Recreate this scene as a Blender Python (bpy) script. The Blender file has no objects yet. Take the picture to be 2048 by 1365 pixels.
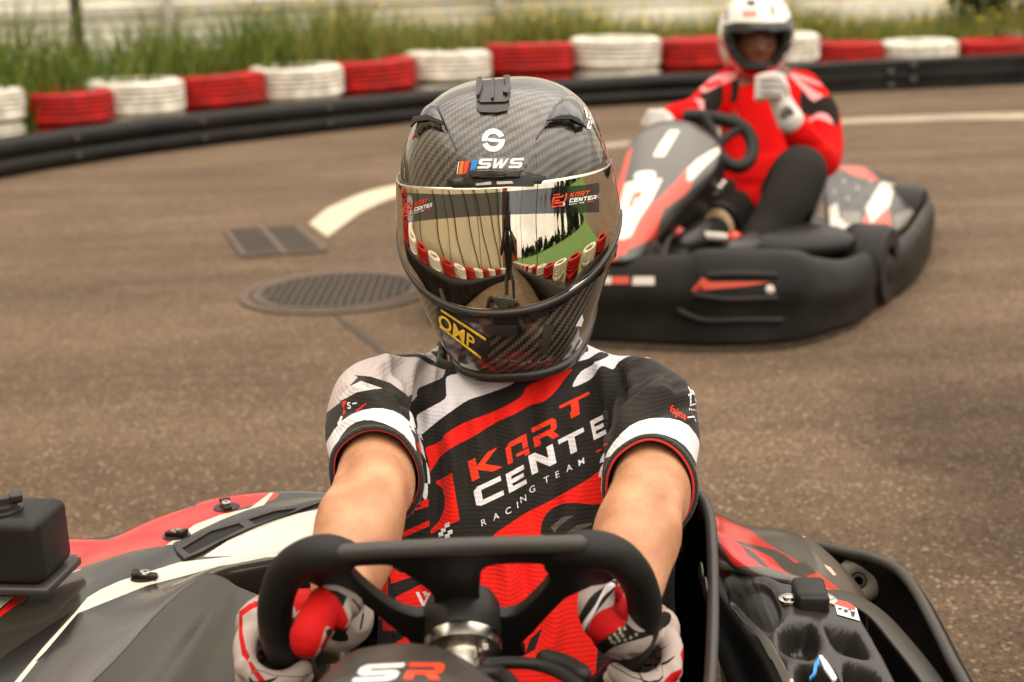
import bpy, bmesh, math, random
import numpy as np
from mathutils import Vector, Matrix, Euler
from mathutils.bvhtree import BVHTree
from mathutils.geometry import delaunay_2d_cdt
random.seed(7); np.random.seed(7)
rad = math.radians
scene = bpy.context.scene
COL = scene.collection

# ------------------------------------------------------------ camera
CH = 1.05
PITCH, ROLL, LENS = rad(14.7), rad(2.2), 50.0
FPX = 2048 * LENS / 36.0
cF = Vector((0, math.cos(PITCH), -math.sin(PITCH)))
_r0 = Vector((1, 0, 0)); _u0 = Vector((0, math.sin(PITCH), math.cos(PITCH)))
cR = _r0 * math.cos(ROLL) - _u0 * math.sin(ROLL)
cU = _u0 * math.cos(ROLL) + _r0 * math.sin(ROLL)
cC = Vector((0, 0, CH))
cam_d = bpy.data.cameras.new('camera'); cam = bpy.data.objects.new('camera', cam_d); COL.objects.link(cam)
cam_d.lens = LENS; cam_d.sensor_width = 36; cam_d.clip_start = 0.05; cam_d.clip_end = 3000
cam.matrix_world = Matrix(((cR.x, cU.x, -cF.x, cC.x), (cR.y, cU.y, -cF.y, cC.y), (cR.z, cU.z, -cF.z, cC.z), (0, 0, 0, 1)))
cam_d.dof.use_dof = True; cam_d.dof.focus_distance = 1.60; cam_d.dof.aperture_fstop = 4.6
scene.camera = cam
scene.render.resolution_x, scene.render.resolution_y = 1024, 682

# ------------------------------------------------------------ world, sun, exposure
SUN_EL, SUN_AZ = rad(60), rad(122)       # azimuth measured from +Y (behind the driver) towards +X
world = bpy.data.worlds.new('World'); scene.world = world; world.use_nodes = True
wn = world.node_tree.nodes; wl = world.node_tree.links; wn.clear()
w_out = wn.new('ShaderNodeOutputWorld'); w_bg = wn.new('ShaderNodeBackground'); w_bg.inputs['Strength'].default_value = 0.13
sky = wn.new('ShaderNodeTexSky'); sky.sky_type = 'NISHITA'; sky.sun_disc = False
sky.sun_elevation = SUN_EL; sky.sun_rotation = SUN_AZ; sky.air_density = 1.0; sky.dust_density = 3.0
tc = wn.new('ShaderNodeTexCoord'); mp = wn.new('ShaderNodeMapping'); mp.inputs['Scale'].default_value = (1.2, 1.2, 4.2)
nz = wn.new('ShaderNodeTexNoise'); nz.inputs['Scale'].default_value = 2.1; nz.inputs['Detail'].default_value = 6; nz.inputs['Roughness'].default_value = 0.6
cr = wn.new('ShaderNodeValToRGB')
cr.color_ramp.elements[0].position = 0.34; cr.color_ramp.elements[0].color = (3.4, 3.05, 2.65, 1)
cr.color_ramp.elements[1].position = 0.66; cr.color_ramp.elements[1].color = (10.4, 9.4, 8.1, 1)
mx = wn.new('ShaderNodeMix'); mx.data_type = 'RGBA'; mx.inputs['Factor'].default_value = 0.88
wl.new(tc.outputs['Generated'], mp.inputs['Vector']); wl.new(mp.outputs['Vector'], nz.inputs['Vector']); wl.new(nz.outputs['Fac'], cr.inputs['Fac'])
spz = wn.new('ShaderNodeSeparateXYZ'); wl.new(tc.outputs['Generated'], spz.inputs[0])
zr = wn.new('ShaderNodeMapRange'); zr.inputs['From Min'].default_value = 0.0; zr.inputs['From Max'].default_value = 0.9; zr.inputs['To Min'].default_value = 0.36; zr.inputs['To Max'].default_value = 1.5
wl.new(spz.outputs['Z'], zr.inputs['Value']); zs = wn.new('ShaderNodeVectorMath'); zs.operation = 'SCALE'
wl.new(cr.outputs['Color'], zs.inputs[0])
dt = wn.new('ShaderNodeVectorMath'); dt.operation = 'DOT_PRODUCT'; wl.new(tc.outputs['Generated'], dt.inputs[0])
dt.inputs[1].default_value = (math.sin(SUN_AZ) * math.cos(SUN_EL), math.cos(SUN_AZ) * math.cos(SUN_EL), math.sin(SUN_EL))
dr = wn.new('ShaderNodeMapRange'); dr.interpolation_type = 'SMOOTHSTEP'; dr.inputs['From Min'].default_value = -.2; dr.inputs['From Max'].default_value = 1.0; dr.inputs['To Min'].default_value = .75; dr.inputs['To Max'].default_value = 1.55
wl.new(dt.outputs['Value'], dr.inputs['Value']); zm = wn.new('ShaderNodeMath'); zm.operation = 'MULTIPLY'
wl.new(zr.outputs['Result'], zm.inputs[0]); wl.new(dr.outputs['Result'], zm.inputs[1]); wl.new(zm.outputs[0], zs.inputs['Scale'])
wl.new(sky.outputs['Color'], mx.inputs['A']); wl.new(zs.outputs['Vector'], mx.inputs['B'])
wl.new(mx.outputs['Result'], w_bg.inputs['Color']); wl.new(w_bg.outputs['Background'], w_out.inputs['Surface'])
sl = bpy.data.lights.new('sun', 'SUN'); sl.energy = 1.2; sl.angle = rad(150); sl.color = (1.0, 0.93, 0.83)
so = bpy.data.objects.new('sun', sl); COL.objects.link(so)
sdir = Vector((math.sin(SUN_AZ) * math.cos(SUN_EL), math.cos(SUN_AZ) * math.cos(SUN_EL), math.sin(SUN_EL)))
so.rotation_euler = sdir.to_track_quat('Z', 'Y').to_euler()
vs = scene.view_settings; vs.view_transform = 'Standard'; vs.look = 'None'; vs.gamma = 1; vs.use_curve_mapping = False; vs.exposure = 0.62
scene.render.engine = 'CYCLES'; scene.cycles.max_bounces = 6; scene.cycles.use_denoising = True

# ------------------------------------------------------------ helpers
def ray(px, py): return cF + cR * ((px - 1024) / FPX) - cU * ((py - 682.5) / FPX)
def U(px, py, d): return cC + ray(px, py) * d                 # photograph pixel + distance along the view axis
def Uz(px, py, z=0.0):
    r = ray(px, py); return cC + r * ((z - CH) / r.z)
def Upl(px, py, P0, n):
    r = ray(px, py); return cC + r * ((P0 - cC).dot(n) / r.dot(n))
def S(r, g, b):                                                # sRGB 0..255 to linear
    f = lambda c: (c / 12.92 if c <= 0.04045 else ((c + 0.055) / 1.055) ** 2.4)
    return (f(r / 255), f(g / 255), f(b / 255), 1)
def P2(c):
    p = cam.matrix_world.inverted() @ Vector(c)
    return (1024 + FPX * p.x / -p.z, 682.5 - FPX * p.y / -p.z)

def tag(o, label=None, cat=None, group=None, kind=None):
    if label: o['label'] = label
    if cat: o['category'] = cat
    if group: o['group'] = group
    if kind: o['kind'] = kind
    return o
def thing(name, loc, label, cat, group=None, rz=0):
    o = bpy.data.objects.new(name, None); COL.objects.link(o); o.location = loc; o.rotation_euler = (0, 0, rz)
    o.empty_display_size = 0.1
    return tag(o, label, cat, group)
def origin_of(p):
    v = Vector((0, 0, 0))
    while p is not None: v += p.location; p = p.parent
    return v
def mk(name, verts, faces, mat, parent=None, smooth=True, mats=None, fm=None, auto=None):
    me = bpy.data.meshes.new(name)
    off = origin_of(parent)
    me.from_pydata([tuple(Vector(v) - off) for v in verts], [], faces)
    me.validate(); me.update()
    if mat is not None: me.materials.append(mat)
    for m in (mats or []): me.materials.append(m)
    if fm is not None and len(fm) == len(me.polygons):
        me.polygons.foreach_set('material_index', fm)
    if smooth: me.polygons.foreach_set('use_smooth', [True] * len(me.polygons))
    o = bpy.data.objects.new(name, me); COL.objects.link(o)
    if parent is not None: o.parent = parent
    if auto is not None and smooth:
        m = o.modifiers.new('sh', 'EDGE_SPLIT'); m.split_angle = rad(auto)
    return o
def solid(o, t, off=-1, rim=True):
    m = o.modifiers.new('s', 'SOLIDIFY'); m.thickness = t; m.offset = off; m.use_rim = rim; return o
def subd(o, n=2):
    m = o.modifiers.new('sub', 'SUBSURF'); m.levels = n; m.render_levels = n; return o
def bev(o, w, seg=2):
    m = o.modifiers.new('b', 'BEVEL'); m.width = w; m.segments = seg; m.limit_method = 'ANGLE'; m.angle_limit = rad(35); return o

class MB:
    """collects pieces of one mesh"""
    def __init__(s): s.v = []; s.f = []; s.m = []
    def add(s, verts, faces, mi=0):
        o = len(s.v); s.v += [Vector(v) for v in verts]; s.f += [tuple(i + o for i in f) for f in faces]; s.m += [mi] * len(faces); return s
    def box(s, c, d, R=None, mi=0):
        x, y, z = d[0] / 2, d[1] / 2, d[2] / 2
        vv = [Vector((a, b, e)) for a in (-x, x) for b in (-y, y) for e in (-z, z)]
        if R is not None: vv = [R @ v for v in vv]
        return s.add([Vector(c) + v for v in vv], [(0, 1, 3, 2), (4, 6, 7, 5), (0, 4, 5, 1), (2, 3, 7, 6), (0, 2, 6, 4), (1, 5, 7, 3)], mi)
    def tube(s, pts, rr, seg=12, cap=True, mi=0, flat=1.0, up=None, res=0):
        pts = [Vector(p) for p in pts]
        if not hasattr(rr, '__len__'): rr = [rr] * len(pts)
        rr = list(rr)
        if res: pts, rr = crspline(pts, rr, res)
        n = len(pts); T = []
        for i in range(n):
            t = pts[min(i + 1, n - 1)] - pts[max(i - 1, 0)]
            T.append(t.normalized())
        ref = Vector(up) if up is not None else (Vector((0, 0, 1)) if abs(T[0].z) < 0.9 else Vector((1, 0, 0)))
        N = (ref - T[0] * ref.dot(T[0])).normalized(); vs_ = []
        for i in range(n):
            N = (N - T[i] * N.dot(T[i])).normalized(); B = T[i].cross(N)
            for k in range(seg):
                a = 2 * math.pi * k / seg
                vs_.append(pts[i] + N * (math.cos(a) * rr[i]) + B * (math.sin(a) * rr[i] * flat))
        fs = [(i * seg + k, i * seg + (k + 1) % seg, (i + 1) * seg + (k + 1) % seg, (i + 1) * seg + k) for i in range(n - 1) for k in range(seg)]
        if cap:
            for i, sg in ((0, -1), (n - 1, 1)):
                # rounded cap
                base = i * seg; last = [base + k for k in range(seg)]
                for q, (rf, hf) in enumerate(((0.8, 0.45), (0.45, 0.8))):
                    o = len(vs_)
                    for k in range(seg):
                        vs_.append(pts[i] + (vs_[base + k] - pts[i]) * rf + T[i] * (sg * hf * rr[i]))
                    for k in range(seg):
                        a_, b_ = last[k], last[(k + 1) % seg]
                        fs.append((a_, b_, o + (k + 1) % seg, o + k) if sg > 0 else (b_, a_, o + k, o + (k + 1) % seg))
                    last = [o + k for k in range(seg)]
                fs.append(tuple(last) if sg > 0 else tuple(reversed(last)))
        return s.add(vs_, fs, mi)
    def ball(s, c, r, seg=16, mi=0, R=None):
        if not hasattr(r, '__len__'): r = (r, r, r)
        vs_ = []; h = seg // 2
        for i in range(1, h):
            e = math.pi * i / h
            for k in range(seg):
                a = 2 * math.pi * k / seg
                vs_.append(Vector((math.sin(e) * math.cos(a) * r[0], math.sin(e) * math.sin(a) * r[1], math.cos(e) * r[2])))
        vs_ += [Vector((0, 0, r[2])), Vector((0, 0, -r[2]))]
        fs = [(i * seg + k, (i + 1) * seg + k, (i + 1) * seg + (k + 1) % seg, i * seg + (k + 1) % seg) for i in range(h - 2) for k in range(seg)]
        t = len(vs_) - 2
        fs += [(t, k, (k + 1) % seg) for k in range(seg)] + [(t + 1, (h - 2) * seg + (k + 1) % seg, (h - 2) * seg + k) for k in range(seg)]
        if R is not None: vs_ = [R @ v for v in vs_]
        return s.add([Vector(c) + v for v in vs_], fs, mi)
    def lathe(s, c, prof, axis=(0, 0, 1), seg=32, mi=0, close=False):
        A = Vector(axis).normalized(); X = A.orthogonal().normalized(); Y = A.cross(X); vs_ = []
        for r, h in prof:
            for k in range(seg):
                a = 2 * math.pi * k / seg
                vs_.append(Vector(c) + A * h + (X * math.cos(a) + Y * math.sin(a)) * r)
        n = len(prof)
        fs = [(i * seg + k, i * seg + (k + 1) % seg, (i + 1) * seg + (k + 1) % seg, (i + 1) * seg + k) for i in range(n - 1) for k in range(seg)]
        if close: fs += [((n - 1) * seg + k, (n - 1) * seg + (k + 1) % seg, (k + 1) % seg, k) for k in range(seg)]
        else:
            fs += [tuple(reversed(range(seg))), tuple((n - 1) * seg + k for k in range(seg))]
        return s.add(vs_, fs, mi)
    def build(s, name, mat, parent=None, smooth=True, mats=None, auto=None):
        return mk(name, s.v, s.f, mat, parent, smooth, mats, s.m if mats else None, auto)

def crspline(pts, rr, res):
    P, Q = [], []
    n = len(pts)
    for i in range(n - 1):
        p0, p1, p2, p3 = pts[max(i - 1, 0)], pts[i], pts[i + 1], pts[min(i + 2, n - 1)]
        r0, r1, r2, r3 = rr[max(i - 1, 0)], rr[i], rr[i + 1], rr[min(i + 2, n - 1)]
        for k in range(res):
            t = k / res
            f = lambda a, b, c, d: 0.5 * ((2 * b) + (c - a) * t + (2 * a - 5 * b + 4 * c - d) * t * t + (3 * b - a - 3 * c + d) * t ** 3)
            P.append(f(p0, p1, p2, p3)); Q.append(f(r0, r1, r2, r3))
    P.append(pts[-1]); Q.append(rr[-1])
    return P, Q
def spl(pts, res=6, closed=False):
    pts = [Vector(p) if len(p) == 3 else Vector((p[0], p[1], 0)) for p in pts]
    if closed: pp = [pts[-1]] + pts + [pts[0], pts[1]]
    else: pp = pts
    P, _ = crspline(pp, [0] * len(pp), res)
    if closed: P = P[res:-res - 1] if False else P[res:res * (len(pts) + 1)]
    return P
def grid_surface(rows, res=5, rv=5):
    """rows of 3-D control points -> smooth grid"""
    R1 = [spl(r, res) for r in rows]
    cols = list(zip(*R1)); C1 = [spl(list(c), rv) for c in cols]
    nv = len(C1[0]); nu = len(C1)
    V = [C1[i][j] for j in range(nv) for i in range(nu)]
    Fc = [(j * nu + i, j * nu + i + 1, (j + 1) * nu + i + 1, (j + 1) * nu + i) for j in range(nv - 1) for i in range(nu - 1)]
    return V, Fc
def evalmesh(o):
    dg = bpy.context.evaluated_depsgraph_get(); e = o.evaluated_get(dg)
    return bpy.data.meshes.new_from_object(e)
def union(name, mb, voxel, mat, parent=None, smooth_it=4, k=0.6):
    o = mb.build('tmp', None)
    m = o.modifiers.new('r', 'REMESH'); m.mode = 'VOXEL'; m.voxel_size = voxel
    m = o.modifiers.new('s', 'SMOOTH'); m.iterations = smooth_it; m.factor = k
    me = evalmesh(o); bpy.data.objects.remove(o)
    me.name = name
    if parent is not None: me.transform(Matrix.Translation(-origin_of(parent)))
    me.materials.clear(); me.materials.append(mat)
    me.polygons.foreach_set('use_smooth', [True] * len(me.polygons))
    r = bpy.data.objects.new(name, me); COL.objects.link(r)
    if parent is not None: r.parent = parent
    return r
def bvh_of(*objs):
    V, Fc = [], []
    for o in objs:
        me = evalmesh(o); off = origin_of(o); b = len(V)
        V += [v.co + off for v in me.vertices]; Fc += [tuple(i + b for i in p.vertices) for p in me.polygons]
        bpy.data.meshes.remove(me)
    return BVHTree.FromPolygons(V, Fc)
def hit(bvh, px, py):
    r = ray(px, py).normalized(); loc, nor, i, d = bvh.ray_cast(cC, r)
    if loc is None: return None, None
    if nor.dot(r) > 0: nor = -nor
    return loc, nor

# 2-D polygon helpers (all in photograph pixels)
def dens(poly, step):
    out = []
    n = len(poly)
    for i in range(n):
        a, b = poly[i], poly[(i + 1) % n]
        L = math.hypot(b[0] - a[0], b[1] - a[1]); k = max(1, int(L / step))
        for j in range(k): out.append((a[0] + (b[0] - a[0]) * j / k, a[1] + (b[1] - a[1]) * j / k))
    return out
def smoothpoly(poly, res=4):
    return [(p.x, p.y) for p in spl([(a, b) for a, b in poly], res, closed=True)]
def inside(poly, x, y):
    c = False; n = len(poly); j = n - 1
    for i in range(n):
        xi, yi = poly[i]; xj, yj = poly[j]
        if (yi > y) != (yj > y) and x < (xj - xi) * (y - yi) / (yj - yi) + xi: c = not c
        j = i
    return c
def edist(poly, x, y):
    best = 1e9; n = len(poly)
    for i in range(n):
        ax, ay = poly[i]; bx, by = poly[(i + 1) % n]
        dx, dy = bx - ax, by - ay; L = dx * dx + dy * dy
        t = 0 if L == 0 else max(0, min(1, ((x - ax) * dx + (y - ay) * dy) / L))
        best = min(best, (x - ax - t * dx) ** 2 + (y - ay - t * dy) ** 2)
    return math.sqrt(best)
def patch(bvh, poly, h, step=8, round_px=0, skirt=0.0, prof=None, holes=()):
    """a piece lying on a surface: outline traced in pixels, dropped on the surface and raised by h metres"""
    poly = dens(poly, step); hs = [dens(q, step) for q in holes]
    pts = [Vector(p) for p in poly]; edges = [(i, (i + 1) % len(poly)) for i in range(len(poly))]
    for q in hs:
        b = len(pts); pts += [Vector(p) for p in q]; edges += [(b + i, b + (i + 1) % len(q)) for i in range(len(q))]
    nb = len(pts); xs = [p[0] for p in poly]; ys = [p[1] for p in poly]
    y = min(ys) + step / 2; row = 0
    while y < max(ys):
        x = min(xs) + (step / 2 if row % 2 else step)
        while x < max(xs):
            if inside(poly, x, y) and edist(poly, x, y) > step * 0.45 and not any(inside(q, x, y) or edist(q, x, y) < step * .45 for q in hs): pts.append(Vector((x, y)))
            x += step
        y += step; row += 1
    vs2, _, fs, _, _, _ = delaunay_2d_cdt(pts, edges, [], 0, 0.001)
    keep = []
    for f in fs:
        cx = sum(vs2[i].x for i in f) / len(f); cy = sum(vs2[i].y for i in f) / len(f)
        if inside(poly, cx, cy) and not any(inside(q, cx, cy) for q in hs): keep.append(tuple(f))
    V = []; last = None
    info = [hit(bvh, v.x, v.y) for v in vs2]
    ok = [i for i in info if i[0] is not None]
    if not ok: return [], []
    for v, (L, N) in zip(vs2, info):
        if L is None:
            j = min(range(len(vs2)), key=lambda q: (vs2[q] - v).length if info[q][0] is not None else 1e9)
            N = info[j][1]; L = Upl(v.x, v.y, info[j][0], cF)
        hh = h
        if prof is not None:
            hh = prof(v.x, v.y, edist(poly, v.x, v.y))
        elif round_px:
            t = min(1, edist(poly, v.x, v.y) / round_px); hh = h * math.sqrt(max(0, 1 - (1 - t) ** 2)) + 0.0003
        V.append(L + N * hh)
    if skirt:
        cnt = {}
        for f in keep:
            for i in range(len(f)):
                e = (f[i], f[(i + 1) % len(f)]); cnt[e] = 1
        bd = [e for e in cnt if (e[1], e[0]) not in cnt]
        mp_ = {}
        for a, b in bd:
            for q in (a, b):
                if q not in mp_:
                    L, N = info[q]
                    if L is None: N = -cF
                    mp_[q] = len(V); V.append(V[q] - N * skirt)
        keep += [(b, a, mp_[a], mp_[b]) for a, b in bd]
    return V, keep

# ---------------------------------------------------------- painted designs
def raster(img, poly, col, W_, H_):
    P = np.array(poly, float)
    y0 = max(0, int(P[:, 1].min())); y1 = min(H_ - 1, int(P[:, 1].max()) + 1)
    A = P; B = np.roll(P, -1, 0)
    for y in range(y0, y1 + 1):
        yc = y + 0.5
        m = (A[:, 1] > yc) != (B[:, 1] > yc)
        if not m.any(): continue
        a, b = A[m], B[m]
        xs = np.sort(a[:, 0] + (b[:, 0] - a[:, 0]) * (yc - a[:, 1]) / (b[:, 1] - a[:, 1]))
        for k in range(0, len(xs) - 1, 2):
            i0, i1 = max(0, int(math.ceil(xs[k] - .5))), min(W_, int(math.floor(xs[k + 1] - .5)) + 1)
            if i1 > i0: img[y, i0:i1, :3] = col
def paint(objs, n, base, layers, res=1400, pad=0.02, bvh=None):
    """planar UV seen along n; layers = [(rgb255, [poly in pixels, ...])]; returns the image"""
    n = Vector(n).normalized(); e1 = Vector((0, 0, 1)).cross(n).normalized(); e2 = n.cross(e1)
    bvh = bvh or bvh_of(*objs); al = []
    for o in objs:
        off = origin_of(o); al += [((v.co + off).dot(e1), (v.co + off).dot(e2)) for v in o.data.vertices]
    al = np.array(al); lo = al.min(0) - pad; hi = al.max(0) + pad; sc = res / max(hi - lo)
    W_, H_ = int((hi - lo)[0] * sc) + 1, int((hi - lo)[1] * sc) + 1
    img = np.ones((H_, W_, 4), np.float32); img[:, :, :3] = np.array(base) / 255.0
    md = None
    for ly in layers:
        col, polys = ly[0], ly[1]; tol = ly[2] if len(ly) > 2 else 9
        for poly in polys:
            pts = []; lastL = None
            q = dens(poly, 6 if len(poly) > 3 else 12)
            hh = [hit(bvh, *p)[0] for p in q]
            good = [x for x in hh if x is not None]
            if not good: continue
            dl = [None if g is None else (g - cC).dot(cF) for g in hh]
            md = sorted(x for x in dl if x is not None)[len(good) // 2]
            for k_, (p, L) in enumerate(zip(q, hh)):
                if L is None or abs(dl[k_] - md) > tol:
                    c_ = [(abs(j - k_), dl[j]) for j in range(len(q)) if dl[j] is not None and abs(dl[j] - md) <= tol]
                    L = U(p[0], p[1], min(c_)[1] if tol > 1 else md)
                pts.append(((L.dot(e1) - lo[0]) * sc, (L.dot(e2) - lo[1]) * sc))
            raster(img, pts, np.array(col) / 255.0, W_, H_)
    im = bpy.data.images.new('design', W_, H_, alpha=False); im.pixels.foreach_set(img.ravel()); im.update(); im.pack()
    for o in objs:
        me = o.data; off = origin_of(o)
        uv = me.uv_layers.new(name='design')
        co = np.empty(len(me.vertices) * 3); me.vertices.foreach_get('co', co); co = co.reshape(-1, 3) + np.array(off)
        u = (co @ np.array(e1) - lo[0]) * sc / W_; v = (co @ np.array(e2) - lo[1]) * sc / H_
        li = np.empty(len(me.loops), np.int32); me.loops.foreach_get('vertex_index', li)
        uv.data.foreach_set('uv', np.stack([u[li], v[li]], 1).ravel())
    return im

def text_tris(txt, org, ex, ey, bold=0.0, spacing=1.0):
    cu = bpy.data.curves.new('t', 'FONT'); cu.body = txt; cu.size = 1.0; cu.offset = bold; cu.space_character = spacing; cu.resolution_u = 4
    o = bpy.data.objects.new('t', cu); COL.objects.link(o)
    bpy.context.view_layer.update()
    me = evalmesh(o); bpy.data.objects.remove(o)
    out = []
    for p in me.polygons:
        out.append([(org[0] + me.vertices[i].co.x * ex[0] + me.vertices[i].co.y * ey[0], org[1] + me.vertices[i].co.x * ex[1] + me.vertices[i].co.y * ey[1]) for i in p.vertices])
    bpy.data.meshes.remove(me); return out
t_ = 0.26
GLY = {
 'K': [[(0, 0), (.26, 0), (.26, .42), (.42, .58), (.26, .58), (.26, 1), (0, 1)], [(.26, .40), (.72, 0), (1.05, 0), (.52, .52), (1.02, 1), (.70, 1), (.26, .60)]],
 'A': [[(0, 0), (.24, 0), (.24, .74), (.74, .74), (.74, .36), (.98, .36), (.98, 1), (.22, 1), (0, .8)], [(.42, .3), (1.0, .3), (1.0, 0), (.78, 0), (.78, .14), (.42, .14)]],
 'R': [[(0, 0), (.26, 0), (.26, .3), (.56, .3), (.74, 0), (1.03, 0), (.83, .34), (1, .44), (1, .86), (.86, 1), (0, 1), (0, .76), (.76, .76), (.76, .52), (0, .52)]],
 'T': [[(.37, 0), (.63, 0), (.63, .76), (1.02, .76), (1.02, 1), (0, 1), (0, .76), (.37, .76)]],
 'C': [[(.16, 0), (1, 0), (1, .25), (.26, .25), (.26, .75), (1, .75), (1, 1), (.16, 1), (0, .86), (0, .14)]],
 'E': [[(0, 0), (1, 0), (1, .24), (.26, .24), (.26, .39), (.92, .39), (.92, .61), (.26, .61), (.26, .76), (1, .76), (1, 1), (0, 1)]],
 'N': [[(0, 0), (.26, 0), (.26, .58), (.72, 0), (1, 0), (1, 1), (.74, 1), (.74, .42), (.28, 1), (0, 1)]],
 'S': [[(0, 0), (.86, 0), (1, .14), (1, .46), (.86, .60), (.26, .60), (.26, .77), (1, .77), (1, 1), (.14, 1), (0, .86), (0, .52), (.14, .38), (.74, .38), (.74, .23), (0, .23)]],
 'W': [[(.1, 0), (.36, 0), (.52, .5), (.58, 0), (.84, 0), (1.2, 1), (.98, 1), (.76, .36), (.72, .9), (.5, .9), (.27, .36), (.22, 1), (0, 1)]],
}
def glyphs(txt, org, ex, ey, gap=0.14):
    out = []; x = 0
    for ch in txt:
        if ch in GLY:
            for p in GLY[ch]: out.append([(org[0] + (x + a) * ex[0] + b * ey[0], org[1] + (x + a) * ex[1] + b * ey[1]) for a, b in p])
        x += 1 + gap + (0.2 if ch == 'W' else 0)
    return out

# ---------------------------------------------------------- materials
def mat(name, col, rough=0.5, metal=0.0, spec=0.5, coat=0.0, coat_r=0.03, sss=0.0, bump=None, var=0.0, vscale=8.0, sheen=0.0, img=None, mottle=None):
    m = bpy.data.materials.new(name); m.use_nodes = True; nt = m.node_tree; N = nt.nodes; L = nt.links
    b = N['Principled BSDF']; b.inputs['Base Color'].default_value = col; b.inputs['Roughness'].default_value = rough
    b.inputs['Metallic'].default_value = metal; b.inputs['Specular IOR Level'].default_value = spec
    b.inputs['Coat Weight'].default_value = coat; b.inputs['Coat Roughness'].default_value = coat_r
    if sheen: b.inputs['Sheen Weight'].default_value = sheen
    if sss: b.inputs['Subsurface Weight'].default_value = sss; b.inputs['Subsurface Radius'].default_value = (0.012, 0.005, 0.003); b.inputs['Subsurface Scale'].default_value = 1.0
    t = N.new('ShaderNodeTexCoord'); csrc = None
    if img is not None:
        ti = N.new('ShaderNodeTexImage'); ti.image = img; ti.extension = 'EXTEND'; um = N.new('ShaderNodeUVMap'); um.uv_map = 'design'
        L.new(um.outputs['UV'], ti.inputs['Vector']); csrc = ti.outputs['Color']
    if var:
        nz_ = N.new('ShaderNodeTexNoise'); nz_.inputs['Scale'].default_value = vscale; nz_.inputs['Detail'].default_value = 5
        L.new(t.outputs['Object'], nz_.inputs['Vector'])
        mr = N.new('ShaderNodeMapRange'); mr.inputs['From Min'].default_value = 0.3; mr.inputs['From Max'].default_value = 0.7
        mr.inputs['To Min'].default_value = 1 - var; mr.inputs['To Max'].default_value = 1 + var
        L.new(nz_.outputs['Fac'], mr.inputs['Value'])
        mm = N.new('ShaderNodeVectorMath'); mm.operation = 'SCALE'
        if csrc is not None: L.new(csrc, mm.inputs[0])
        else: mm.inputs[0].default_value = col[:3]
        L.new(mr.outputs['Result'], mm.inputs['Scale']); csrc = mm.outputs['Vector']
        mr2 = N.new('ShaderNodeMapRange'); mr2.inputs['From Min'].default_value = 0.3; mr2.inputs['From Max'].default_value = 0.7
        mr2.inputs['To Min'].default_value = max(0.02, rough - 0.08); mr2.inputs['To Max'].default_value = min(1, rough + 0.08)
        L.new(nz_.outputs['Fac'], mr2.inputs['Value']); L.new(mr2.outputs['Result'], b.inputs['Roughness'])
    if csrc is not None: L.new(csrc, b.inputs['Base Color'])
    if bump:
        kind, sc_, st, ds = bump
        if kind == 'noise':
            x = N.new('ShaderNodeTexNoise'); x.inputs['Scale'].default_value = sc_; x.inputs['Detail'].default_value = 3; L.new(t.outputs['Object'], x.inputs['Vector']); o_ = x.outputs['Fac']
        elif kind == 'wave':
            x = N.new('ShaderNodeTexWave'); x.bands_direction = 'Z'; x.inputs['Scale'].default_value = sc_; x.inputs['Distortion'].default_value = 0.4; L.new(t.outputs['Object'], x.inputs['Vector']); o_ = x.outputs['Fac']
        else:
            x = N.new('ShaderNodeTexVoronoi'); x.inputs['Scale'].default_value = sc_; L.new(t.outputs['Object'], x.inputs['Vector']); o_ = x.outputs['Distance']
        bp = N.new('ShaderNodeBump'); bp.inputs['Strength'].default_value = st; bp.inputs['Distance'].default_value = ds
        L.new(o_, bp.inputs['Height']); L.new(bp.outputs['Normal'], b.inputs['Normal'])
    return m
BLACK = S(58, 52, 46)
M = {}
M['plastic'] = mat('black_plastic', (0.013, 0.0115, 0.0095, 1), 0.42, spec=.28, bump=('noise', 260, 0.18, 0.002), var=0.25, vscale=14)
M['plastic_grey'] = mat('grey_plastic', (0.042, 0.037, 0.031, 1), 0.38, spec=.4, bump=('noise', 300, 0.15, 0.002), var=0.18, vscale=9)
M['gloss_black'] = mat('gloss_black', (0.008, 0.007, 0.006, 1), 0.13, coat=0.6, bump=('noise', 40, 0.04, 0.004))
M['rubber'] = mat('rubber', (0.012, 0.0105, 0.009, 1), 0.5, spec=.25, bump=('noise', 420, 0.2, 0.002), var=0.2, vscale=30)
M['barrier'] = mat('barrier_plastic', (0.012, 0.0105, 0.0085, 1), 0.45, spec=.2, bump=('noise', 6, 0.5, 0.02), var=0.45, vscale=4)
M['red'] = mat('red_sticker', (0.62, 0.035, 0.012, 1), 0.26, coat=0.3, var=0.14, vscale=10, bump=('noise', 60, 0.06, 0.003))
M['orange_red'] = mat('orange_red', (0.78, 0.07, 0.015, 1), 0.35, var=0.08)
M['white'] = mat('white_vinyl', (0.78, 0.75, 0.68, 1), 0.3, coat=0.2, var=0.08, vscale=12)
M['chrome'] = mat('steel', (0.62, 0.58, 0.5, 1), 0.24, metal=1.0, var=0.15, vscale=40)
M['alu'] = mat('aluminium', (0.7, 0.66, 0.58, 1), 0.38, metal=1.0)
M['tyre_red'] = mat('red_tyre_paint', (0.36, 0.008, 0.005, 1), 0.6, spec=.25, var=0.45, vscale=9, bump=('noise', 60, 0.3, 0.01))
M['tyre_white'] = mat('white_tyre_paint', (0.66, 0.61, 0.51, 1), 0.6, var=0.34, vscale=9, bump=('noise', 60, 0.3, 0.01))
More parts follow.
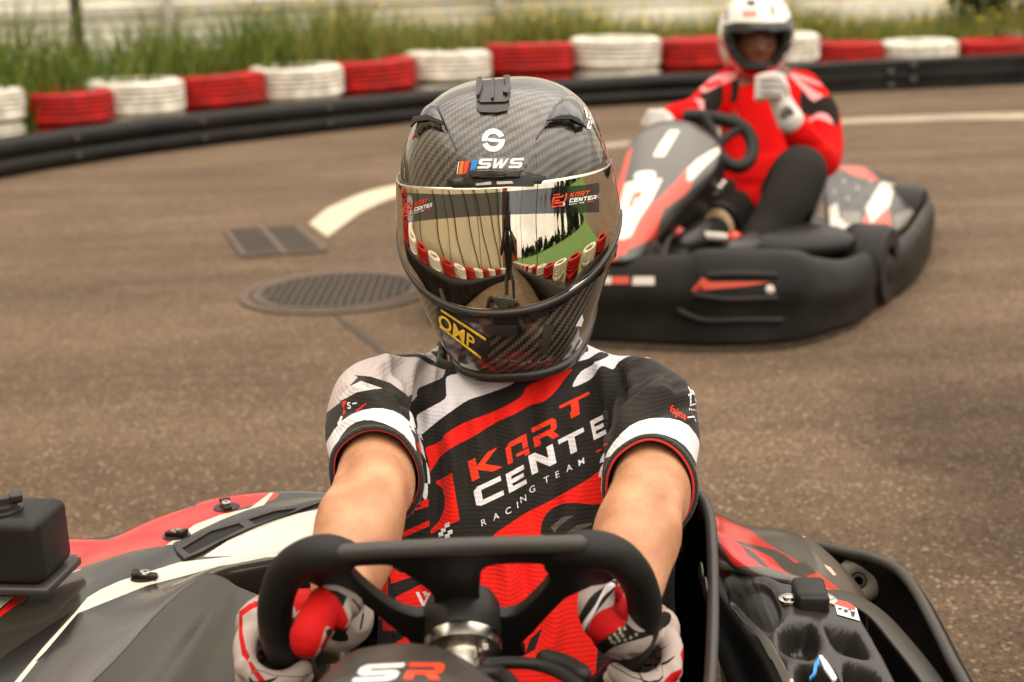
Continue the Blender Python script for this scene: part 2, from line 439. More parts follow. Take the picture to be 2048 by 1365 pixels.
# ============================================================ SETTING
def asphalt_mat():
    m = bpy.data.materials.new('asphalt'); m.use_nodes = True; N = m.node_tree.nodes; L = m.node_tree.links
    b = N['Principled BSDF']; b.inputs['Roughness'].default_value = 0.9; b.inputs['Specular IOR Level'].default_value = 0.2
    t = N.new('ShaderNodeTexCoord')
    v = N.new('ShaderNodeTexVoronoi'); v.inputs['Scale'].default_value = 150; v.inputs['Randomness'].default_value = 1.0
    n1 = N.new('ShaderNodeTexNoise'); n1.inputs['Scale'].default_value = 0.9; n1.inputs['Detail'].default_value = 5
    n2 = N.new('ShaderNodeTexNoise'); n2.inputs['Scale'].default_value = 110; n2.inputs['Detail'].default_value = 4; n2.inputs['Roughness'].default_value = .7
    n3 = N.new('ShaderNodeTexNoise'); n3.inputs['Scale'].default_value = 9; n3.inputs['Detail'].default_value = 3
    for x in (v, n1, n2, n3): L.new(t.outputs['Object'], x.inputs['Vector'])
    r = N.new('ShaderNodeValToRGB'); r.color_ramp.elements[0].position = .30; r.color_ramp.elements[0].color = (.088, .056, .033, 1)
    r.color_ramp.elements[1].position = .72; r.color_ramp.elements[1].color = (.205, .140, .088, 1)
    e = r.color_ramp.elements.new(.52); e.color = (.140, .094, .059, 1)
    L.new(n2.outputs['Fac'], r.inputs['Fac'])
    vc = N.new('ShaderNodeValToRGB'); vc.color_ramp.elements[0].position = .0; vc.color_ramp.elements[0].color = (.80, .78, .76, 1); vc.color_ramp.elements[1].position = .85; vc.color_ramp.elements[1].color = (1.12, 1.12, 1.12, 1)
    L.new(v.outputs['Color'], vc.inputs['Fac'])
    m1 = N.new('ShaderNodeMix'); m1.data_type = 'RGBA'; m1.blend_type = 'MULTIPLY'; m1.inputs['Factor'].default_value = 1
    L.new(r.outputs['Color'], m1.inputs['A']); L.new(vc.outputs['Color'], m1.inputs['B'])
    r2 = N.new('ShaderNodeMapRange'); r2.inputs['From Min'].default_value = .3; r2.inputs['From Max'].default_value = .7; r2.inputs['To Min'].default_value = .80; r2.inputs['To Max'].default_value = 1.16
    L.new(n1.outputs['Fac'], r2.inputs['Value'])
    r3 = N.new('ShaderNodeMapRange'); r3.inputs['From Min'].default_value = .3; r3.inputs['From Max'].default_value = .7; r3.inputs['To Min'].default_value = .9; r3.inputs['To Max'].default_value = 1.1
    L.new(n3.outputs['Fac'], r3.inputs['Value'])
    mpS = N.new('ShaderNodeMapping'); mpS.inputs['Rotation'].default_value = (0, 0, rad(-14)); mpS.inputs['Scale'].default_value = (.30, 1.7, 1); L.new(t.outputs['Object'], mpS.inputs['Vector'])
    n5 = N.new('ShaderNodeTexNoise'); n5.inputs['Scale'].default_value = 1.6; n5.inputs['Detail'].default_value = 5; n5.inputs['Roughness'].default_value = .6; n5.inputs['Distortion'].default_value = .5; L.new(mpS.outputs['Vector'], n5.inputs['Vector'])
    r5 = N.new('ShaderNodeMapRange'); r5.inputs['From Min'].default_value = .36; r5.inputs['From Max'].default_value = .6; r5.inputs['To Min'].default_value = .74; r5.inputs['To Max'].default_value = 1.08; L.new(n5.outputs['Fac'], r5.inputs['Value'])
    m5 = N.new('ShaderNodeMath'); m5.operation = 'MULTIPLY'; L.new(r2.outputs['Result'], m5.inputs[0]); L.new(r5.outputs['Result'], m5.inputs[1])
    mu = N.new('ShaderNodeMath'); mu.operation = 'MULTIPLY'; L.new(m5.outputs[0], mu.inputs[0]); L.new(r3.outputs['Result'], mu.inputs[1])
    sc_ = N.new('ShaderNodeVectorMath'); sc_.operation = 'SCALE'; L.new(m1.outputs['Result'], sc_.inputs[0]); L.new(mu.outputs['Value'], sc_.inputs['Scale'])
    # pale stone chips and dark pores
    v2 = N.new('ShaderNodeTexVoronoi'); v2.inputs['Scale'].default_value = 150; L.new(t.outputs['Object'], v2.inputs['Vector'])
    sp = N.new('ShaderNodeSeparateColor'); L.new(v2.outputs['Color'], sp.inputs['Color'])
    gt = N.new('ShaderNodeMapRange'); gt.inputs['From Min'].default_value = .88; gt.inputs['From Max'].default_value = 1.0; L.new(sp.outputs['Red'], gt.inputs['Value'])
    ch = N.new('ShaderNodeMix'); ch.data_type = 'RGBA'; ch.inputs['B'].default_value = (.30, .22, .15, 1); L.new(gt.outputs['Result'], ch.inputs['Factor']); L.new(sc_.outputs['Vector'], ch.inputs['A'])
    lt = N.new('ShaderNodeMapRange'); lt.inputs['From Min'].default_value = .14; lt.inputs['From Max'].default_value = .02; L.new(sp.outputs['Green'], lt.inputs['Value'])
    dk = N.new('ShaderNodeMix'); dk.data_type = 'RGBA'; dk.inputs['B'].default_value = (.060, .042, .027, 1); L.new(lt.outputs['Result'], dk.inputs['Factor']); L.new(ch.outputs['Result'], dk.inputs['A'])
    # worn darker, rougher lane towards the right edge
    sx = N.new('ShaderNodeSeparateXYZ'); L.new(t.outputs['Object'], sx.inputs[0])
    n4 = N.new('ShaderNodeTexNoise'); n4.inputs['Scale'].default_value = 2.2; n4.inputs['Detail'].default_value = 6; L.new(t.outputs['Object'], n4.inputs['Vector'])
    ad = N.new('ShaderNodeMath'); ad.operation = 'MULTIPLY_ADD'; ad.inputs[1].default_value = 1.3; L.new(n4.outputs['Fac'], ad.inputs[0]); L.new(sx.outputs['X'], ad.inputs[2])
    wr_ = N.new('ShaderNodeMapRange'); wr_.inputs['From Min'].default_value = 1.22; wr_.inputs['From Max'].default_value = 1.62; wr_.inputs['To Min'].default_value = 1.0; wr_.inputs['To Max'].default_value = .55; L.new(ad.outputs[0], wr_.inputs['Value'])
    yr = N.new('ShaderNodeMapRange'); yr.inputs['From Min'].default_value = 3.0; yr.inputs['From Max'].default_value = 4.2; L.new(sx.outputs['Y'], yr.inputs['Value'])
    wm = N.new('ShaderNodeMix'); L.new(yr.outputs['Result'], wm.inputs['Factor']); L.new(wr_.outputs['Result'], wm.inputs['A']); wm.inputs['B'].default_value = 1.0
    fs = N.new('ShaderNodeVectorMath'); fs.operation = 'SCALE'; L.new(dk.outputs['Result'], fs.inputs[0]); L.new(wm.outputs['Result'], fs.inputs['Scale'])
    L.new(fs.outputs['Vector'], b.inputs['Base Color'])
    bp = N.new('ShaderNodeBump'); bp.inputs['Strength'].default_value = .8; bp.inputs['Distance'].default_value = .004
    L.new(v.outputs['Distance'], bp.inputs['Height']); L.new(bp.outputs['Normal'], b.inputs['Normal'])
    return m
M['asphalt'] = asphalt_mat()
tag(mk('road', [(-250, -250, 0), (250, -250, 0), (250, 250, 0), (-250, 250, 0)], [(0, 1, 2, 3)], M['asphalt'], smooth=False), 'brown weathered asphalt of the kart track', None, None, 'structure')
M['paint_line'] = mat('line_paint', (0.52, 0.45, 0.32, 1), 0.7, var=0.12, vscale=5, bump=('noise', 90, .3, .003))
def strip(px_l, px_r, name, label, z=.004):
    a = spl([Uz(*p, z) for p in px_l], 8); b = spl([Uz(*p, z) for p in px_r], 8); n = len(a)
    o = mk(name, a + b, [(i, i + 1, n + i + 1, n + i) for i in range(n - 1)], M['paint_line'], smooth=False)
    for p in o.data.polygons:
        if p.normal.z < 0: p.flip()
    return tag(o, label, None, None, 'structure')
strip([(618, 447), (660, 415), (740, 382), (830, 364), (930, 352)], [(655, 474), (692, 446), (735, 418), (810, 389), (930, 366)], 'lane_marking', 'curved white painted line ending beside the drain grate')
M['paint_line'] = mat('worn_line_paint', (0.33, 0.27, 0.19, 1), 0.8, var=0.3, vscale=3, bump=('noise', 90, .3, .003))
strip([(1080, 300), (1240, 284), (1690, 238), (2120, 224)], [(1080, 308), (1240, 293), (1690, 248), (2120, 237)], 'edge_marking', 'straight white line across the track behind the red driver')
# patched seam across the asphalt near the manhole
M['tar'] = mat('tar', (0.05, 0.036, 0.024, 1), .8, var=.3, vscale=9)
a = [Uz(x, y, .003) for x, y in ((668, 622), (690, 640), (722, 662), (768, 700), (800, 730))]; b = [Uz(x, y, .003) for x, y in ((660, 626), (684, 646), (716, 670), (758, 706), (788, 736))]
o = mk('road_crack', a + b, [(i, i + 1, 6 + i, 5 + i) for i in range(4)], M['tar'], smooth=False); tag(o, 'dark tar seam running from the manhole', None, None, 'structure')
# ---- manhole cover
mc = Uz(676, 585); mR = .335
M['iron'] = mat('cast_iron', (0.070, 0.054, 0.040, 1), .6, metal=.3, var=.3, vscale=20)
M['concrete'] = mat('concrete_ring', (0.100, 0.070, 0.050, 1), .85, var=.2, vscale=20)
th = thing('manhole_cover', (mc.x, mc.y, 0), 'round iron manhole cover with cross ribs in the asphalt', 'manhole cover')
MB().lathe((mc.x, mc.y, .001), [(mR - .035, 0), (mR - .035, .008), (mR, .008), (mR, 0)], seg=64, close=True).build('outer_ring', M['concrete'], th, auto=30)
MB().lathe((mc.x, mc.y, .001), [(mR - .075, 0), (mR - .075, .010), (mR - .045, .010), (mR - .045, 0)], seg=64, close=True).build('frame', M['concrete'], th, auto=30)
mb = MB(); mb.lathe((mc.x, mc.y, .001), [(mR - .08, 0), (mR - .08, .004), (.001, .004), (.001, 0)], seg=48)
for i in range(-8, 9):
    w = math.sqrt(max(0, (mR - .09) ** 2 - (i * .028) ** 2))
    mb.box((mc.x + i * .028, mc.y, .007), (.010, 2 * w, .006)); 
    mb.box((mc.x, mc.y + i * .028, .0075), (2 * w, .008, .006))
mb.build('lid', M['iron'], th, smooth=False)
# ---- drain grate
g = [Uz(443, 466), Uz(608, 456), Uz(664, 503), Uz(476, 515)]
gc = sum(g, Vector()) / 4
th = thing('drain_grate', (gc.x, gc.y, 0), 'rectangular slotted drain grate sunk in the asphalt beside the white line', 'drain grate')
def bil(s, t): return (g[0] * (1 - s) + g[1] * s) * (1 - t) + (g[3] * (1 - s) + g[2] * s) * t
def slab(mb, s0, s1, t0, t1, z0, z1):
    q = [bil(s0, t0), bil(s1, t0), bil(s1, t1), bil(s0, t1)]
    v = [Vector((p.x, p.y, z)) for z in (z0, z1) for p in q]
    mb.add(v, [(3, 2, 1, 0), (4, 5, 6, 7), (0, 1, 5, 4), (1, 2, 6, 5), (2, 3, 7, 6), (3, 0, 4, 7)])
M['pit_shade'] = mat('pit_shade', (0.006, .005, .004, 1), .9)
mb = MB(); slab(mb, .05, .93, 0.02, .98, .0005, .002); mb.build('pit_shade', M['pit_shade'], th, smooth=False)  # near-black sheet on the road, painting the shade below the grate
mb = MB()
for s0, s1 in ((.03, .09), (.46, .53), (.88, .94)): slab(mb, s0, s1, 0, 1, .002, .012)
slab(mb, .03, .94, -.05, .0, .002, .012); slab(mb, .03, .94, 1.0, 1.05, .002, .012)
mb.build('frame', M['concrete'], th, smooth=False)
mb = MB()
for k in range(9): slab(mb, .09, .88, .05 + k * .105, .105 + k * .105, .002, .010)
mb.build('bars', M['iron'], th, smooth=False)

# ---- barrier rail path (bottom edge traced on the ground)
rail_px = [(-440, 452), (-160, 392), (0, 360), (200, 325), (410, 295), (620, 270), (820, 248), (1000, 230), (1184, 216), (1394, 204), (1600, 194)]
railL = spl([Uz(*p) for p in rail_px], 10)
rail_px2 = [(1560, 196), (1700, 186), (1850, 179), (2048, 170), (2300, 163), (2700, 154), (3100, 147)]
railR = spl([Uz(*p) for p in rail_px2], 8)
def left_n(P, i):
    t = P[min(i + 1, len(P) - 1)] - P[max(i - 1, 0)]; t.z = 0; t.normalize(); return Vector((-t.y, t.x, 0))
def sweep(path, prof, name, label, cat, lift=0, mt=None):
    V, Fc = [], []; n = len(prof)
    for i, p in enumerate(path):
        nn = left_n(path, i)
        for (o_, z) in prof: V.append(p + nn * o_ + Vector((0, 0, z + lift)))
    for i in range(len(path) - 1):
        for k in range(n): Fc.append((i * n + k, (i + 1) * n + k, (i + 1) * n + (k + 1) % n, i * n + (k + 1) % n))
    Fc += [tuple(range(n)), tuple(reversed(range((len(path) - 1) * n, len(path) * n)))]
    return V, Fc
HR = .27
prof = []
for (zc, r, dp) in ((.072, .066, .075), (.205, .068, .075)):
    for k in range(9):
        a = -math.pi / 2 + math.pi * k / 8
        prof.append((-math.cos(a) * dp * .55 + .045, zc + math.sin(a) * r))
prof += [(.16, .272), (.16, .0)]; prof = [(a_, b_ * .79) for a_, b_ in prof]
th = thing('crash_barrier', railL[0], 'long black plastic barrier of two rounded beams curving along the left of the track', 'barrier')
V, Fc = sweep(railL[:72], prof, '', '', ''); mk('beam', V, Fc, M['barrier'], th, auto=50)
V, Fc = sweep(railL[72:], prof, '', '', '')
th2 = thing('crash_barrier', railL[72], 'black twin beam barrier section just behind the red suited driver', 'barrier')
mk('beam', V, Fc, M['barrier'], th2, auto=50)
mb = MB()
for i in range(4, 72, 12):
    p = railL[i]; n_ = left_n(railL, i)
    for z in (.056, .162): MB().lathe(p - n_ * .0 + Vector((0, 0, z)), [(.018, 0), (.018, .012), (.006, .016)], axis=-n_, seg=12).build('bolt', M['iron'], th)
prof2 = [(0, 0), (0, .08), (-.012, .09), (-.012, .12), (0, .13), (0, .225), (.02, .235), (.16, .235), (.16, 0)]
th = thing('crash_barrier', railR[0], 'flat faced black barrier at far right with round bolts near its end', 'barrier')
V, Fc = sweep([p + Vector((0, .02, 0)) for p in railR], prof2, '', '', ''); mk('beam', V, Fc, M['barrier'], th, auto=40)
for (bx, by) in ((1781, 146), (1826, 132), (1781, 172), (1826, 160)):
    p = Upl(bx, by, railR[10] - Vector((0, .01, 0)), left_n(railR, 10))
    o = MB().lathe(p, [(.03, 0), (.03, .014), (.018, .02)], axis=-left_n(railR, 10), seg=16).build('bolt', M['plastic_grey'], th)
# ---- tyres
def tyre_mesh(R=.315, Wd=.205):
    h = Wd / 2; seg = 56; pr = []
    def P(r, z): pr.append((r, z))
    P(R * .60, -h * .55); P(R * .62, -h * .85); P(R * .74, -h * 1.0); P(R * .88, -h * .97); P(R * .955, -h * .80)
    P(R * .99, -h * .70)
    for k in range(5):
        z0 = -h * .66 + k * h * .29; P(R * 1.0, z0); P(R * 1.0, z0 + h * .21); P(R * .975, z0 + h * .23); P(R * .975, z0 + h * .275)
    P(R * .99, h * .79); P(R * .955, h * .86); P(R * .88, h * .98); P(R * .74, h * 1.0); P(R * .62, h * .85); P(R * .60, h * .55)
    P(R * .66, h * .5); P(R * .9, h * .4); P(R * .9, -h * .4); P(R * .66, -h * .5)
    V, Fc = [], []; n = len(pr)
    for k in range(seg):
        a = 2 * math.pi * k / seg
        for j, (r, z) in enumerate(pr):
            rr = r - (.006 if (k % 2 == 0 and 5 < j < n - 10) else 0)
            V.append((rr * math.cos(a), rr * math.sin(a), z + h))
    for k in range(seg):
        for j in range(n): Fc.append((k * n + j, ((k + 1) % seg) * n + j, ((k + 1) % seg) * n + (j + 1) % n, k * n + (j + 1) % n))
    return V, Fc
TV, TF = tyre_mesh(); TY = {}
for c in ('red', 'white'):
    o = mk('tyre_src', TV, TF, M['tyre_' + c], None); TY[c] = o.data; bpy.data.objects.remove(o)
def tyre(px, wpx, ytop, colour, low, label, lowlabel):
    best = None
    path = railL if px < 1600 else railR
    for i_, p in enumerate(path):
        q = p + left_n(path, i_) * .50
        ex = abs(P2((q.x, q.y, .3))[0] - px)
        if best is None or ex < best[0]: best = (ex, i_)
    i_ = best[1]; q = path[i_] + left_n(path, i_) * .50
    if px > 2000: q += left_n(path, i_) * .6
    d = (q - cC).dot(cF) - .05
    R0 = wpx * d / FPX / .63
    top = U(px, ytop + 7, d); z = top.z - .205 * R0
    for k, lb in ((0, label), (1, lowlabel)):
        o = bpy.data.objects.new('tyre', TY[colour]); COL.objects.link(o)
        o.location = (top.x + (random.uniform(-.02, .02) if k else 0), top.y, z - .212 * k * R0); o.scale = (R0, R0, R0)
        o.rotation_euler = (rad(random.uniform(-2.0, 2.0)), rad(random.uniform(-2.0, 2.0)), random.uniform(0, 6))
        tag(o, lb, 'tyre', 'painted tyres stacked behind the black barrier')
TL = [(-60, 205, 170, 'white', 'white tyre cut off by the left edge of the photo'),
      (122, 200, 172, 'red', 'red tyre second from the left edge of the photo'),
      (262, 205, 152, 'white', 'white tyre between the two leftmost red tyres'),
      (432, 198, 141, 'red', 'red tyre second red one from the left edge'),
      (588, 195, 124, 'white', 'white tyre upper left of the black helmet, third white one from the left edge'),
      (738, 188, 111, 'red', 'red tyre directly above left of the black helmet, third red one from the left'),
      (892, 180, 95, 'white', 'white tyre just above the crown of the black helmet'),
      (1056, 182, 79, 'red', 'red tyre above right of the black helmet, fourth red one from the left'),
      (1229, 185, 67, 'white', 'big white tyre between two red ones left of the red suited driver'),
      (1400, 180, 68, 'red', 'red tyre partly behind the left side of the white helmet'),
      (1552, 172, 60, 'white', 'white tyre mostly hidden behind the white helmet'),
      (1690, 150, 76, 'red', 'red tyre just right of the red suited driver'),
      (1836, 158, 74, 'white', 'white tyre above the bolts of the right barrier'),
      (1985, 140, 71, 'red', 'red tyre furthest right in the front row'),
      (2045, 118, 53, 'white', 'small white tyre peeking over the last red one at the right edge'),
      (2110, 130, 40, 'red', 'red tyre at the extreme right top corner'),
      (-262, 215, 196, 'red', 'red tyre beyond the left edge of the photo, first past the cut white one'), (-470, 225, 225, 'white', 'white tyre beyond the left edge of the photo, second past the cut one')]
for px, w, yt, c, lb in TL:
    tyre(px, w, yt, c, True, lb, 'lower tyre beneath the ' + ' '.join(lb.split()[:11]))
# ---- verge, grass, wall
M['soil'] = mat('soil', (0.09, 0.08, 0.03, 1), .95, var=.3, vscale=3, bump=('noise', 20, .6, .03))
back = [p + left_n(railL, i) * .18 for i, p in enumerate(railL)]
far = [Vector((p.x * 1.35, 19 + p.x * .3, .05)) for p in back]
n = len(back)
o = mk('verge', [Vector((p.x, p.y, .012)) for p in back] + far, [(i, i + 1, n + i + 1, n + i) for i in range(n - 1)], M['soil'], smooth=False)
for p in o.data.polygons:
    if p.normal.z < 0: p.flip()
tag(o, 'weedy soil verge behind the tyre wall', None, None, 'structure')
b2 = [p + left_n(railR, i) * .2 for i, p in enumerate(railR)]; f2 = [Vector((p.x * 1.35, 20 + p.x * .3, .05)) for p in b2]; n = len(b2)
o = mk('verge', [Vector((p.x, p.y, .008)) for p in b2] + f2, [(i, i + 1, n + i + 1, n + i) for i in range(n - 1)], M['soil'], smooth=False)
for p in o.data.polygons:
    if p.normal.z < 0: p.flip()
tag(o, 'weedy soil verge behind the right barrier', None, None, 'structure')
def grass_mat(name, cols, island=True):
    m = bpy.data.materials.new(name); m.use_nodes = True; N = m.node_tree.nodes; L = m.node_tree.links; b = N['Principled BSDF']
    b.inputs['Roughness'].default_value = .8; b.inputs['Specular IOR Level'].default_value = .15; gi = N.new('ShaderNodeNewGeometry'); r = N.new('ShaderNodeValToRGB')
    r.color_ramp.elements[0].color = cols[0]; r.color_ramp.elements[1].color = cols[-1]
    for k, c in enumerate(cols[1:-1]): e = r.color_ramp.elements.new((k + 1) / (len(cols) - 1)); e.color = c
    L.new(gi.outputs['Random Per Island'], r.inputs['Fac']); L.new(r.outputs['Color'], b.inputs['Base Color'])
    b.inputs['Subsurface Weight'].default_value = 0
    return m
M['grass'] = grass_mat('grass', [(.030, .060, .008, 1), (.070, .115, .014, 1), (.12, .165, .022, 1), (.24, .23, .05, 1)])
M['dry'] = grass_mat('dry_grass', [(.10, .14, .02, 1), (.22, .21, .045, 1), (.36, .30, .10, 1), (.19, .10, .035, 1)])
def blades(n, pos, hfun, name, mt, label, wd=.016):
    V, Fc = [], []
    for i in range(n):
        x, y = pos(); h = hfun(x) * random.uniform(.45, 1.05) * (.90 + .09 * math.sin(x * 3.1) + .08 * math.sin(x * 7.7 + y * 2)); a = random.uniform(0, math.pi); w = wd * random.uniform(.5, 1.4)
        dx, dy = math.cos(a) * w / 2, math.sin(a) * w / 2; l1, l2 = random.gauss(0, .17) * h, random.gauss(0, .17) * h
        b = len(V)
        V += [(x - dx, y - dy, .0), (x + dx, y + dy, .0), (x + dx * .8 + l1 * .4, y + dy * .8 + l2 * .4, h * .55), (x - dx * .8 + l1 * .4, y - dy * .8 + l2 * .4, h * .55), (x + l1 * 1.3, y + l2 * 1.3, h)]
        Fc += [(b, b + 1, b + 2, b + 3), (b + 3, b + 2, b + 4)]
    return tag(mk(name, V, Fc, mt), label, None, None, 'stuff')
pathx = [p.x for p in railL] + [p.x for p in railR[10:]]; pathy = [p.y for p in railL] + [p.y for p in railR[10:]]
def gpos(x0, x1, depth):
    def f():
        x = random.uniform(x0, x1); y = float(np.interp(x, pathx, pathy)) + .75 + depth * random.random() ** 1.3
        return x, y
    return f
def gh(x): return float(np.interp(x, [-5, -2.6, -1, 1.5, 4, 7], [1.08, 1.05, .88, .68, .60, .58]))
blades(30000, gpos(-6.5, 9.5, 2.2), gh, 'grass', M['grass'], 'tall green grass growing behind the painted tyres')
blades(15000, gpos(-1.5, 6.8, 3.0), lambda x: gh(x) * 1.06, 'weeds', M['dry'], 'yellowish dry weeds mixed into the grass behind the tyres', .010)
V, Fc = [], []; fp = gpos(-2.2, 5.0, 2.2); mbf = MB()
for i in range(700):
    x, y = fp(); z = gh(x) * random.uniform(.75, 1.1)
    mbf.ball((x, y, z), random.uniform(.006, .014), seg=6)
M['yellow'] = mat('yellow_petals', (.75, .55, .05, 1), .6)
tag(mbf.build('wildflowers', M['yellow']), 'small yellow wildflowers among the tall weeds', None, None, 'stuff')
# back wall: white corrugated sheets
M['cream'] = mat('cream_sheet', (0.86, 0.82, 0.71, 1), .6, var=.18, vscale=1.2)
M['cream2'] = mat('grey_cream_sheet', (0.50, 0.46, 0.37, 1), .6, var=.2, vscale=1.0)
th = thing('perimeter_wall', (0, 16, 0), 'pale cream sheet metal wall with horizontal ribs beyond the weeds', 'wall')
def wally(x): return 15.5 + x * .25
V, Fc = [], []; xs = np.linspace(-12, 15, 80); zp = []
z = 0
while z < 3.2: zp += [(0, z), (0, z + .22), (.03, z + .24), (.03, z + .27)]; z += .30
nz_ = len(zp)
for x in xs:
    for (o_, z) in zp: V.append((x, wally(x) + o_, z))
for i in range(len(xs) - 1):
    for k in range(nz_ - 1): Fc.append((i * nz_ + k, (i + 1) * nz_ + k, (i + 1) * nz_ + k + 1, i * nz_ + k + 1))
mk('sheet', V, Fc, M['cream'], th, smooth=False)
mb = MB(); R_ = Matrix.Rotation(math.atan(.25), 3, 'Z')
mb.box((1.5, wally(1.5) - .06, .78), (27.4, .04, .09), R_); mb.build('rail', M['cream2'], th, smooth=False)
for x in (-6.6, -3.3, 0, 3.3, 6.6, 9.9):
    MB().box((x, wally(x) - .1, 1.5), (.09, .07, 3.1), R_).build('post', M['cream2'], th, smooth=False)
pp = U(150, 20, 12.5)
M['wood'] = mat('dark_wood', (0.05, 0.03, 0.02, 1), .8, var=.4, vscale=10)
th = thing('wooden_post', (pp.x, pp.y, 0), 'dark wooden post standing in the grass at upper left', 'post')
MB().tube([(pp.x, pp.y, 0), (pp.x + .01, pp.y, 1.2), (pp.x, pp.y, 2.4)], [.055, .05, .05], seg=10).build('shaft', M['wood'], th)
MB().box((pp.x, pp.y - .06, 1.9), (.16, .03, .12)).build('bracket', M['iron'], th, smooth=False)
pp = U(1921, 10, 14.0)
th = thing('fence_post', (pp.x, pp.y, 0), 'pale square post at the end of the cream wall, upper right', 'post')
MB().box((pp.x, pp.y, 1.5), (.12, .12, 3.0)).build('shaft', M['cream'], th, smooth=False)
MB().box((pp.x, pp.y, 3.03), (.16, .16, .05)).build('cap', M['cream2'], th, smooth=False)
# shrubs upper right
M['leaf'] = grass_mat('leaf', [(.015, .035, .008, 1), (.03, .06, .012, 1), (.05, .08, .02, 1)])
def shrub(c, r, n, label, name='shrub', cat='shrub', group=None, trunk=True, leaf=.05, mt=None, conical=False):
    th = thing(name, (c[0], c[1], 0), label, cat, group); V, Fc = [], []
    clumps = []
    for q in range(26):
        if conical:
            h = random.random() ** 1.2; rr = (1 - h) * r[0] * .9
            a = random.uniform(0, 6.28); clumps.append((c[0] + rr * math.cos(a) * random.uniform(.2, 1), c[1] + rr * math.sin(a) * random.uniform(.2, 1), c[2] - r[2] + 2 * r[2] * h, .35 * r[0] * (1.1 - h)))
        else:
            d = Vector((random.gauss(0, 1), random.gauss(0, 1), random.gauss(0, 1))).normalized() * random.uniform(.3, .85)
            clumps.append((c[0] + d.x * r[0], c[1] + d.y * r[1], c[2] + d.z * r[2], .4 * min(r[0], r[2])))
    for i in range(n):
        cl = random.choice(clumps); d = Vector((random.gauss(0, 1), random.gauss(0, 1), random.gauss(0, 1))).normalized() * cl[3] * random.uniform(.6, 1.0)
        p = Vector(cl[:3]) + d; u = Vector((random.gauss(0, 1), random.gauss(0, 1), random.gauss(0, 1))).normalized(); v = u.orthogonal().normalized(); l = leaf * random.uniform(.6, 1.3)
        if p.z < .02: p.z = .02 + random.random() * .1
        b = len(V); V += [p - u * l, p + v * l * .4, p + u * l, p - v * l * .4]; Fc.append((b, b + 1, b + 2, b + 3))
    mk('crown', V, Fc, mt or M['leaf'], th)
    mb = MB(); mb.tube([(c[0], c[1], 0), (c[0] + .03, c[1], c[2] * .5), (c[0], c[1], c[2] + r[2] * .5)], [r[0] * .08, r[0] * .06, r[0] * .02], seg=8)
    for q in range(6):
        cl = clumps[q]; mb.tube([(c[0], c[1], c[2] * .5), tuple(cl[:3])], [r[0] * .035, r[0] * .012], seg=6)
    mb.build('trunk', M['wood'], th)
    return th
p = U(2000, 20, 12.8); shrub((p.x, p.y, 1.15), (.62, .5, 1.0), 5200, 'dark green bushy shrub at the upper right corner behind the tyres')
p = U(2110, 20, 12.6); shrub((p.x, p.y, 1.25), (.6, .5, 1.1), 3500, 'dark green shrub cut by the right edge of the photo')
# ============================================================ DRIVER: helmet
HC = U(1019, 444, 1.70)                      # centre of the head
HYAW, HPIT, HROLL = rad(-5.5), rad(3), rad(-2.4)
# local frame: X to the right of the photo, Y towards the camera, Z up
HR_ = Matrix.Rotation(HROLL, 3, 'Y') @ Matrix.Rotation(HYAW, 3, 'Z') @ Matrix.Rotation(HPIT, 3, 'X')
B_ = Matrix(((1, 0, 0), (0, -1, 0), (0, 0, 1)))           # mirror Y so that local +Y faces the camera
def Hl(p):                                    # helmet-local -> world
    v = B_ @ Vector(p)
    return HC + HR_ @ v
def hpt(a, e, off=0.0):
    """a azimuth (0 front, + to photo right), e elevation"""
    d = Vector((math.sin(a) * math.cos(e), math.cos(a) * math.cos(e), math.sin(e)))
    ax = .1290; ay = .158 if d.y > 0 else .160; az = .168 if d.z > 0 else .182
    tn = max(0, min(1, (abs(d.z) - .1) / .8)); n = 2.08 + .55 * tn ** 3 * (tn * (6 * tn - 15) + 10)
    r = (abs(d.x / ax) ** n + abs(d.y / ay) ** 2.15 + abs(d.z / az) ** n) ** (-1 / n) if False else (abs(d.x / ax) ** n + abs(d.y / ay) ** n + abs(d.z / az) ** n) ** (-1 / n)
    p = d * r
    s = max(0, min(1, (.075 - p.z) / .23)); s = s ** 3 * (s * (6 * s - 15) + 10)
    if p.y > 0: p.y *= 1 + .16 * s * min(1, p.y / .05)
    s2 = max(0, min(1, (.01 - p.z) / .16)); p.x *= 1 - .17 * s2 ** 3 * (s2 * (6 * s2 - 15) + 10)
    if p.z > 0 and p.y < 0: p.y *= 1 + .04 * min(1, p.z / .08)
    nrm = Vector((p.x / ax ** 2, p.y / ay ** 2, p.z / az ** 2)).normalized()
    p += nrm * off
    zc = -.150 + .05 * max(0, min(1, (.05 - p.y) / .16))   # bottom rim, higher at the nape
    if p.z < zc: p.z = zc - (.0 if off == 0 else 0)
    return p
def hshell(off, amin, amax, ef, na, ne, name, mt, parent, closed=False):
    V, Fc = [], []
    for i in range(na + (0 if closed else 1)):
        a = amin + (amax - amin) * i / na; e0, e1 = ef(a)
        for j in range(ne + 1): V.append(Hl(hpt(a, e0 + (e1 - e0) * j / ne, off)))
    m_ = na if closed else na
    tot = na if closed else na + 1
    for i in range(m_):
        for j in range(ne): Fc.append((i * (ne + 1) + j, ((i + 1) % tot) * (ne + 1) + j, ((i + 1) % tot) * (ne + 1) + j + 1, i * (ne + 1) + j + 1))
    return mk(name, V, Fc, mt, parent)
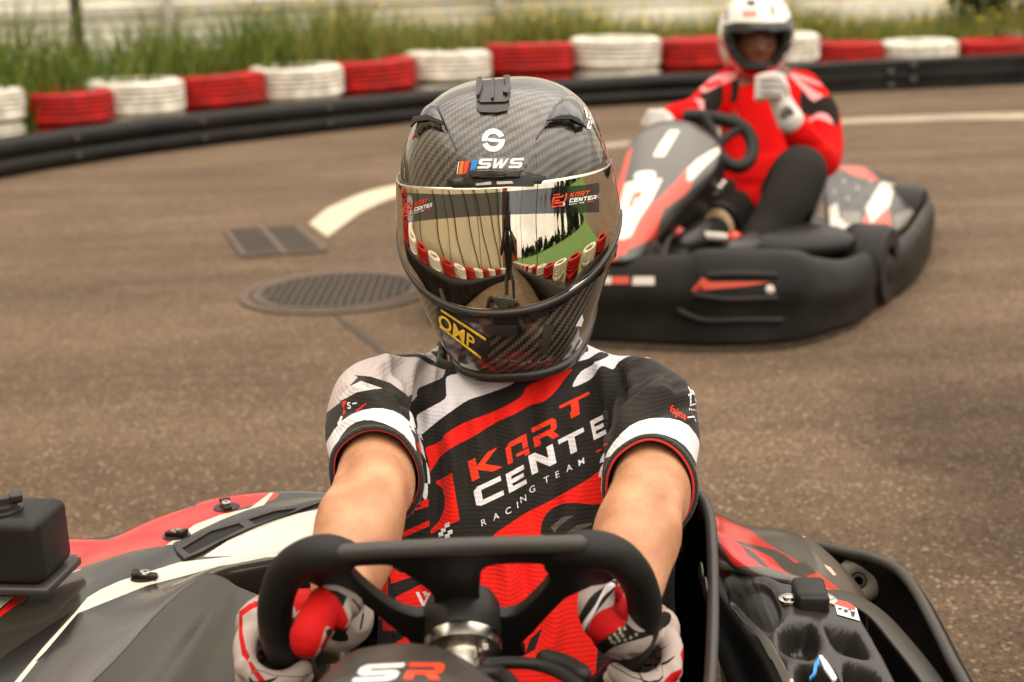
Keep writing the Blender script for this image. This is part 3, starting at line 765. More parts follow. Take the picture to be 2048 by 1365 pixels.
def carbon_mat():
    m = bpy.data.materials.new('carbon_twill'); m.use_nodes = True; N = m.node_tree.nodes; L = m.node_tree.links; b = N['Principled BSDF']
    b.inputs['Roughness'].default_value = .34; b.inputs['Coat Weight'].default_value = 1; b.inputs['Coat Roughness'].default_value = .02; b.inputs['Specular IOR Level'].default_value = .5
    uv = N.new('ShaderNodeUVMap'); uv.uv_map = 'weave'; sp = N.new('ShaderNodeSeparateXYZ'); L.new(uv.outputs['UV'], sp.inputs[0])
    def math_(op, a, b_=None, c=None):
        x = N.new('ShaderNodeMath'); x.operation = op
        for k, q in enumerate((a, b_)):
            if q is None: continue
            if isinstance(q, (int, float)): x.inputs[k].default_value = q
            else: L.new(q, x.inputs[k])
        return x.outputs[0]
    fu = math_('FLOOR', sp.outputs['X']); fv = math_('FLOOR', sp.outputs['Y'])
    s = math_('ADD', fu, fv); md = math_('FLOORED_MODULO', s, 4.0); over = math_('LESS_THAN', md, 2.0)      # 2x2 twill
    # tow profile: raises each tow and darkens its edges in the colour
    ru = math_('ABSOLUTE', math_('SUBTRACT', math_('FRACT', sp.outputs['X']), .5)); rv = math_('ABSOLUTE', math_('SUBTRACT', math_('FRACT', sp.outputs['Y']), .5))
    mix = N.new('ShaderNodeMix'); L.new(over, mix.inputs['Factor']); L.new(ru, mix.inputs['A']); L.new(rv, mix.inputs['B'])
    sh = math_('SUBTRACT', 1.0, math_('MULTIPLY', mix.outputs['Result'], 1.0))
    c = N.new('ShaderNodeMix'); c.data_type = 'RGBA'; c.inputs['A'].default_value = (.018, .015, .012, 1); c.inputs['B'].default_value = (.115, .094, .067, 1)
    L.new(over, c.inputs['Factor'])
    vm = N.new('ShaderNodeVectorMath'); vm.operation = 'SCALE'; L.new(c.outputs['Result'], vm.inputs[0]); L.new(sh, vm.inputs['Scale'])
    L.new(vm.outputs['Vector'], b.inputs['Base Color'])
    bp = N.new('ShaderNodeBump'); bp.inputs['Strength'].default_value = .35; bp.inputs['Distance'].default_value = .0006; L.new(sh, bp.inputs['Height']); L.new(bp.outputs['Normal'], b.inputs['Normal'])
    return m
M['carbon'] = carbon_mat()
M['visor'] = mat('mirror_visor', (0.66, 0.59, 0.47, 1), 0.02, metal=1.0)
M['visor_tint'] = mat('black_sunstrip', (0.012, 0.011, 0.010, 1), 0.06, spec=.9, coat=1)
M['satin_black'] = mat('satin_black', (0.022, 0.019, 0.016, 1), 0.32, bump=('noise', 400, .08, .001))
M['deep'] = mat('vent_dark', (0.006, 0.005, 0.004, 1), .8)  # near-black that paints shade into slots; also on the dark pod side
M['lining'] = mat('helmet_lining', (0.02, 0.02, 0.02, 1), .95)
M['logo_white'] = mat('logo_white', (0.86, 0.84, 0.80, 1), .35)
M['logo_red'] = mat('logo_red', (0.80, 0.06, 0.02, 1), .35)
M['logo_yellow'] = mat('logo_yellow', (0.80, 0.52, 0.03, 1), .35)
M['logo_blue'] = mat('logo_blue', (0.02, 0.22, 0.62, 1), .35)
M['logo_orange'] = mat('logo_orange', (0.85, 0.17, 0.03, 1), .35)

driver = thing('person', (.0, 1.62, .15), 'driver in mirrored carbon helmet and red, white and black jersey, gripping the steering wheel', 'person')
NA, NE = 120, 70
helmet = hshell(0, -math.pi, math.pi, lambda a: (-math.pi / 2 + .001, math.pi / 2 - .001), NA, NE, 'helmet', M['carbon'], driver, closed=True)
helmet['label'] = 'glossy carbon fibre full face helmet with mirrored visor'
me = helmet.data; uvl = me.uv_layers.new(name='weave'); iHR = HR_.inverted(); off = origin_of(helmet)
def wv(p):
    q = B_ @ (iHR @ (Vector(p) - HC))
    rr = Vector((q.x, q.z + .02, 0)); R3 = max(q.length, 1e-4)
    th_ = math.acos(max(-1, min(1, (q.y * .9 + q.z * .45) / R3)))
    ax_ = Vector((q.x, q.z * .9 - q.y * .45)).normalized() if (q.x or q.z) else Vector((1, 0))
    x, y = ax_.x * th_ * .15, ax_.y * th_ * .15
    sc_ = 1 / .0028
    return ((x * .174 + y * .985) * sc_, (-x * .985 + y * .174) * sc_)
cache = [wv(v.co + off) for v in me.vertices]
for l in me.loops: uvl.data[l.index].uv = cache[l.vertex_index]
HB = bvh_of(helmet)
def hp(poly, h, name, mt, step=7, skirt=.003, **k):
    V, Fc = patch(HB, poly, h, step=step, skirt=skirt, **k)
    return mk(name, V, Fc, mt, helmet, auto=50)
def Z1(*p): return [(760 + x / 3.7923, 120 + y / 3.7923) for x, y in p]
def Z2(*p): return [(760 + x / 3.4115, 360 + y / 3.4115) for x, y in p]

# visor
def vis(a):
    t = min(1, abs(a) / rad(88))
    return (rad(-21) + rad(24) * t ** 2.0, rad(26.5) + rad(2.5) * t ** 2)
visor = hshell(.0042, rad(-88), rad(88), vis, 110, 44, 'visor', M['visor'], helmet)
solid(visor, .0018, -1); visor.data.materials.append(M['gloss_black']); visor.modifiers['s'].material_offset_rim = 1
VB = bvh_of(visor)
def strip_edge(ef, w, off, name, mt, a0=-88, a1=88, n=72):
    def f(a):
        e = ef(a); return (e - w / 2, e + w / 2)
    o = hshell(off, rad(a0), rad(a1), f, n, 2, name, mt, helmet); solid(o, .004, -1); return o
strip_edge(lambda a: vis(a)[0] - rad(1.1), rad(2.6), .0062, 'visor_seal', M['satin_black'])
# chin bar frame below the visor
hp(Z2((205, 590), (300, 735), (385, 800), (520, 870), (640, 900), (760, 915), (880, 915), (1000, 885), (1120, 830), (1260, 745), (1420, 620), (1560, 470), (1600, 430), (1585, 520), (1490, 640), (1290, 800), (1150, 905), (1040, 960), (960, 1040), (905, 1055), (730, 1040), (680, 975), (540, 935), (400, 830), (290, 760)), .0045, 'chin_frame', M['gloss_black'], step=8)
hp(Z2((715, 990), (720, 985), (930, 985), (935, 1040), (900, 1052), (740, 1040)), .0065, 'chin_vent', M['satin_black'])
# bottom rubber trim
def rim(a): 
    return (rad(-90), rad(-90))
rp = []
for k in range(96):
    a = 2 * math.pi * k / 96
    # search the elevation where the shell meets its bottom plane
    lo_, hi_ = rad(-80), rad(-10)
    for _ in range(24):
        md_ = (lo_ + hi_) / 2; p = hpt(a, md_); zc = -.150 + .05 * max(0, min(1, (.05 - p.y) / .16))
        if p.z <= zc + 1e-5: lo_ = md_
        else: hi_ = md_
    rp.append(Hl(hpt(a, hi_)))
mb = MB(); mb.tube(rp + rp[:2], .0075, seg=8, cap=False); mb.build('rim_trim', M['satin_black'], helmet)
# sunstrip on the visor
def vp(poly, h, name, mt, step=7, skirt=.0, **k):
    V, Fc = patch(VB, poly, h, step=step, skirt=skirt, **k); return mk(name, V, Fc, mt, helmet)
vp(Z2((150, 90), (210, 92), (470, 100), (700, 92), (880, 78), (1080, 62), (1250, 48), (1400, 36), (1492, 20), (1495, 80), (1492, 222), (1300, 228), (1080, 232), (880, 238), (640, 250), (400, 268), (240, 284), (165, 298), (160, 200)), .0006, 'sunstrip', M['visor_tint'])
def logo(polys, B, h, name, mt, parent, step=6):
    V, Fc = [], []
    for p in polys:
        v, f = patch(B, p, h, step=step); b = len(V); V += v; Fc += [tuple(i + b for i in q) for q in f]
    return mk(name, V, Fc, mt, parent)
def stroke(pts, w):
    pts = [Vector(p) for p in pts]; Lp, Rp = [], []
    for i, p in enumerate(pts):
        t = (pts[min(i + 1, len(pts) - 1)] - pts[max(i - 1, 0)]).normalized(); nn = Vector((-t.y, t.x)) * w / 2
        Lp.append(p + nn); Rp.append(p - nn)
    return [tuple(p) for p in Lp + Rp[::-1]]
def kc_logo(o, ex, ey, sc_):
    """the kart centre emblem and words; o = lower left of the emblem in pixels"""
    T = lambda x, y: (o[0] + ex[0] * x + ey[0] * y, o[1] + ex[1] * x + ey[1] * y)
    red, white = [], []
    tr = lambda L_: [T(*p) for p in L_]
    red.append(stroke(tr([(.2, 1.35), (1.0, 1.35)]), 3.0 * sc_)); red.append(stroke(tr([(.12, .95), (.2, 1.05), (1.35, 1.05), (1.5, 1.25)]), 3.0 * sc_))
    red.append(stroke(tr([(.35, .68), (1.0, .68)]), 3.0 * sc_))
    red.append(stroke(tr([(1.9, 1.4), (1.8, .72), (1.6, .40), (.32, .40)]), 3.2 * sc_)); red.append(stroke(tr([(.32, .95), (.16, .85), (.02, .02), (1.7, .02)]), 3.2 * sc_))
    white += text_tris('$', T(1.45, .06), (ex[0] * .6, ex[1] * .6), (ey[0] * .6, ey[1] * .6), .02)
    red += glyphs('KART', T(2.35, .86), (ex[0] * .56, ex[1] * .56), (ey[0] * .5 + ex[0] * .12, ey[1] * .5 + ex[1] * .12), .18)
    white += glyphs('CENTER', T(2.3, .25), (ex[0] * .52, ex[1] * .52), (ey[0] * .46 + ex[0] * .1, ey[1] * .46 + ex[1] * .1), .16)
    white += text_tris('RACING  TEAM', T(2.3, -.02), (ex[0] * .26, ex[1] * .26), (ey[0] * .22, ey[1] * .22), .01, 1.15)
    red.append(stroke(tr([(4.6, .06), (5.6, .06)]), 1.2 * sc_))
    return red, white
r_, w_ = kc_logo(Z2((1168, 187))[0], (15.0, -2.0), (0.6, -17.5), 1.0)
logo(r_, VB, .0012, 'strip_logo', M['logo_red'], helmet); logo(w_, VB, .0012, 'strip_logo', M['logo_white'], helmet)
r_, w_ = kc_logo(Z2((162, 250))[0], (9.8, -2.6), (0.6, -17.0), 1.0)
logo(r_, VB, .0012, 'strip_logo', M['logo_red'], helmet); logo(w_, VB, .0012, 'strip_logo', M['logo_white'], helmet)
# brow vent
hp(Z1((508, 905), (680, 870), (700, 845), (1075, 835), (1100, 850), (1262, 885), (1212, 968), (900, 985), (545, 992)), .005, 'brow_vent', M['satin_black'], step=6, round_px=4)
hp(Z1((668, 845), (720, 835), (740, 830), (1000, 826), (1080, 838), (1065, 905), (1010, 918), (850, 922), (700, 915)), .012, 'vent_slider', M['satin_black'], step=5, round_px=5)
for k in range(3):
    y = 856 + k * 18
    hp(Z1((770, y), (960, y - 3), (960, y + 4), (770, y + 7)), .0128, 'slider_ridge', M['gloss_black'], step=5, skirt=.001)
hp(Z1((735, 940), (850, 926), (850, 948), (742, 956)), .0066, 'mesh_inlet', M['alu'], step=5, skirt=.001); hp(Z1((890, 926), (1000, 922), (1010, 940), (890, 948)), .0066, 'mesh_inlet', M['alu'], step=5, skirt=.001)
# crown ridge lines
for pl in (((440, 335), (520, 540), (578, 680)), ((1385, 290), (1300, 430), (1185, 600))):
    q = spl([Vector((a_, b_, 0)) for a_, b_ in Z1(*pl)], 6); pts = []
    for p in q:
        L_, N_ = hit(HB, p.x, p.y)
        if L_: pts.append(L_ + N_ * .0002)
    MB().tube(pts, .0011, seg=6).build('crown_ridge', M['gloss_black'], helmet)
# horn vents
def scoop(poly, lowy, name='scoop_vent'):
    ys = [p[1] for p in poly]; y0, y1 = min(ys), max(ys)
    return hp(poly, .01, name, M['gloss_black'], step=5, skirt=.006, prof=lambda x, y, d: .009 * min(1, d / 11) ** .6 * (.35 + .65 * (y - y0) / (y1 - y0)) + .0004)
scoop(Z1((395, 322), (430, 345), (490, 480), (515, 560), (430, 540), (385, 520), (335, 545), (285, 605), (268, 600), (285, 480), (330, 370)), 0)
scoop(Z1((1375, 300), (1430, 275), (1500, 300), (1535, 350), (1550, 480), (1535, 545), (1480, 555), (1440, 515), (1360, 500), (1240, 525), (1270, 440), (1320, 350)), 0)
hp(Z1((300, 470), (390, 458), (505, 505), (512, 530), (400, 495), (320, 505), (285, 540)), .0098, 'scoop_slot_shade', M['deep'], step=5, skirt=.002)  # flat near-black patches paint the shade inside both scoop mouths
hp(Z1((1245, 500), (1330, 465), (1400, 455), (1460, 480), (1520, 545), (1480, 520), (1420, 490), (1340, 490)), .0098, 'scoop_slot_shade', M['deep'], step=5, skirt=.002)
# camera mount
def mslab(poly, h, nm='camera_mount'): return hp(poly, h, nm, M['satin_black'], step=6, skirt=h * .9)
mslab(Z1((735, 330), (975, 325), (965, 400), (880, 415), (760, 410), (735, 380)), .003)
mslab(Z1((745, 190), (975, 175), (980, 330), (950, 345), (770, 350), (740, 330)), .005)
mslab(Z1((745, 185), (778, 180), (785, 240), (760, 310), (738, 320), (736, 240)), .0085, 'mount_clip'); mslab(Z1((940, 172), (985, 170), (990, 240), (970, 300), (935, 290), (960, 240)), .0085, 'mount_clip')
mslab(Z1((852, 190), (874, 188), (868, 330), (846, 330)), .0075, 'mount_rib')
# emblems
c0 = Z1((860, 612))[0]
def circ(cx, cy, r, n=28, sy=1.0): return [(cx + r * math.cos(2 * math.pi * k / n), cy + r * sy * math.sin(2 * math.pi * k / n)) for k in range(n)]
def arc(cx, cy, r0, r1, a0, a1, n=14):
    A = [rad(a0 + (a1 - a0) * k / n) for k in range(n + 1)]
    return [(cx + r0 * math.cos(t), cy - r0 * math.sin(t)) for t in A] + [(cx + r1 * math.cos(t), cy - r1 * math.sin(t)) for t in reversed(A)]
R0 = 23.0
S_ = [arc(c0[0], c0[1], R0, R0 * .58, 15, 192), arc(c0[0], c0[1], R0, R0 * .58, 195, 372), stroke([(c0[0] - R0 * .8, c0[1] - 1.5), (c0[0] + R0 * .8, c0[1] + 1.5)], 6.5)]
S_[0] = arc(c0[0], c0[1], R0, R0 * .55, 22, 185); S_[1] = arc(c0[0], c0[1], R0, R0 * .55, 202, 365)
logo(S_, HB, .0008, 'crown_emblem', M['logo_white'], helmet, step=4)
logo([Z1((575, 880), (605, 765), (625, 742), (1125, 738), (1135, 745), (1105, 835), (1060, 842), (690, 842), (650, 872))], HB, .0005, 'brow_sticker', M['visor_tint'], helmet)
logo([Z1((585, 868), (597, 772), (603, 772), (590, 870))], HB, .001, 'brow_bars', M['logo_white'], helmet)
logo([Z1((597, 868), (612, 772), (640, 770), (628, 866))], HB, .001, 'brow_bars', M['logo_orange'], helmet)
logo([Z1((634, 866), (646, 770), (682, 765), (665, 845), (655, 862))], HB, .001, 'brow_bars', M['logo_red'], helmet)
logo([Z1((684, 838), (702, 762), (748, 760), (730, 822), (710, 836))], HB, .001, 'brow_bars', M['logo_blue'], helmet)
p0 = Z1((738, 826))[0]; logo(glyphs('SWS', p0, (25.5, -.4), (5.5, -19.5), .12), HB, .001, 'brow_lettering', M['logo_white'], helmet, step=4)
# yellow chin lettering
logo([Z2((420, 878), (726, 1078), (722, 1095), (420, 895)), Z2((412, 990), (692, 1202), (690, 1220), (412, 1004))], HB, .0012, 'chin_bars', M['logo_yellow'], helmet)
p0 = Z2((405, 985))[0]; logo(text_tris('OMP', p0, (33, 23), (2, -35), .020, 1.04), HB, .0022, 'chin_lettering', M['logo_yellow'], helmet, step=4)
logo([Z2((395, 870), (420, 870), (735, 1070), (755, 1085), (735, 1230), (690, 1225), (400, 1010), (385, 960))], HB, .0006, 'chin_sticker', M['satin_black'], helmet)
logo([Z2((1120, 990), (1190, 985), (1140, 1180), (1080, 1185), (1095, 1100))], HB, .0008, 'chin_mark', M['plastic_grey'], helmet)
logo([Z2((1375, 915), (1383, 955), (1370, 1000), (1330, 995), (1350, 960))], HB, .001, 'chin_mark', M['logo_white'], helmet)
logo([Z2((1410, 648), (1330, 735), (1265, 750), (1300, 715))], HB, .0058, 'visor_tab', M['logo_white'], helmet)
logo([Z1((1545, 360), (1562, 385), (1575, 450), (1560, 440)),], HB, .001, 'side_lettering', M['logo_white'], helmet)
logo([Z1(*q) for q in (((1560, 520), (1572, 528), (1590, 470), (1580, 462)), ((1576, 525), (1590, 530), (1600, 505), (1590, 498)), ((1592, 490), (1602, 494), (1606, 470), (1596, 462)), ((1582, 452), (1592, 458), (1594, 440), (1584, 434)))], HB, .001, 'side_lettering', M['logo_white'], helmet, step=4)
logo([Z1((240, 600), (262, 545), (265, 575), (245, 608))], HB, .001, 'side_mark', M['logo_red'], helmet)
# ============================================================ DRIVER: body, jersey, gloves
def skin_mat():
    m = mat('skin', (0.52, 0.27, 0.145, 1), 0.5, sss=.25, spec=.4)
    N = m.node_tree.nodes; L = m.node_tree.links; b = N['Principled BSDF']; t = N.new('ShaderNodeTexCoord')
    n1 = N.new('ShaderNodeTexNoise'); n1.inputs['Scale'].default_value = 26; n1.inputs['Detail'].default_value = 6
    L.new(t.outputs['Object'], n1.inputs['Vector']); r = N.new('ShaderNodeValToRGB')
    r.color_ramp.elements[0].position = .3; r.color_ramp.elements[0].color = (.40, .172, .085, 1); r.color_ramp.elements[1].position = .72; r.color_ramp.elements[1].color = (.60, .315, .175, 1)
    L.new(n1.outputs['Fac'], r.inputs['Fac']); L.new(r.outputs['Color'], b.inputs['Base Color'])
    n2 = N.new('ShaderNodeTexNoise'); n2.inputs['Scale'].default_value = 420; n2.inputs['Detail'].default_value = 3; L.new(t.outputs['Object'], n2.inputs['Vector'])
    bp = N.new('ShaderNodeBump'); bp.inputs['Strength'].default_value = .25; bp.inputs['Distance'].default_value = .0012; L.new(n2.outputs['Fac'], bp.inputs['Height']); L.new(bp.outputs['Normal'], b.inputs['Normal'])
    return m
M['skin'] = skin_mat()
# joints
SHL, SHR = U(760, 800, 1.675), U(1290, 806, 1.675)
CUL, CUR = U(752, 960, 1.50), U(1302, 982, 1.50)
ELL, ELR = U(738, 1000, 1.435), U(1288, 1020, 1.435)
WRL, WRR = U(676, 1215, 1.32), U(1240, 1235, 1.32)
ring = []
NK = U(1012, 712, 1.735)
def ellring(c, a, b, n=2.4, k=40, tilt=0):
    out = []
    for i in range(k):
        t = 2 * math.pi * i / k; cx, sx = math.cos(t), math.sin(t)
        r = (abs(cx) ** n + abs(sx) ** n) ** (-1 / n)
        out.append(Vector((c[0] + a * r * cx, c[1] + b * r * sx, c[2] - tilt * r * sx)))
    return out
def loft(mb, rings, cap=True):
    k = len(rings[0]); V = [p for r in rings for p in r]; n = len(rings)
    Fc = [(i * k + j, i * k + (j + 1) % k, (i + 1) * k + (j + 1) % k, (i + 1) * k + j) for i in range(n - 1) for j in range(k)]
    if cap: Fc += [tuple(reversed(range(k))), tuple((n - 1) * k + j for j in range(k))]
    return mb.add(V, Fc)
# torso rings: centre x, y, z, half width, half depth
TR = [(.005, 1.40, .14, .165, .125), (.005, 1.44, .20, .170, .125), (.005, 1.49, .27, .168, .122), (.005, 1.545, .34, .170, .120), (.005, 1.59, .40, .178, .120),
      (.005, 1.625, .455, .186, .118), (.005, 1.65, .50, .184, .108), (.004, 1.665, .535, .172, .096), (.0, 1.672, .566, .150, .082), (-.004, 1.678, .590, .105, .066), (-.006, 1.68, .62, .062, .056)]
def torso(mb, grow=0.0):
    rr = [ellring((x, y, z), a + grow, b + grow, 2.5) for x, y, z, a, b in TR]
    loft(mb, rr)
# --- body: torso under the jersey, neck, arms, wrists, thighs, one continuous mesh
mb = MB(); torso(mb, -.016)
mb.tube([(-.006, 1.69, .55), (-.006, 1.685, .66)], [.055, .052], seg=20)
mb.ball(Hl((0, -.01, .01)), (.075, .09, .115))
def arm(sh, cu, el, wr):
    s = Vector(sh); outv = Vector((1 if sh.x > 0 else -1, 0, 0))
    fm = el.lerp(wr, .28) ; fm2 = el.lerp(wr, .62)
    mb.tube([s + Vector((0, .01, 0)), s.lerp(cu, .5), cu, cu.lerp(el, .6), el, fm, fm2, wr], [.034, .040, .0440, .0430, .0410, .0462, .0405, .027], seg=28, res=5, flat=.96)
arm(SHL, CUL, ELL, WRL); arm(SHR, CUR, ELR, WRR)
for s in (-1, 1):
    hip = Vector((.10 * s, 1.42, .17)); kn = Vector((.17 * s, 1.12, .34)); an = Vector((.13 * s, .80, .16))
    mb.tube([hip, hip.lerp(kn, .5), kn, kn.lerp(an, .5), an], [.085, .075, .055, .052, .038], seg=20, res=3)
body = union('body', mb, .0055, M['skin'], driver, 6)
# arm anatomy: elbow fold and muscle swelling, pushed along the normals
def bulge(o, centers):
    me = o.data; off = origin_of(o); co = np.empty(len(me.vertices) * 3); me.vertices.foreach_get('co', co); co = co.reshape(-1, 3)
    no = np.empty(len(me.vertices) * 3); me.vertices.foreach_get('normal', no); no = no.reshape(-1, 3)
    w = co + np.array(off)
    for c, r, a in centers:
        d = np.linalg.norm((w - np.array(c)) / np.array(r), axis=1); co += no * (a * np.exp(-d ** 2))[:, None]
    me.vertices.foreach_set('co', co.ravel()); me.update()
def front(px, py, dd): return tuple(U(px, py, dd))
bulge(body, [(front(700, 952, 1.42), (.022, .04, .010), -.007), (front(722, 940, 1.42), (.02, .04, .008), -.005), (front(1300, 985, 1.42), (.024, .04, .010), -.008), (front(1272, 1000, 1.42), (.02, .04, .008), -.004), (front(815, 1070, 1.38), (.014, .04, .03), -.006), (front(1335, 1100, 1.38), (.014, .04, .04), -.005),
             (front(790, 960, 1.42), (.02, .04, .03), .003), (front(662, 1010, 1.40), (.02, .04, .03), .003), (front(1230, 1010, 1.42), (.02, .04, .03), .003), (front(760, 1040, 1.38), (.03, .04, .03), .003), (front(1230, 1070, 1.38), (.03, .04, .03), .002)])

# --- jersey
mb = MB(); torso(mb, .004)
def sleeve(sh, cu, el):
    ax = (el - cu).normalized(); end = cu + ax * .045
    inn = Vector((.07 if sh.x > 0 else -.07, 1.68, .545)); inn.x += 0
    mb.tube([inn, sh + Vector((0, .004, -.004)), sh.lerp(cu, .35) + Vector((.010 if sh.x > 0 else -.010, 0, .004)), sh.lerp(cu, .75), cu + ax * .012, end], [.050, .055, .0575, .0575, .056, .056], seg=30, res=5, flat=.86)
    return cu, ax
cl = sleeve(SHL, CUL, ELL); cr_ = sleeve(SHR, CUR, ELR)
jersey = union('jersey', mb, .0045, M['skin'], driver, 5)
# refine, crease, open the sleeves and the neck
bm = bmesh.new(); bm.from_mesh(jersey.data); off = origin_of(jersey)
cuts = []
for (cu, ax, sx) in ((cl[0], cl[1], -1), (cr_[0], cr_[1], 1)):
    nn = (ax + Vector((sx * .10, 0, -.05))).normalized()
    near = [f for f in bm.faces if (lambda q: q.length < .12 and (q - ax * q.dot(ax)).length < .078 and q.dot(ax) > -.05)((f.calc_center_median() + off) - cu)]
    geom = list({v for f in near for v in f.verts} | {e for f in near for e in f.edges}) + near
    bmesh.ops.bisect_plane(bm, geom=geom, plane_co=cu - off, plane_no=nn, clear_outer=True, dist=.0001)
near = [f for f in bm.faces if abs((f.calc_center_median() + off).x) < .085]
geom = list({v for f in near for v in f.verts} | {e for f in near for e in f.edges}) + near
bmesh.ops.bisect_plane(bm, geom=geom, plane_co=Vector((0, 1.66, .602)) - off, plane_no=Vector((0, -.12, 1)), clear_outer=True, dist=.0001)
geom = bm.verts[:] + bm.edges[:] + bm.faces[:]
bmesh.ops.bisect_plane(bm, geom=geom, plane_co=Vector((0, 1.5, .165)) - off, plane_no=Vector((0, 0, -1)), clear_outer=True, dist=.0001)
bmesh.ops.triangulate(bm, faces=[f for f in bm.faces if len(f.verts) > 4])
bm.to_mesh(jersey.data); bm.free()
sub = jersey.modifiers.new('s', 'SUBSURF'); sub.levels = 1; sub.render_levels = 1
me2 = evalmesh(jersey); old = jersey.data; jersey.modifiers.clear(); jersey.data = me2; bpy.data.meshes.remove(old)
JB = bvh_of(jersey)
def foldline(px, w, a):
    q = spl([Vector((x, y, 0)) for x, y in px], 5); P = []
    for p in q:
        L_, N_ = hit(JB, p.x, p.y)
        if L_: P.append(tuple(L_))
    return (np.array(P), w, a) if len(P) > 1 else None
FL = [foldline(*f) for f in [
    (((960, 760), (952, 840), (965, 930), (955, 1030)), .010, .004), (((985, 770), (985, 850), (1000, 940)), .008, -.0045), (((1030, 760), (1025, 840), (1040, 900), (1030, 1000)), .011, .0045),
    (((1060, 800), (1065, 880), (1055, 980), (1065, 1060)), .008, -.005), (((1100, 770), (1095, 850), (1105, 950), (1090, 1060)), .010, .004), (((1130, 850), (1140, 950), (1125, 1060)), .008, -.004),
    (((905, 790), (900, 870), (912, 960), (905, 1060)), .010, .0045), (((925, 800), (930, 900), (925, 1000)), .007, -.004), (((870, 860), (875, 950), (868, 1060)), .009, -.005),
    (((1165, 740), (1175, 800), (1190, 860), (1195, 900)), .009, -.005), (((1195, 725), (1215, 780), (1220, 850), (1215, 900)), .009, .005), (((1235, 730), (1245, 790), (1235, 850)), .008, -.006), (((1262, 745), (1262, 800), (1245, 870)), .008, .004),
    (((880, 700), (850, 740), (838, 800), (838, 860)), .008, -.007), (((850, 705), (820, 750), (815, 800)), .008, .0045), (((820, 712), (790, 740), (770, 790)), .008, -.0045), (((790, 715), (748, 740), (720, 780)), .008, .004),
    (((870, 720), (865, 760), (850, 820)), .007, .004), (((700, 790), (760, 790), (820, 830)), .009, .0045), (((690, 820), (740, 812), (800, 850)), .008, -.0045), (((740, 760), (790, 800), (825, 850)), .008, -.004),
    (((1225, 880), (1270, 810), (1330, 770), (1370, 765)), .010, .005), (((1228, 895), (1290, 835), (1350, 810), (1385, 815)), .009, -.0055), (((1240, 800), (1290, 750), (1340, 730)), .009, -.004),
    (((690, 770), (730, 790), (770, 830), (800, 870)), .008, .0035), (((705, 745), (755, 770), (800, 800), (830, 830)), .007, -.004), (((680, 850), (730, 838), (790, 852)), .006, .003), (((735, 722), (745, 760), (735, 800)), .009, -.003), (((768, 712), (785, 750), (805, 790)), .007, .004),
    (((1240, 850), (1265, 800), (1300, 760)), .007, -.0045), (((1255, 868), (1300, 800), (1360, 790), (1390, 800)), .008, .0045), (((1240, 780), (1260, 740), (1300, 718)), .008, .004), (((1330, 740), (1350, 790), (1345, 840)), .009, -.003), (((1370, 770), (1380, 820), (1375, 860)), .007, .003), (((1260, 870), (1320, 845), (1380, 850)), .006, -.003),
    (((1000, 1110), (1020, 1160), (1010, 1240)), .010, .005), (((1040, 1110), (1050, 1170), (1045, 1220)), .008, -.005), (((1100, 1180), (1110, 1260), (1090, 1330)), .010, .005), (((1070, 1200), (1080, 1260), (1060, 1320)), .008, -.0045),
    (((780, 1130), (800, 1200), (790, 1280)), .010, .005), (((820, 1130), (840, 1200), (830, 1300)), .010, -.005)]]
FL = [f for f in FL if f]
me = jersey.data; co = np.empty(len(me.vertices) * 3); me.vertices.foreach_get('co', co); co = co.reshape(-1, 3); no = np.empty(len(me.vertices) * 3); me.vertices.foreach_get('normal', no); no = no.reshape(-1, 3)
w = co + np.array(off); dsp = np.zeros(len(w))
for P, wd, a in FL:
    dmin = np.full(len(w), 1e9); s_at = np.zeros(len(w))
    for i in range(len(P) - 1):
        A, Bq = P[i], P[i + 1]; ab = Bq - A; L2 = (ab ** 2).sum() + 1e-12
        t = np.clip(((w - A) @ ab) / L2, 0, 1); dd = np.linalg.norm(w - (A + t[:, None] * ab), axis=1)
        m_ = dd < dmin; dmin[m_] = dd[m_]; s_at[m_] = ((i + t) / (len(P) - 1))[m_]
    dsp += 1.75 * a * np.exp(-(dmin / wd) ** 2) * np.sqrt(np.clip(np.sin(math.pi * np.clip(s_at, .03, .97)), 0, 1))
dsp += .0016 * np.sin(w[:, 0] * 95 + 3 * np.sin(w[:, 2] * 22) + 5 * np.sin(w[:, 1] * 9)) * (.5 + .5 * np.sin(w[:, 2] * 31 + w[:, 0] * 12))
co += no * dsp[:, None]; me.vertices.foreach_set('co', co.ravel()); me.update()

def Z3(*p): return [(640 + x / 2.56, 660 + y / 2.56) for x, y in p]
CHAR = (36, 33, 28); GREY = (182, 170, 166); WHITE = (226, 220, 222); RED = (232, 30, 18); ORED = (240, 58, 30)
Zt = lambda *p: Z3(*p)
lay = []
lay.append((GREY, [Z3((-60, 420), (-60, 250), (40, 60), (240, 0), (640, 0), (648, 120), (655, 200), (640, 250), (560, 300), (500, 335), (470, 372), (440, 330), (380, 290), (300, 262), (200, 235), (150, 290), (110, 345), (90, 420))]))
lay.append((CHAR, [smoothpoly(Z3((335, 118), (420, 138), (500, 142), (560, 175), (640, 205), (640, 186), (575, 155), (505, 122), (430, 122), (350, 108)), 3), smoothpoly(Z3((520, 112), (560, 110), (600, 145), (645, 165), (645, 140), (600, 110)), 2),
                   smoothpoly(Z3((500, 336), (560, 300), (640, 255), (655, 222), (700, 232), (765, 205), (745, 176), (690, 160), (650, 175), (630, 240), (560, 275), (505, 300)), 3)]))
lay.append((CHAR, [Z3((175, 232), (230, 262), (320, 300), (270, 305), (200, 318), (120, 360), (40, 420), (20, 520), (140, 500), (300, 412), (430, 440), (505, 520), (500, 400), (440, 330), (360, 272), (260, 240))], .07))
lay.append(((200, 192, 188), [Z3((210, 262), (322, 300), (260, 306), (190, 320), (110, 362), (100, 345), (150, 290))], .07))
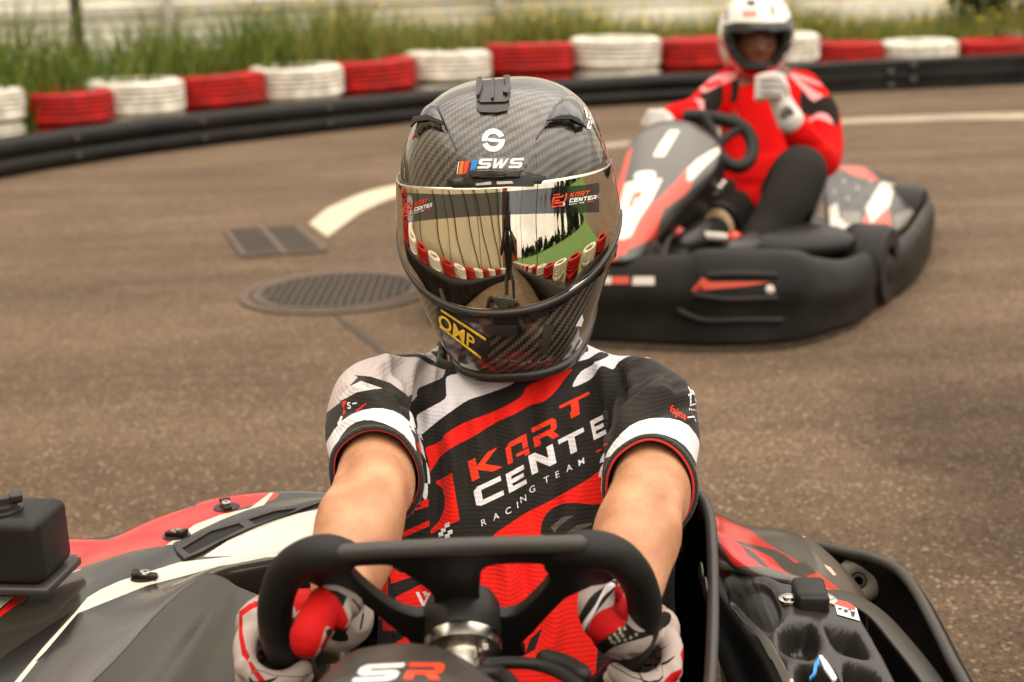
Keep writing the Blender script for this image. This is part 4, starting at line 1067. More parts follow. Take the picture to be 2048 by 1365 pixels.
lay.append((WHITE, [smoothpoly(Z3((498, 438), (560, 400), (640, 352), (645, 300), (650, 240), (720, 222), (760, 205), (800, 205), (860, 225), (1000, 215), (1150, 190), (1260, 130), (1340, 60), (1360, 30), (1480, 55), (1600, 85), (1765, 132), (1700, 148), (1600, 130), (1530, 165), (1500, 202), (1440, 185), (1395, 245), (1345, 275), (1292, 290), (1335, 215), (1395, 180), (1410, 140), (1330, 160), (1240, 165), (1120, 200), (1040, 215), (1005, 260), (960, 290), (850, 330), (760, 360), (690, 405), (600, 470), (505, 545), (500, 490)), 3)]))
lay.append((CHAR, [smoothpoly(Z3((1360, 165), (1430, 115), (1480, 130), (1420, 160)), 3)]))
lay.append((RED, [smoothpoly(Z3((540, 608), (590, 585), (628, 560), (640, 535), (740, 475), (860, 430), (960, 385), (1030, 340), (1060, 290), (1150, 250), (1290, 198), (1255, 250), (1210, 310), (1150, 365), (1080, 385), (1000, 430), (900, 475), (780, 550), (700, 590), (625, 640), (590, 690), (562, 728), (556, 670)), 3),
                  Z3((590, 780), (675, 733), (695, 850), (716, 975), (640, 1010), (568, 1045), (566, 1025), (610, 980), (636, 920), (640, 860), (625, 810)),
                  smoothpoly(Z3((475, 690), (498, 740), (496, 800), (440, 832), (452, 760)), 3), Z3((440, 912), (540, 868), (556, 868), (556, 905), (440, 940)), Z3((415, 1040), (560, 975), (560, 1005), (430, 1062)),
                  smoothpoly(Z3((880, 1066), (960, 1000), (1060, 935), (1160, 885), (1260, 830), (1380, 760), (1452, 708), (1466, 760), (1474, 860), (1440, 888), (1390, 895), (1300, 885), (1230, 895), (1170, 930), (1135, 990), (1125, 1066), (1080, 1150), (960, 1110)), 3),
                  Z3((1412, 620), (1440, 608), (1442, 616), (1414, 630))]))
# lower front, seen through the wheel
lay.append((RED, [[(955, 1095), (1130, 1060), (1200, 1060), (1205, 1180), (1190, 1365), (1000, 1400), (1010, 1280), (960, 1220)], [(775, 1130), (800, 1145), (838, 1150), (782, 1168)], [(790, 1195), (850, 1165), (900, 1185), (880, 1230), (800, 1230)],
                  [(765, 1240), (800, 1250), (800, 1262), (765, 1262)], [(785, 1290), (815, 1270), (820, 1290), (790, 1300)], [(740, 1120), (776, 1120), (776, 1240), (740, 1240)]]))
lay.append((CHAR, [smoothpoly([(1085, 1085), (1100, 1040), (1150, 1020), (1210, 1030), (1260, 1060), (1220, 1120), (1150, 1140), (1105, 1130)], 4), [(1060, 1280), (1085, 1255), (1070, 1300), (1050, 1310)]]))
lay.append(((92, 84, 74), [Z3((1180, 1010), (1240, 960), (1300, 950), (1230, 1000), (1200, 1040)), Z3((1260, 1040), (1320, 1000), (1390, 985), (1390, 1000), (1320, 1030))]))
lay.append((WHITE, [[(831, 1185), (838, 1184), (848, 1205), (855, 1186), (861, 1186), (851, 1214), (845, 1214)], [(845, 1184), (852, 1182), (856, 1190), (850, 1194)]]))
for k, (x, y) in enumerate(((650, 1003), (665, 1040), (630, 1030), (650, 1060), (618, 1050))): lay.append((WHITE, [Z3((x - 12, y - 10), (x + 12, y - 18), (x + 14, y + 4), (x - 10, y + 12))]))
E = lambda v: (v[0] / 2.56, v[1] / 2.56)
# KART / CENTER, each letter set along a rising line
def word(chars, starts, ex, ey, col):
    for ch, st in zip(chars, starts): lay.append((col, glyphs(ch, Z3(st)[0], E(ex), E(ey)), .02))
word('K', [(778, 778)], (150, -72), (-22, -104), ORED); word('A', [(962, 692)], (112, -58), (-16, -104), ORED); word('R', [(1100, 604)], (122, -60), (-18, -100), ORED)
lay.append(None); lay[-1] = (ORED, glyphs('T', Z3((1235, 455))[0], E((150, -72)), E((-10, -66))) + [Z3((1285, 455), (1330, 432), (1325, 400), (1280, 420))])
word('C', [(803, 912)], (140, -66), (-20, -98), WHITE); word('E', [(968, 838)], (92, -50), (-18, -98), WHITE); word('N', [(1085, 744)], (126, -62), (-20, -98), WHITE); word('T', [(1236, 662)], (128, -64), (-18, -98), WHITE)
word('E', [(1402, 566)], (66, -33), (-20, -98), WHITE)

x, y = 825, 1008
for ch, (dx, dy) in zip('RACING TEAM', ((825, 1008), (888, 978), (950, 950), (1008, 915), (1025, 890), (1072, 840), (0, 0), (1148, 790), (1205, 762), (1262, 730), (1322, 700))):
    if ch != ' ': lay.append((WHITE, text_tris(ch, Z3((dx, dy))[0], E((46, -22)), E((-6, -46)), .008), .09))
# sleeves
lay.append((WHITE, [smoothpoly([(636, 985), (645, 905), (684, 842), (745, 817), (806, 832), (846, 892), (856, 985), (846, 995), (842, 930), (808, 870), (745, 841), (696, 855), (660, 918), (646, 995)], 3),
                    smoothpoly([(1203, 960), (1214, 905), (1260, 852), (1318, 836), (1378, 852), (1412, 920), (1420, 1020), (1406, 1030), (1402, 955), (1370, 892), (1313, 867), (1260, 880), (1214, 925), (1204, 985)], 3)]))
lay.append(((24, 22, 20), [] and [smoothpoly(Z3((70, 640), (150, 566), (270, 533), (370, 530), (440, 580), (480, 650), (486, 628), (445, 556), (375, 510), (270, 512), (150, 545), (60, 610)), 3)]))
lay.append((WHITE, text_tris('S', Z3((140, 405))[0], E((45, -8)), E((-6, -46)), .01) + [Z3((88, 480), (108, 440), (116, 445), (98, 500)), Z3((165, 375), (190, 372), (188, 378), (166, 382))])); lay.append((RED, [Z3((112, 370), (136, 362), (120, 400), (132, 420), (116, 440), (120, 405)), Z3((180, 415), (235, 375), (240, 378), (190, 418))]))
lay.append((ORED, text_tris('fajna', Z3((1790, 418))[0], E((46, 25)), E((10, -52)), .012)))
lay.append((WHITE, [Z3((1880, 446), (1915, 440), (1940, 456), (1938, 462), (1912, 448), (1884, 452)), Z3((1893, 280), (1900, 278), (1903, 385), (1895, 392)), Z3((1898, 282), (1938, 372), (1932, 378), (1896, 292)), Z3((1895, 384), (1936, 370), (1936, 378), (1896, 392)), Z3((1885, 330), (1912, 322), (1914, 330), (1886, 340))]))
for k in range(5): lay.append((WHITE, [Z3((1890 + k * 11, 402 + k * 2), (1896 + k * 11, 402 + k * 2), (1896 + k * 11, 410 + k * 2), (1890 + k * 11, 410 + k * 2))]))
im = paint([jersey], (0, -.925, .38), CHAR, lay, res=2600)
M['jersey'] = mat('jersey_print', (1, 1, 1, 1), .8, img=im, bump=None, sheen=.08, spec=.2)
def knit(m, sc_=330, st=.32):
    N = m.node_tree.nodes; L = m.node_tree.links; b = N['Principled BSDF']; t = N.new('ShaderNodeTexCoord')
    wv_ = N.new('ShaderNodeTexWave'); wv_.bands_direction = 'Z'; wv_.inputs['Scale'].default_value = sc_ / 6.28 * 1.4; wv_.inputs['Distortion'].default_value = 1.2; wv_.inputs['Detail Scale'].default_value = 4
    w2 = N.new('ShaderNodeTexWave'); w2.bands_direction = 'X'; w2.inputs['Scale'].default_value = sc_ / 6.28 * 1.6
    L.new(t.outputs['Object'], wv_.inputs['Vector']); L.new(t.outputs['Object'], w2.inputs['Vector'])
    ad = N.new('ShaderNodeMath'); ad.operation = 'MULTIPLY_ADD'; ad.inputs[1].default_value = .4; L.new(w2.outputs['Fac'], ad.inputs[0]); L.new(wv_.outputs['Fac'], ad.inputs[2])
    bp = N.new('ShaderNodeBump'); bp.inputs['Strength'].default_value = st; bp.inputs['Distance'].default_value = .0012; L.new(ad.outputs[0], bp.inputs['Height']); L.new(bp.outputs['Normal'], b.inputs['Normal'])
knit(M['jersey'])
M['red_cloth'] = mat('red_lining', (0.60, 0.012, 0.008, 1), .7, sheen=.2)
M['dark_cloth'] = mat('dark_cloth', (0.022, 0.020, 0.017, 1), .8, sheen=.2); knit(M['dark_cloth'])
jersey.data.materials.clear(); jersey.data.materials.append(M['jersey']); jersey.data.materials.append(M['dark_cloth'])
m_ = jersey.modifiers.new('s', 'SOLIDIFY'); m_.thickness = .0022; m_.offset = -1; m_.material_offset = 1; m_.material_offset_rim = 1
jersey['label'] = 'short sleeved racing jersey in charcoal, white and red stripes with printed team lettering'
# cuff piping along the cut edges
bm = bmesh.new(); bm.from_mesh(jersey.data); bd = [e for e in bm.edges if e.is_boundary]
def loops(bd):
    adj = {}
    for e in bd:
        a, b = e.verts; adj.setdefault(a.index, []).append(b.index); adj.setdefault(b.index, []).append(a.index)
    seen = set(); out = []
    for s in adj:
        if s in seen: continue
        lp = [s]; seen.add(s); cur = s
        while True:
            nx = [q for q in adj[cur] if q not in seen]
            if not nx: break
            cur = nx[0]; seen.add(cur); lp.append(cur)
        out.append(lp)
    return out
bm.verts.ensure_lookup_table()
for lp in loops(bd):
    if len(lp) < 20: continue
    P = [bm.verts[i].co + off for i in lp]; c = sum(P, Vector()) / len(P)
    if c.z < .25: continue
    Ps = P[::2]; Ps = Ps + Ps[:2]
    isneck = abs(c.x) < .06
    if not isneck and min((c - CUL).length, (c - CUR).length) > .05: continue
    if isneck:
        MB().tube(Ps, .004, seg=8, cap=False).build('collar', M['dark_cloth'], driver)
    else:
        ax = cl[1] if c.x < 0 else cr_[1]
        MB().tube([p - ax * .002 for p in Ps], .0030, seg=8, cap=False, flat=1.0).build('sleeve_cuff', M['dark_cloth'], driver)
        MB().tube([p + (c - p) * .05 + ax * (.0006 if c.x > 0 else -.002) for p in Ps], .0013, seg=6, cap=False).build('cuff_piping', M['red_cloth'], driver)
bm.free()
M['trouser'] = mat('dark_trousers', (0.02, 0.018, 0.015, 1), .85, spec=.1, bump=('noise', 60, .3, .003))
mb = MB()
for s in (-1, 1):
    hip = Vector((.10 * s, 1.44, .18)); kn = Vector((.17 * s, 1.12, .34)); an = Vector((.13 * s, .80, .16))
    mb.tube([hip, hip.lerp(kn, .5), kn, kn.lerp(an, .5), an], [.092, .083, .063, .060, .046], seg=20, res=3)
mb.tube([(-.12, 1.46, .17), (.13, 1.46, .17)], [.09, .09], seg=20)
union('trousers', mb, .009, M['trouser'], driver, 3)

HV_, HF_ = [], []
me = body.data; offb = origin_of(body)
for p in me.polygons:
    c = p.center + offb
    if p.normal.y > .25 or c.z > .62 or abs(c.x) < .08: continue
    el = ELL if c.x < 0 else ELR; wr = WRL if c.x < 0 else WRR; ax_ = (wr - el); t = (c - el).dot(ax_) / ax_.length_squared
    if not -.45 < t < 1.0 or (c - (el + ax_ * t)).length > .06: continue
    if random.random() < .35: continue
    for q in range(1):
        n_ = p.normal; s_ = c + Vector((random.gauss(0, .002), random.gauss(0, .002), random.gauss(0, .002))); s_ -= n_ * (s_ - c).dot(n_)
        d_ = (ax_.normalized() * .8 + n_ * .55 + Vector((random.gauss(0, .3), random.gauss(0, .3), random.gauss(0, .3)))).normalized(); L_ = random.uniform(.004, .009); w_ = d_.cross(n_).normalized() * .00010
        b_ = len(HV_); HV_ += [s_ - w_, s_ + w_, s_ + d_ * L_ + n_ * -.0005]; HF_.append((b_, b_ + 1, b_ + 2))
mk('arm_hair', HV_, HF_, mat('arm_hair', (.26, .13, .065, 1), .6), driver)['kind'] = 'stuff'
# ============================================================ THE TRACK BEHIND THE CAMERA (seen mirrored in the visor)
ORD = 'first second third fourth fifth sixth seventh eighth ninth tenth eleventh twelfth thirteenth fourteenth fifteenth sixteenth seventeenth eighteenth nineteenth twentieth twenty-first twenty-second twenty-third twenty-fourth'.split()
G_T = 'painted tyres beside the straight behind the camera'
def tyre2(x, y, z, c, label, up=False):
    o = bpy.data.objects.new('tyre', TY[c]); COL.objects.link(o); o.location = (x, y, z)
    if up: o.rotation_euler = (rad(90), 0, rad(78)); o.location.z = z + .3
    return tag(o, label, 'tyre', G_T)
LP_ = spl([Vector(p) for p in ((-2.2, 3.6, 0), (-2.25, 1.6, 0), (-2.05, -.4, 0), (-1.5, -2.3, 0), (-.6, -3.7, 0), (.0, -4.3, 0))], 40)
def along(path, step):
    out, acc = [path[0]], 0
    for a, b in zip(path, path[1:]):
        acc += (b - a).length
        if acc >= step: out.append(b); acc = 0
    return out
for k, p in enumerate(along(LP_, .67)[:14]):
    for q in (0, 1):
        tyre2(p.x, p.y, .02 + q * .21, 'white' if k % 2 else 'red', ('upper ' if q else 'lower ') + ('white' if k % 2 else 'red') + ' tyre along the cream hall, ' + ORD[k] + ' stack from the karts')
for k in range(24):
    y = 2.6 - k * .70; x = 2.0 - .012 * k
    for q in (0, 1):
        tyre2(x, y, .02 + q * .21, 'white' if k % 2 else 'red', ('upper ' if q else 'lower ') + ('white' if k % 2 else 'red') + ' tyre along the lawn, ' + ORD[k] + ' stack from the karts')
def barrier_line(x0, y0, x1, y1, label):
    path = [Vector((x0 + (x1 - x0) * t, y0 + (y1 - y0) * t, 0)) for t in np.linspace(0, 1, 14)]
    V, Fc = sweep(path, [(0, 0), (-.03, .07), (0, .14), (-.03, .2), (0, .27), (.1, .27), (.1, 0)], '', '', '')
    th = thing('crash_barrier', path[0], label, 'barrier'); mk('beam', V, Fc, M['barrier'], th)
path = [p + Vector((.42, .12, 0)) for p in LP_[::10]]
V, Fc = sweep(path, [(0, 0), (.03, .07), (0, .14), (.03, .2), (0, .27), (-.1, .27), (-.1, 0)], '', '', '')
th = thing('crash_barrier', path[0], 'black barrier curving in front of the tyres along the cream hall', 'barrier'); mk('beam', V, Fc, M['barrier'], th)
barrier_line(1.66, -22, 1.62, 3.0, 'black barrier in front of the tyres along the lawn')
M['awning'] = mat('cream_awning', (0.60, 0.52, 0.36, 1), .7, var=.15, vscale=.8)
M['awning_rib'] = mat('awning_rib', (0.16, 0.13, 0.09, 1), .8)
th = thing('track_hall', (-3.6, -2, 0), 'tall cream sheeted hall with slanting dark ribs, mirrored in the visor', 'building')
HP = spl([Vector(p) for p in ((-4.0, 5.0, 0), (-4.05, 2.0, 0), (-3.7, -1.2, 0), (-2.7, -3.9, 0), (-1.2, -5.7, 0), (-.75, -6.6, 0))], 16)
def hallp(i, z, off=0.0):
    i = max(0, min(len(HP) - 1.001, i)); a = int(i); p = HP[a].lerp(HP[a + 1], i - a); nn = left_n(HP, a); return p + nn * (off - 1.3 * (z / 5) ** 2.5) * -1 + Vector((0, 0, z))
sg = 1 if left_n(HP, 20).x > 0 else -1
def hallq(i, z, off=0.0):
    i = max(0, min(len(HP) - 1.001, i)); a = int(i); p = HP[a].lerp(HP[a + 1], i - a); nn = left_n(HP, a) * sg; return p + nn * (off - 1.2 * (z / 5) ** 2.5) + Vector((0, 0, z))
n_ = len(HP); V = [hallq(i, .5 * q) for i in range(n_) for q in range(11)]
Fc = [(i * 11 + j, i * 11 + j + 1, (i + 1) * 11 + j + 1, (i + 1) * 11 + j) for i in range(n_ - 1) for j in range(10)]
solid(mk('wall', V, Fc, M['awning'], th), .05)
for i in range(8):
    MB().tube([hallq(4 + i * 10.5 - 4.6 * z, z, .05) for z in np.linspace(.3, 4.9, 18)], .045, seg=6).build('rib', M['awning_rib'], th)
for i in range(4): MB().tube([hallq(8 + i * 19, z, .12) for z in np.linspace(0, 4.9, 12)], .035, seg=8).build('column', M['awning_rib'], th)
M['brick'] = mat('orange_brick', (0.38, 0.12, 0.05, 1), .8, var=.25, vscale=2)
th = thing('brick_tower', (-.55, -9.5, 0), 'narrow orange brick building at the end of the cream hall, mirrored in the visor', 'building')
MB().box((-.55, -9.5, 2.3), (.7, 3.0, 4.6)).build('wall', M['brick'], th, smooth=False)
MB().box((-.55, -9.5, 4.7), (.9, 3.2, .2)).build('roof', M['awning_rib'], th, smooth=False)
for q in range(3): MB().box((-.19, -8.6 - q * .9, 2.2), (.04, .5, .8)).build('window', M['gloss_black'], th, smooth=False)
th = thing('red_house', (5, -46, 0), 'small dark red house at the end of the straight, mirrored in the visor', 'building')
M['red_wall'] = mat('red_wall', (0.30, 0.05, 0.03, 1), .8, var=.2, vscale=1)
MB().box((3.4, -42, 2.2), (7, 6, 4.4)).build('wall', M['red_wall'], th, smooth=False)
mb = MB(); mb.add([(-.4, -45.3, 4.4), (7.2, -45.3, 4.4), (7.2, -38.7, 4.4), (-.4, -38.7, 4.4), (3.4, -45.3, 6.4), (3.4, -38.7, 6.4)], [(0, 1, 4), (3, 5, 2), (0, 4, 5, 3), (1, 2, 5, 4), (0, 3, 2, 1)]); mb.build('roof', M['awning_rib'], th, smooth=False)
for q in range(3): MB().box((1.2 + q * 2.2, -38.97, 2.2), (.9, .05, 1.2)).build('window', M['gloss_black'], th, smooth=False)
M['lawn'] = mat('lawn', (0.075, 0.17, 0.02, 1), .9, var=.2, vscale=1.5, bump=('noise', 30, .6, .03))
V = [(2.45, 3.2, .005), (2.45, -45, .005), (26, -45, .9), (26, 3.2, .9)]
tag(mk('lawn', V, [(0, 1, 2, 3)], M['lawn'], smooth=False), 'bright green lawn right of the straight behind the camera', None, None, 'structure')
M['conifer'] = grass_mat('conifer', [(.010, .022, .006, 1), (.02, .04, .01, 1), (.03, .045, .015, 1)])
random.seed(11)
for k in range(14):
    hgt = random.uniform(1.4, 2.6); x = 22 + random.uniform(-1, 1) - k * .8; y = 1.5 - k * 3.0
    shrub((x, y, hgt * .52 + .2), (2.1, 2.1, hgt * .52), 1300, ORD[k] + ' dark tree beyond the lawn, counted from the karts', 'broad_tree', 'tree', 'trees beyond the lawn behind the camera', leaf=.2, mt=M['conifer'], conical=(k % 3 == 0))
for k in range(3):
    shrub((-.4 + k * .9, -33 - k, 1.8 + .4 * k), (.8, .8, 1.8 + .3 * k), 1200, ORD[k] + ' dark conifer at the far end of the straight, counted from the hall', 'conifer', 'tree', 'conifers at the end of the straight', leaf=.14, mt=M['conifer'], conical=True)
for k in range(3):
    y = -5 - 9 * k
    th = thing('utility_pole', (4.2, y, 0), ORD[k] + ' thin dark utility pole beside the lawn, counted from the karts', 'pole', 'utility poles beside the lawn')
    MB().tube([(4.2, y, 0), (4.2, y, 5.5)], [.07, .05], seg=8).build('pole', M['wood'], th); MB().box((4.2, y, 5.2), (1.0, .08, .08)).build('crossarm', M['wood'], th, smooth=False)
# photographer standing behind the camera
ph = thing('person', (0, -.45, 0), 'photographer in dark clothes kneeling behind the camera, mirrored in the visor', 'person')
mb = MB()
mb.tube([(0, -.62, .52), (0, -.58, .66), (0, -.50, .82), (0, -.44, .93)], [.14, .14, .16, .13], seg=20, res=3, flat=.7, up=(1, 0, 0))
mb.tube([(0, -.43, .93), (0, -.36, 1.02)], [.06, .055], seg=14); mb.ball((0, -.31, 1.09), (.078, .095, .115))
for s in (-1, 1):
    mb.tube([(.09 * s, -.62, .52), (.15 * s, -.30, .42 if s > 0 else .08), (.14 * s, -.42, .10) if s > 0 else (.14, -.75, .07)] if s > 0 else [(-.09, -.62, .52), (-.15, -.35, .09), (-.14, -.80, .08)], [.09, .065, .045], seg=14, res=4)
    mb.tube([(.16 * s, -.46, .92), (.25 * s, -.36, .80), (.10 * s, -.20, 1.02)], [.06, .045, .03], seg=14, res=4)
    for q in range(4): mb.tube([(.12 * s, -.19, 1.085 - .02 * q), (.085 * s, -.15, 1.08 - .02 * q), (.055 * s, -.165, 1.078 - .02 * q)], [.010, .009, .008], seg=8)
    mb.tube([(.12 * s, -.20, 1.03), (.08 * s, -.22, 1.02), (.05 * s, -.21, 1.03)], [.012, .010, .009], seg=8)
mb.tube([(.14, -.44, .06), (.15, -.26, .045)], [.045, .035], seg=10); mb.tube([(-.14, -.80, .06), (-.14, -.92, .05)], [.045, .035], seg=10)
union('body', mb, .014, M['dark_cloth'], ph, 2)
th = thing('camera', (0, -.14, CH), 'black photo camera held by the photographer', 'camera')
MB().box((0, -.16, CH), (.13, .05, .09)).box((0, -.165, CH + .055), (.05, .04, .03)).build('camera_body', M['satin_black'], th, smooth=False)
MB().lathe((0, -.135, CH), [(.033, 0), (.036, .01), (.036, .05), (.032, .075)], axis=(0, 1, 0), seg=24).build('lens', M['satin_black'], th, auto=40)
# ============================================================ FRONT KART
kart = thing('racing_kart', (0, 1.2, 0), 'nearest go kart with black bodywork and red and white stickers, driver in mirrored helmet', 'kart')
def Z4(*p): return [(440 + x / 3.657, 1040 + y / 3.657) for x, y in p]
def Z5(*p): return [(960 + x / 4.096, 1040 + y / 4.096) for x, y in p]
def Z6(*p): return [(x / 3.2, 960 + y / 3.2) for x, y in p]
def Z7(*p): return [(1360 + x / 2.977, 980 + y / 2.977) for x, y in p]
# --- steering wheel
WP = U(922, 1190, 1.265); WN = Vector((0, .82, .57)).normalized()
def wpl(px, py, o=0.0): return Upl(px, py, WP, WN) + WN * o
wheel = MB()
Lp = [(700, 1108), (660, 1106), (615, 1114), (578, 1140), (556, 1185), (550, 1235), (558, 1285), (585, 1335), (650, 1385)]
Rp = [(1125, 1100), (1175, 1099), (1228, 1110), (1268, 1148), (1288, 1200), (1286, 1250), (1268, 1300), (1235, 1345), (1180, 1390)]
wheel.tube([wpl(*p) for p in Lp], [.0115, .0160, .0164, .0162, .0160, .0160, .0158, .0150, .0125], seg=20, res=6)
wheel.build('steering_grip', M['rubber'], kart); wheel = MB()
wheel.tube([wpl(*p) for p in Rp], [.0125, .0168, .0166, .0162, .0160, .0160, .0158, .0150, .0125], seg=20, res=6)
rimgrip = wheel.build('steering_grip', M['rubber'], kart)
outer = [(650, 1106), (760, 1099), (900, 1092), (1040, 1087), (1150, 1084), (1215, 1104), (1240, 1140), (1215, 1158), (1182, 1163), (1131, 1186), (1095, 1222), (1067, 1254), (1040, 1280), (1052, 1300), (1010, 1312), (950, 1300), (890, 1290), (850, 1292), (800, 1258), (740, 1208), (700, 1178), (640, 1165), (600, 1145), (610, 1105)]
h1 = [(710, 1124), (740, 1121), (778, 1121), (802, 1132), (850, 1165), (868, 1186), (864, 1210), (846, 1223), (815, 1220), (780, 1204), (740, 1174), (712, 1148), (705, 1134)]
h2 = [(965, 1130), (994, 1119), (1080, 1118), (1088, 1130), (1100, 1152), (1062, 1196), (1031, 1220), (992, 1223), (960, 1199), (961, 1147)]
def plate(poly, holes, thick, name, mt, parent, bevel=.003):
    pts = [Vector(p) for p in dens(poly, 25)]; nb = len(pts); ed = [(i, (i + 1) % nb) for i in range(nb)]
    for q in holes:
        q = dens(smoothpoly(q, 2), 14); b = len(pts); pts += [Vector(p) for p in q]; ed += [(b + i, b + (i + 1) % len(q)) for i in range(len(q))]
    v2, _, fs, _, _, _ = delaunay_2d_cdt(pts, ed, [], 0, .001)
    hh = [smoothpoly(q, 2) for q in holes]
    keep = [tuple(f) for f in fs if inside(poly, sum(v2[i].x for i in f) / 3, sum(v2[i].y for i in f) / 3) and not any(inside(q, sum(v2[i].x for i in f) / 3, sum(v2[i].y for i in f) / 3) for q in hh)]
    V = [wpl(v.x, v.y, -thick / 2) for v in v2]; n = len(V); V += [wpl(v.x, v.y, thick / 2) for v in v2]
    es = {}
    for f in keep:
        for i in range(3): es[(f[i], f[(i + 1) % 3])] = 1
    F2 = list(keep) + [tuple(reversed([i + n for i in f])) for f in keep] + [(b, a, a + n, b + n) for a, b in es if (b, a) not in es]
    o = mk(name, V, F2, mt, parent, smooth=True); bev(o, bevel, 3); return o
pl = plate(outer, [h1, h2], .012, 'steering_wheel', M['plastic'], kart)
MB().tube([wpl(x, y, -.004) for x, y in ((630, 1101), (760, 1093), (900, 1086), (1040, 1082), (1160, 1080))], [.0078] * 5, seg=14, res=5, flat=.9).build('top_bar', M['plastic_grey'], kart)
# hub and column, along the wheel axis towards the front of the kart
hub = wpl(925, 1222); ax = -WN
MB().lathe(hub - ax * .012, [(.030, 0), (.034, .008), (.0345, .036), (.033, .040)], axis=ax, seg=36).build('hub', M['plastic'], kart, auto=40)
MB().lathe(hub + ax * .029, [(.031, 0), (.0345, .001), (.0350, .004), (.0345, .013), (.028, .016), (.0205, .0165), (.0195, .05)], axis=ax, seg=40).build('coupling', M['chrome'], kart, auto=40)
sidev = ax.orthogonal().normalized()
for k in range(3):
    a = rad(40 + 120 * k); dv = Vector((math.cos(a), 0, 0)) + ax.cross(Vector((1, 0, 0))) * math.sin(a)
    MB().lathe(hub + ax * .045 + dv * .026, [(.005, 0), (.005, .006), (.003, .0075)], axis=ax, seg=6).build('bolt', M['chrome'], kart, auto=30)
MB().lathe(hub + ax * .078, [(.017, 0), (.017, .18), (.012, .4)], axis=ax, seg=24).build('steering_column', M['alu'], kart, auto=40)
# --- driver's gloves (children of the driver)
M['glove'] = None
def glove(sx, name, rimpt, tang, wr, tint_layers, label):
    O = Vector((sx, 0, 0)); T = tang.normalized(); O = (O - T * O.dot(T)).normalized(); Fn = O.cross(T)
    if Fn.y > 0: Fn = -Fn                       # Fn = towards the camera
    mb = MB(); Pt = lambda phi, R, t: rimpt + (O * math.cos(rad(phi)) + Fn * math.sin(rad(phi))) * R + T * t
    for k in range(4):
        t = .000 + k * .0208; rr = [.0106, .0104, .0098, .0086][k]; L_ = [150, 158, 150, 132][k]
        mb.tube([Pt(-70, .040, t * .9 + .002), Pt(-25, .034, t), Pt(25, .0310, t), Pt(70, .0300, t), Pt(110, .0295, t), Pt(L_, .0285, t + .002)], [rr * 1.15, rr * 1.1, rr, rr * 1.02, rr * .95, rr * .82], seg=12, res=4)
        mb.ball(Pt(28, .0325, t), rr * 1.13, seg=10)
    # palm and back of the hand
    base = Pt(-80, .050, .028)
    mb.tube([Pt(-50, .043, .004), Pt(-56, .046, .022), Pt(-60, .045, .045), Pt(-60, .040, .066)], [.020, .024, .023, .017], seg=16, res=3, flat=.8)
    mb.tube([Pt(-62, .044, .022), base, wr.lerp(base, .35)], [.026, .029, .029], seg=18, res=4)
    mb.tube([wr.lerp(base, .45), wr], [.029, .031], seg=20)
    return mb, Pt, O, T, Fn
tl = (wpl(558, 1290) - wpl(556, 1180)); tr2 = (wpl(1268, 1300) - wpl(1290, 1200))
mbL, PtL, OL, TL_, FL_ = glove(-1, '', wpl(557, 1306), tl, WRL + Vector((.006, -.01, -.006)), None, '')
# thumb: leaves the palm on the inner side and closes down over the fingertips
mbL.tube([PtL(-110, .040, .0), U(690, 1205, 1.275), U(668, 1198, 1.245), U(642, 1225, 1.222), U(622, 1262, 1.205), U(614, 1286, 1.20)], [.019, .0165, .0160, .0165, .0170, .0155], seg=16, res=5)
mbL.tube([U(640, 1200, 1.24), U(668, 1205, 1.232), U(680, 1232, 1.230), U(678, 1246, 1.232)], [.012, .0115, .0105, .0090], seg=14, res=4)
gl = union('glove', mbL, .0017, M['skin'], driver, 3)
layL = [((176, 10, 9), [smoothpoly(Z4((520, 560), (600, 500), (730, 480), (850, 560), (930, 700), (935, 810), (860, 830), (780, 780), (740, 900), (690, 1000), (600, 1010), (490, 985), (455, 890), (500, 800), (560, 700)), 3),
                        Z4((140, 670), (220, 610), (320, 580), (330, 610), (240, 650), (165, 700), (165, 820), (190, 940), (220, 1000), (200, 1035), (160, 990), (138, 850)), Z4((205, 1040), (230, 1040), (290, 1120), (340, 1189), (290, 1189), (230, 1110))]),
        ((20, 18, 16), [Z4((275, 690), (320, 650), (420, 700), (560, 720), (500, 830), (470, 880), (400, 870), (320, 830), (290, 760)), smoothpoly(Z4((320, 1040), (400, 1050), (500, 1030), (540, 1020), (500, 1050), (420, 1075), (350, 1068)), 3),
                        Z4((740, 500), (860, 520), (930, 560), (900, 640), (850, 560), (780, 510)), smoothpoly(Z4((780, 800), (900, 800), (940, 880), (860, 890), (790, 860)), 3), Z4((960, 580), (1010, 640), (1040, 690), (1020, 800), (1035, 800), (1055, 690), (1030, 640), (975, 575))]),
        ((95, 86, 78), [stroke(Z4((330, 1020), (400, 985), (500, 980), (560, 1000)), 2.5), stroke(Z4((250, 1090), (400, 1140), (600, 1150), (760, 1080), (880, 960)), 2.0)]), ((140, 130, 120), [Z4((300, 725), (315, 715), (325, 735), (312, 748)), Z4((370, 820), (385, 815), (390, 830), (375, 838))])]
imL = paint([gl], (0, -.95, .3), (166, 151, 143), layL, res=1100)
def glove_mat(im): return mat('glove_leather', (1, 1, 1, 1), .75, img=im, spec=.2, bump=('noise', 130, .35, .0015))
gl.data.materials.clear(); gl.data.materials.append(glove_mat(imL)); gl['label'] = 'grey and red racing glove gripping the left of the wheel'
mbR, PtR, OR_, TR_, FR_ = glove(1, '', wpl(1279, 1312), tr2, WRR + Vector((.0, -.01, -.004)), None, '')
mbR.tube([PtR(-110, .040, .0), U(1205, 1180, 1.30), U(1192, 1205, 1.285), U(1200, 1245, 1.27), U(1225, 1262, 1.262)], [.019, .0165, .0170, .0165, .0145], seg=16, res=5)
gr = union('glove', mbR, .0017, M['skin'], driver, 3)
